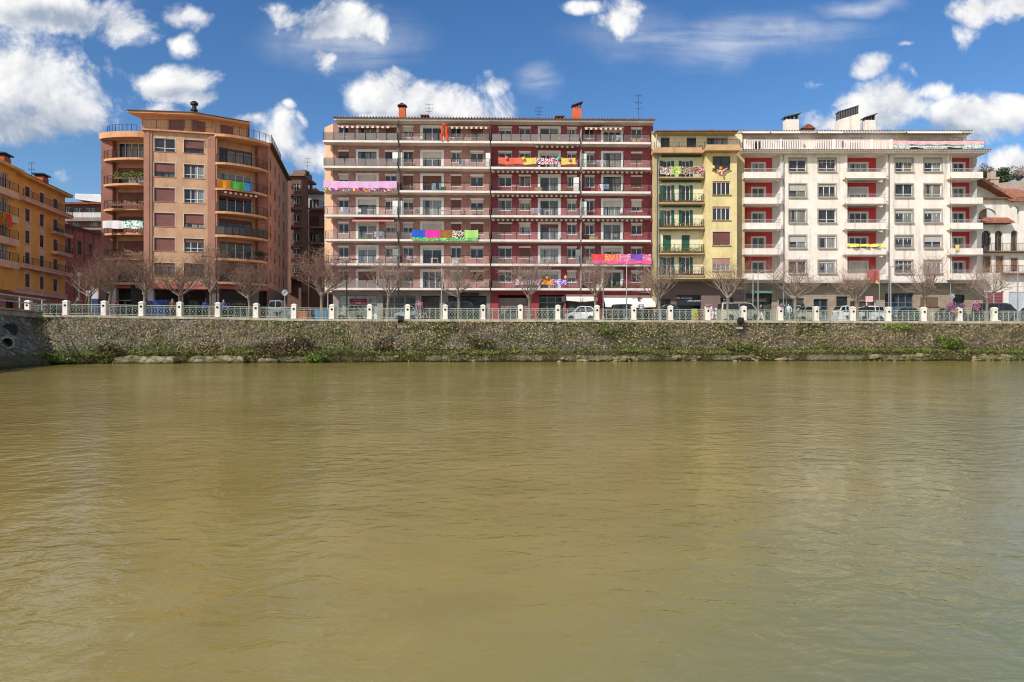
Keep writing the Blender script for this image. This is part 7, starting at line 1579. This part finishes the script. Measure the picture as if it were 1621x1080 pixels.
    for px, f, lab in ((588, 3, 'white folding table on the brown balcony below the pink scale banner'), (585, 4, 'white garden table under the pink awning'), (700, 6, 'white cloth-covered table on the lowest brown balcony'), (700, 3, 'white low table beside the glass door above the five-part banner'), (868, 3, 'white garden table on the third dark red balcony'), (815, 2, 'round white table on the second dark red balcony'), (688, 5, 'white table on the fifth brown balcony'), (980, 0, 'white garden table on the top dark red balcony'), (862, 5, 'white chair set on the fifth dark red balcony')):
        w = P.wp(P.u(px, .8), .8); e = empty('garden_table', (w.x, w.y, ZS + zf[f]), lab, 'table', 'tables on the balconies'); b = MB(); b.box(-.45, .45, -.3, .3, .68, .72); b.build('table_top', tb, e)
        for sx in (-.38, .38):
            for sy in (-.24, .24): q = MB(); q.tube([(sx, sy, 0), (sx, sy, .68)], .02, 4); q.build('leg', tb, e)
    # everyday things standing at the rails
    orn = ['top', 'second highest', 'third highest', 'middle', 'third lowest', 'second lowest', 'lowest']; secs = [(514, 628, 'outer brown'), (636, 773, 'inner brown'), (781, 915, 'inner dark red'), (924, 1027, 'outer dark red')]; rr = random.Random(91)
    for k in range(7):
        for q, (a, b, nm) in enumerate(secs):
            for typ in rr.sample(['chair', 'plant', 'rack', 'box', 'bush'], 2):
                px = rr.uniform(a + 6, b - 12); lab0 = f'{orn[k]} {nm} balcony of the long block'
                if typ in ('plant', 'bush'):
                    planter(P, px, px + rr.uniform(5, 16), ('z', zf[k] + .16), D - .25, 70 if typ == 'plant' else 130, rr.choice([(2, 4), (1, 4, 2), (3, 6, 1), (2, 5), (8, 2, 4)]), ('low potted plants at the rail of the ' + lab0.replace(' of the long block', '')) if typ == 'plant' else 'bushy potted plant on the ' + lab0, .3 if typ == 'plant' else .6, .06); continue
                w = P.wp(P.u(px, .75), .75); base = (w.x, w.y, ZS + zf[k] + .003)
                if typ == 'chair':
                    c = rr.choice([tb, m_('chair_blue', '4a6a8c'), m_('chair_brown', '6a4a38'), m_('chair_grey', '77777a')]); e = empty('balcony_chair', base, 'small chair on the ' + lab0, 'chair', 'chairs on the balconies'); e.rotation_euler = (0, 0, rr.uniform(-.6, .6)); o = MB(); o.box(-.22, .22, -.22, .22, .42, .46); o.build('seat', c, e); o = MB(); o.box(-.22, .22, .19, .23, .47, .88); o.build('backrest', c, e)
                    for sx in (-.2, .2):
                        for sy in (-.2, .2): o = MB(); o.tube([(sx, sy, 0), (sx, sy, .42)], .018, 4); o.build('leg', c, e)
                elif typ == 'rack':
                    e = empty('drying_rack', base, 'drying rack with washing on the ' + lab0, 'drying rack', 'drying racks on the balconies'); o = MB()
                    for y in (-.25, 0, .25): o.tube([(-.6, y, .95), (.6, y, .95)], .01, 3)
                    for sx in (-.6, .6): o.tube([(sx, -.3, .95), (sx, .3, .95)], .012, 3); o.tube([(sx, -.3, 0), (sx, .3, .95)], .014, 3); o.tube([(sx, .3, 0), (sx, -.3, .95)], .014, 3)
                    o.build('frame', tb, e)
                    for i in range(3): x = -.5 + i * .36; o = MB(); o.box(x, x + rr.uniform(.2, .33), -.26, -.24, rr.uniform(.3, .55), .96); o.build('washing', rr.choice([tb, m_('washing_blue', '7a94b4'), m_('washing_rose', 'c8a0a0'), m_('washing_dark', '3a3c44')]), e)
                else:
                    c = rr.choice([m_('crate_tan', 'a8906c'), m_('crate_white', 'd4d0c8'), m_('crate_green', '4a6a50')]); e = empty('storage_box', base, 'storage chest on the ' + lab0, 'storage box', 'chests on the balconies'); o = MB(); o.box(-.45, .45, -.25, .25, 0, .5); o.build('chest', c, e); o = MB(); o.box(-.47, .47, -.27, .27, .502, .57); o.build('lid', c, e)
    # yellow house
    P, zf, d2 = Y4; g = cloth_pattern('cloth_party', ['d84a3a', '3f8a3f', 'e8d050', '2f5ab8', 'e8e0d8', 'c04aa0', '3aa8a0'], 10.0)
    cloth(P, [(1044.5, 1062, g), (1062.3, 1078, cloth_pattern('cloth_lime_leaf', ['b8cc5a', '5a8a3a', 'd8d890', '8aa84a'], 14.0)), (1078.3, 1114, cloth_pattern('cloth_confetti', ['2a2a34', 'c84a3a', '3a5ab8', '4a9a4a', 'd8783a', 'e0d0c0'], 12.0))], 263.5, 276.5, 1.12, 'colourful costume cloths and garlands on the top balcony of the yellow house', wave=.1, seed=8)
    for k, a, b, ms, n, lab in ((1, 1046, 1112, (1, 4, 2, 3), 260, 'scattered pot plants on the second balcony of the yellow house'), (2, 1050, 1113, (2, 4, 9, 1), 420, 'trailing flower trough on the third balcony of the yellow house'), (3, 1047, 1113, (5, 2, 5, 1), 900, 'lush yellow-green planter on the fourth balcony of the yellow house'), (4, 1066, 1113, (2, 1, 4), 300, 'low green plants on the lowest balcony of the yellow house')):
        planter(P, a, b, P_y(P, zf[k] + .14, .85), .85, n, ms, lab, .34, .065)
    planter(P, 1041, 1115, 236, 1.0, 420, (1, 4, 8, 3), 'row of small terracotta pots on the terrace edge of the yellow house', .3, .06)
    w = P.wp(P.u(1141, d2 + .3), d2 + .3); e = empty('carnival_doll', (w.x, w.y, ZS + P.z(270, 0, d2 + .3)), 'pink doll with orange and yellow balloons leaning out of the top bay window', 'doll'); b = MB(); b.ell((0, 0, -.1), (.45, .16, .16), 10, 6); b.tube([(-.5, -.05, .1), (-.2, 0, -.05), (.2, 0, -.05), (.75, -.05, .25)], [.06, .1, .1, .05], 6); b.ell((.1, -.1, -.4), (.14, .08, .2), 8, 5); b.build('body', m_('doll_pink', 'e8b0a0'), e, smooth=True)
    for x, z, c, r_ in ((0, .22, 'e88a30', .2), (-.85, .35, 'e8d060', .19)): q = MB(); q.ell((x, -.05, z), (r_, r_, r_ * 1.1), 10, 7); q.build('balloon', m_('balloon_' + c, c), e, smooth=True)
    # white block
    P, zf = W5; yel = cloth_pattern('garland_yellow', ['e8d860', 'f0e8a0', 'b8c850', 'e0c040'], 12.0)
    cloth(P, [(1340.5, 1402, yel)], 385.5, 391, .98, 'twisted yellow garland along the fourth loggia parapet of the white block', wave=.22, seed=11)
    cloth(P, [(1512.5, 1519, m_('cloth_pale_yellow', 'e0cc80'))], 387.5, 397, 1.0, 'small pale yellow cloth over the end loggia parapet', wave=.1, seed=12)
    cloth(P, [(1413, 1558.5, cloth_pattern('net_pink', ['dcaeb0', 'd4989c', 'e6c4c2'], 16.0))], 222.5, 229.5, .98, 'long pink net along the roof terrace rail', wave=.05, seed=13); cloth(P, [(1413, 1558.5, cloth_pattern('net_green', ['8cbcae', 'b4d4c8', '7aaa9c', 'dce6de'], 12.0))], 230, 234, 1.0, 'turquoise garland below the pink net on the roof terrace', wave=.12, seed=14)
    tz = P.z(238, 0, .9) + .14; planter(P, 1417, 1431, ('z', tz + .9), .4, 260, (1, 6, 5, 3), 'wispy shrub standing on the roof terrace behind the pink net', 1.0, .06); planter(P, 1495, 1518, ('z', tz + .7), .3, 200, (9, 3, 1), 'orange-flowered plants on the roof terrace under the eaves', .6, .06)
    # tower
    A, B = T2['A'], T2['B']
    planter(A, 181, 227, P_y(A, T2['za'][1] + .5, .7), .7, 700, (5, 2, 5, 1), 'lush bright green plants on the second bowed balcony of the tower', .6, .09)
    planter(A, 168, 227, P_y(A, T2['za'][2] + .3, .75), .75, 160, (6, 0, 9), 'row of small pale pots on the third bowed balcony of the tower', .2, .06)
    planter(A, 180, 226, P_y(A, T2['za'][4] + .3, .75), .75, 160, (6, 0, 4), 'pots and washing things on the lowest bowed balcony of the tower', .25, .07)
    cloth(A, [(162.5, 196, m_('cloth_white', 'dcd8d8')), (196.2, 226.5, cloth_pattern('cloth_white_green', ['e0e0dc', '3a9a80', 'd8dcd8', '5ab090', 'e8e8e4'], 6.0))], 350, 362, .85, 'white and green cloth draped over the fourth bowed balcony of the tower', wave=.14, seed=15, sagtop=-.05)
    cloth(B, [(343.5, 365.5, m_('cloth_orange', 'e8922c')), (366, 386, m_('cloth_green', '5ab84a')), (386.5, 399.5, m_('cloth_teal_blue', '3a86b8'))], 282, 296, 1.35, 'orange, green and blue cloths on the second angled balcony of the tower', wave=.1, seed=16, sagtop=.1)
    planter(B, 404, 418, P_y(B, T2['zb'][4] + .5, .4), .4, 420, (4, 4, 1), 'round dark bush at the end of the lowest angled balcony', .8, .09); planter(B, 342, 362, P_y(B, T2['zb'][4] + .4, .9), .9, 260, (4, 2, 6), 'green bush at the start of the lowest angled balcony', .5, .08)
    for PP, px in ((T2['PQ'], 268), (T2['PQ'], 286), (T2['PR'], 308), (T2['PR'], 322), (T2['PR'], 355)):
        pass
    # orange house
    Po, zr = O1; cloth(Po, [(-8, 9, cloth_pattern('cloth_red_green', ['e0502c', '5a8a3a', 'e86a30', 'd8402c'], 2.4)), (9.3, 18, m_('cloth_scarlet', 'e05030'))], 331, 353, 1.35, 'orange-red and green cloth on the bay balcony of the orange house', wave=.1, seed=17)
    cloth(Po, [(84, 93, m_('cloth_navy', '2c3050')), (93.3, 101, m_('cloth_dark_green', '2f6a38'))], 357.5, 364, .9, 'small navy and green cloth on the corner balcony of the orange house', wave=.1, seed=18)
def P_y(P, z, d):
    return ('z', z)

# ---------------------------------------------------------------- build
plant_mats(); quay(); hill()
b3 = long_block(); y4 = yellow_house(); w5 = white_block(); t2 = corner_tower(); o1 = orange_house(); back_buildings(); villa()
balustrade(); trees(); lamps(); cars(); street_life(); dressing(b3, y4, w5, t2, o1); vegetation()
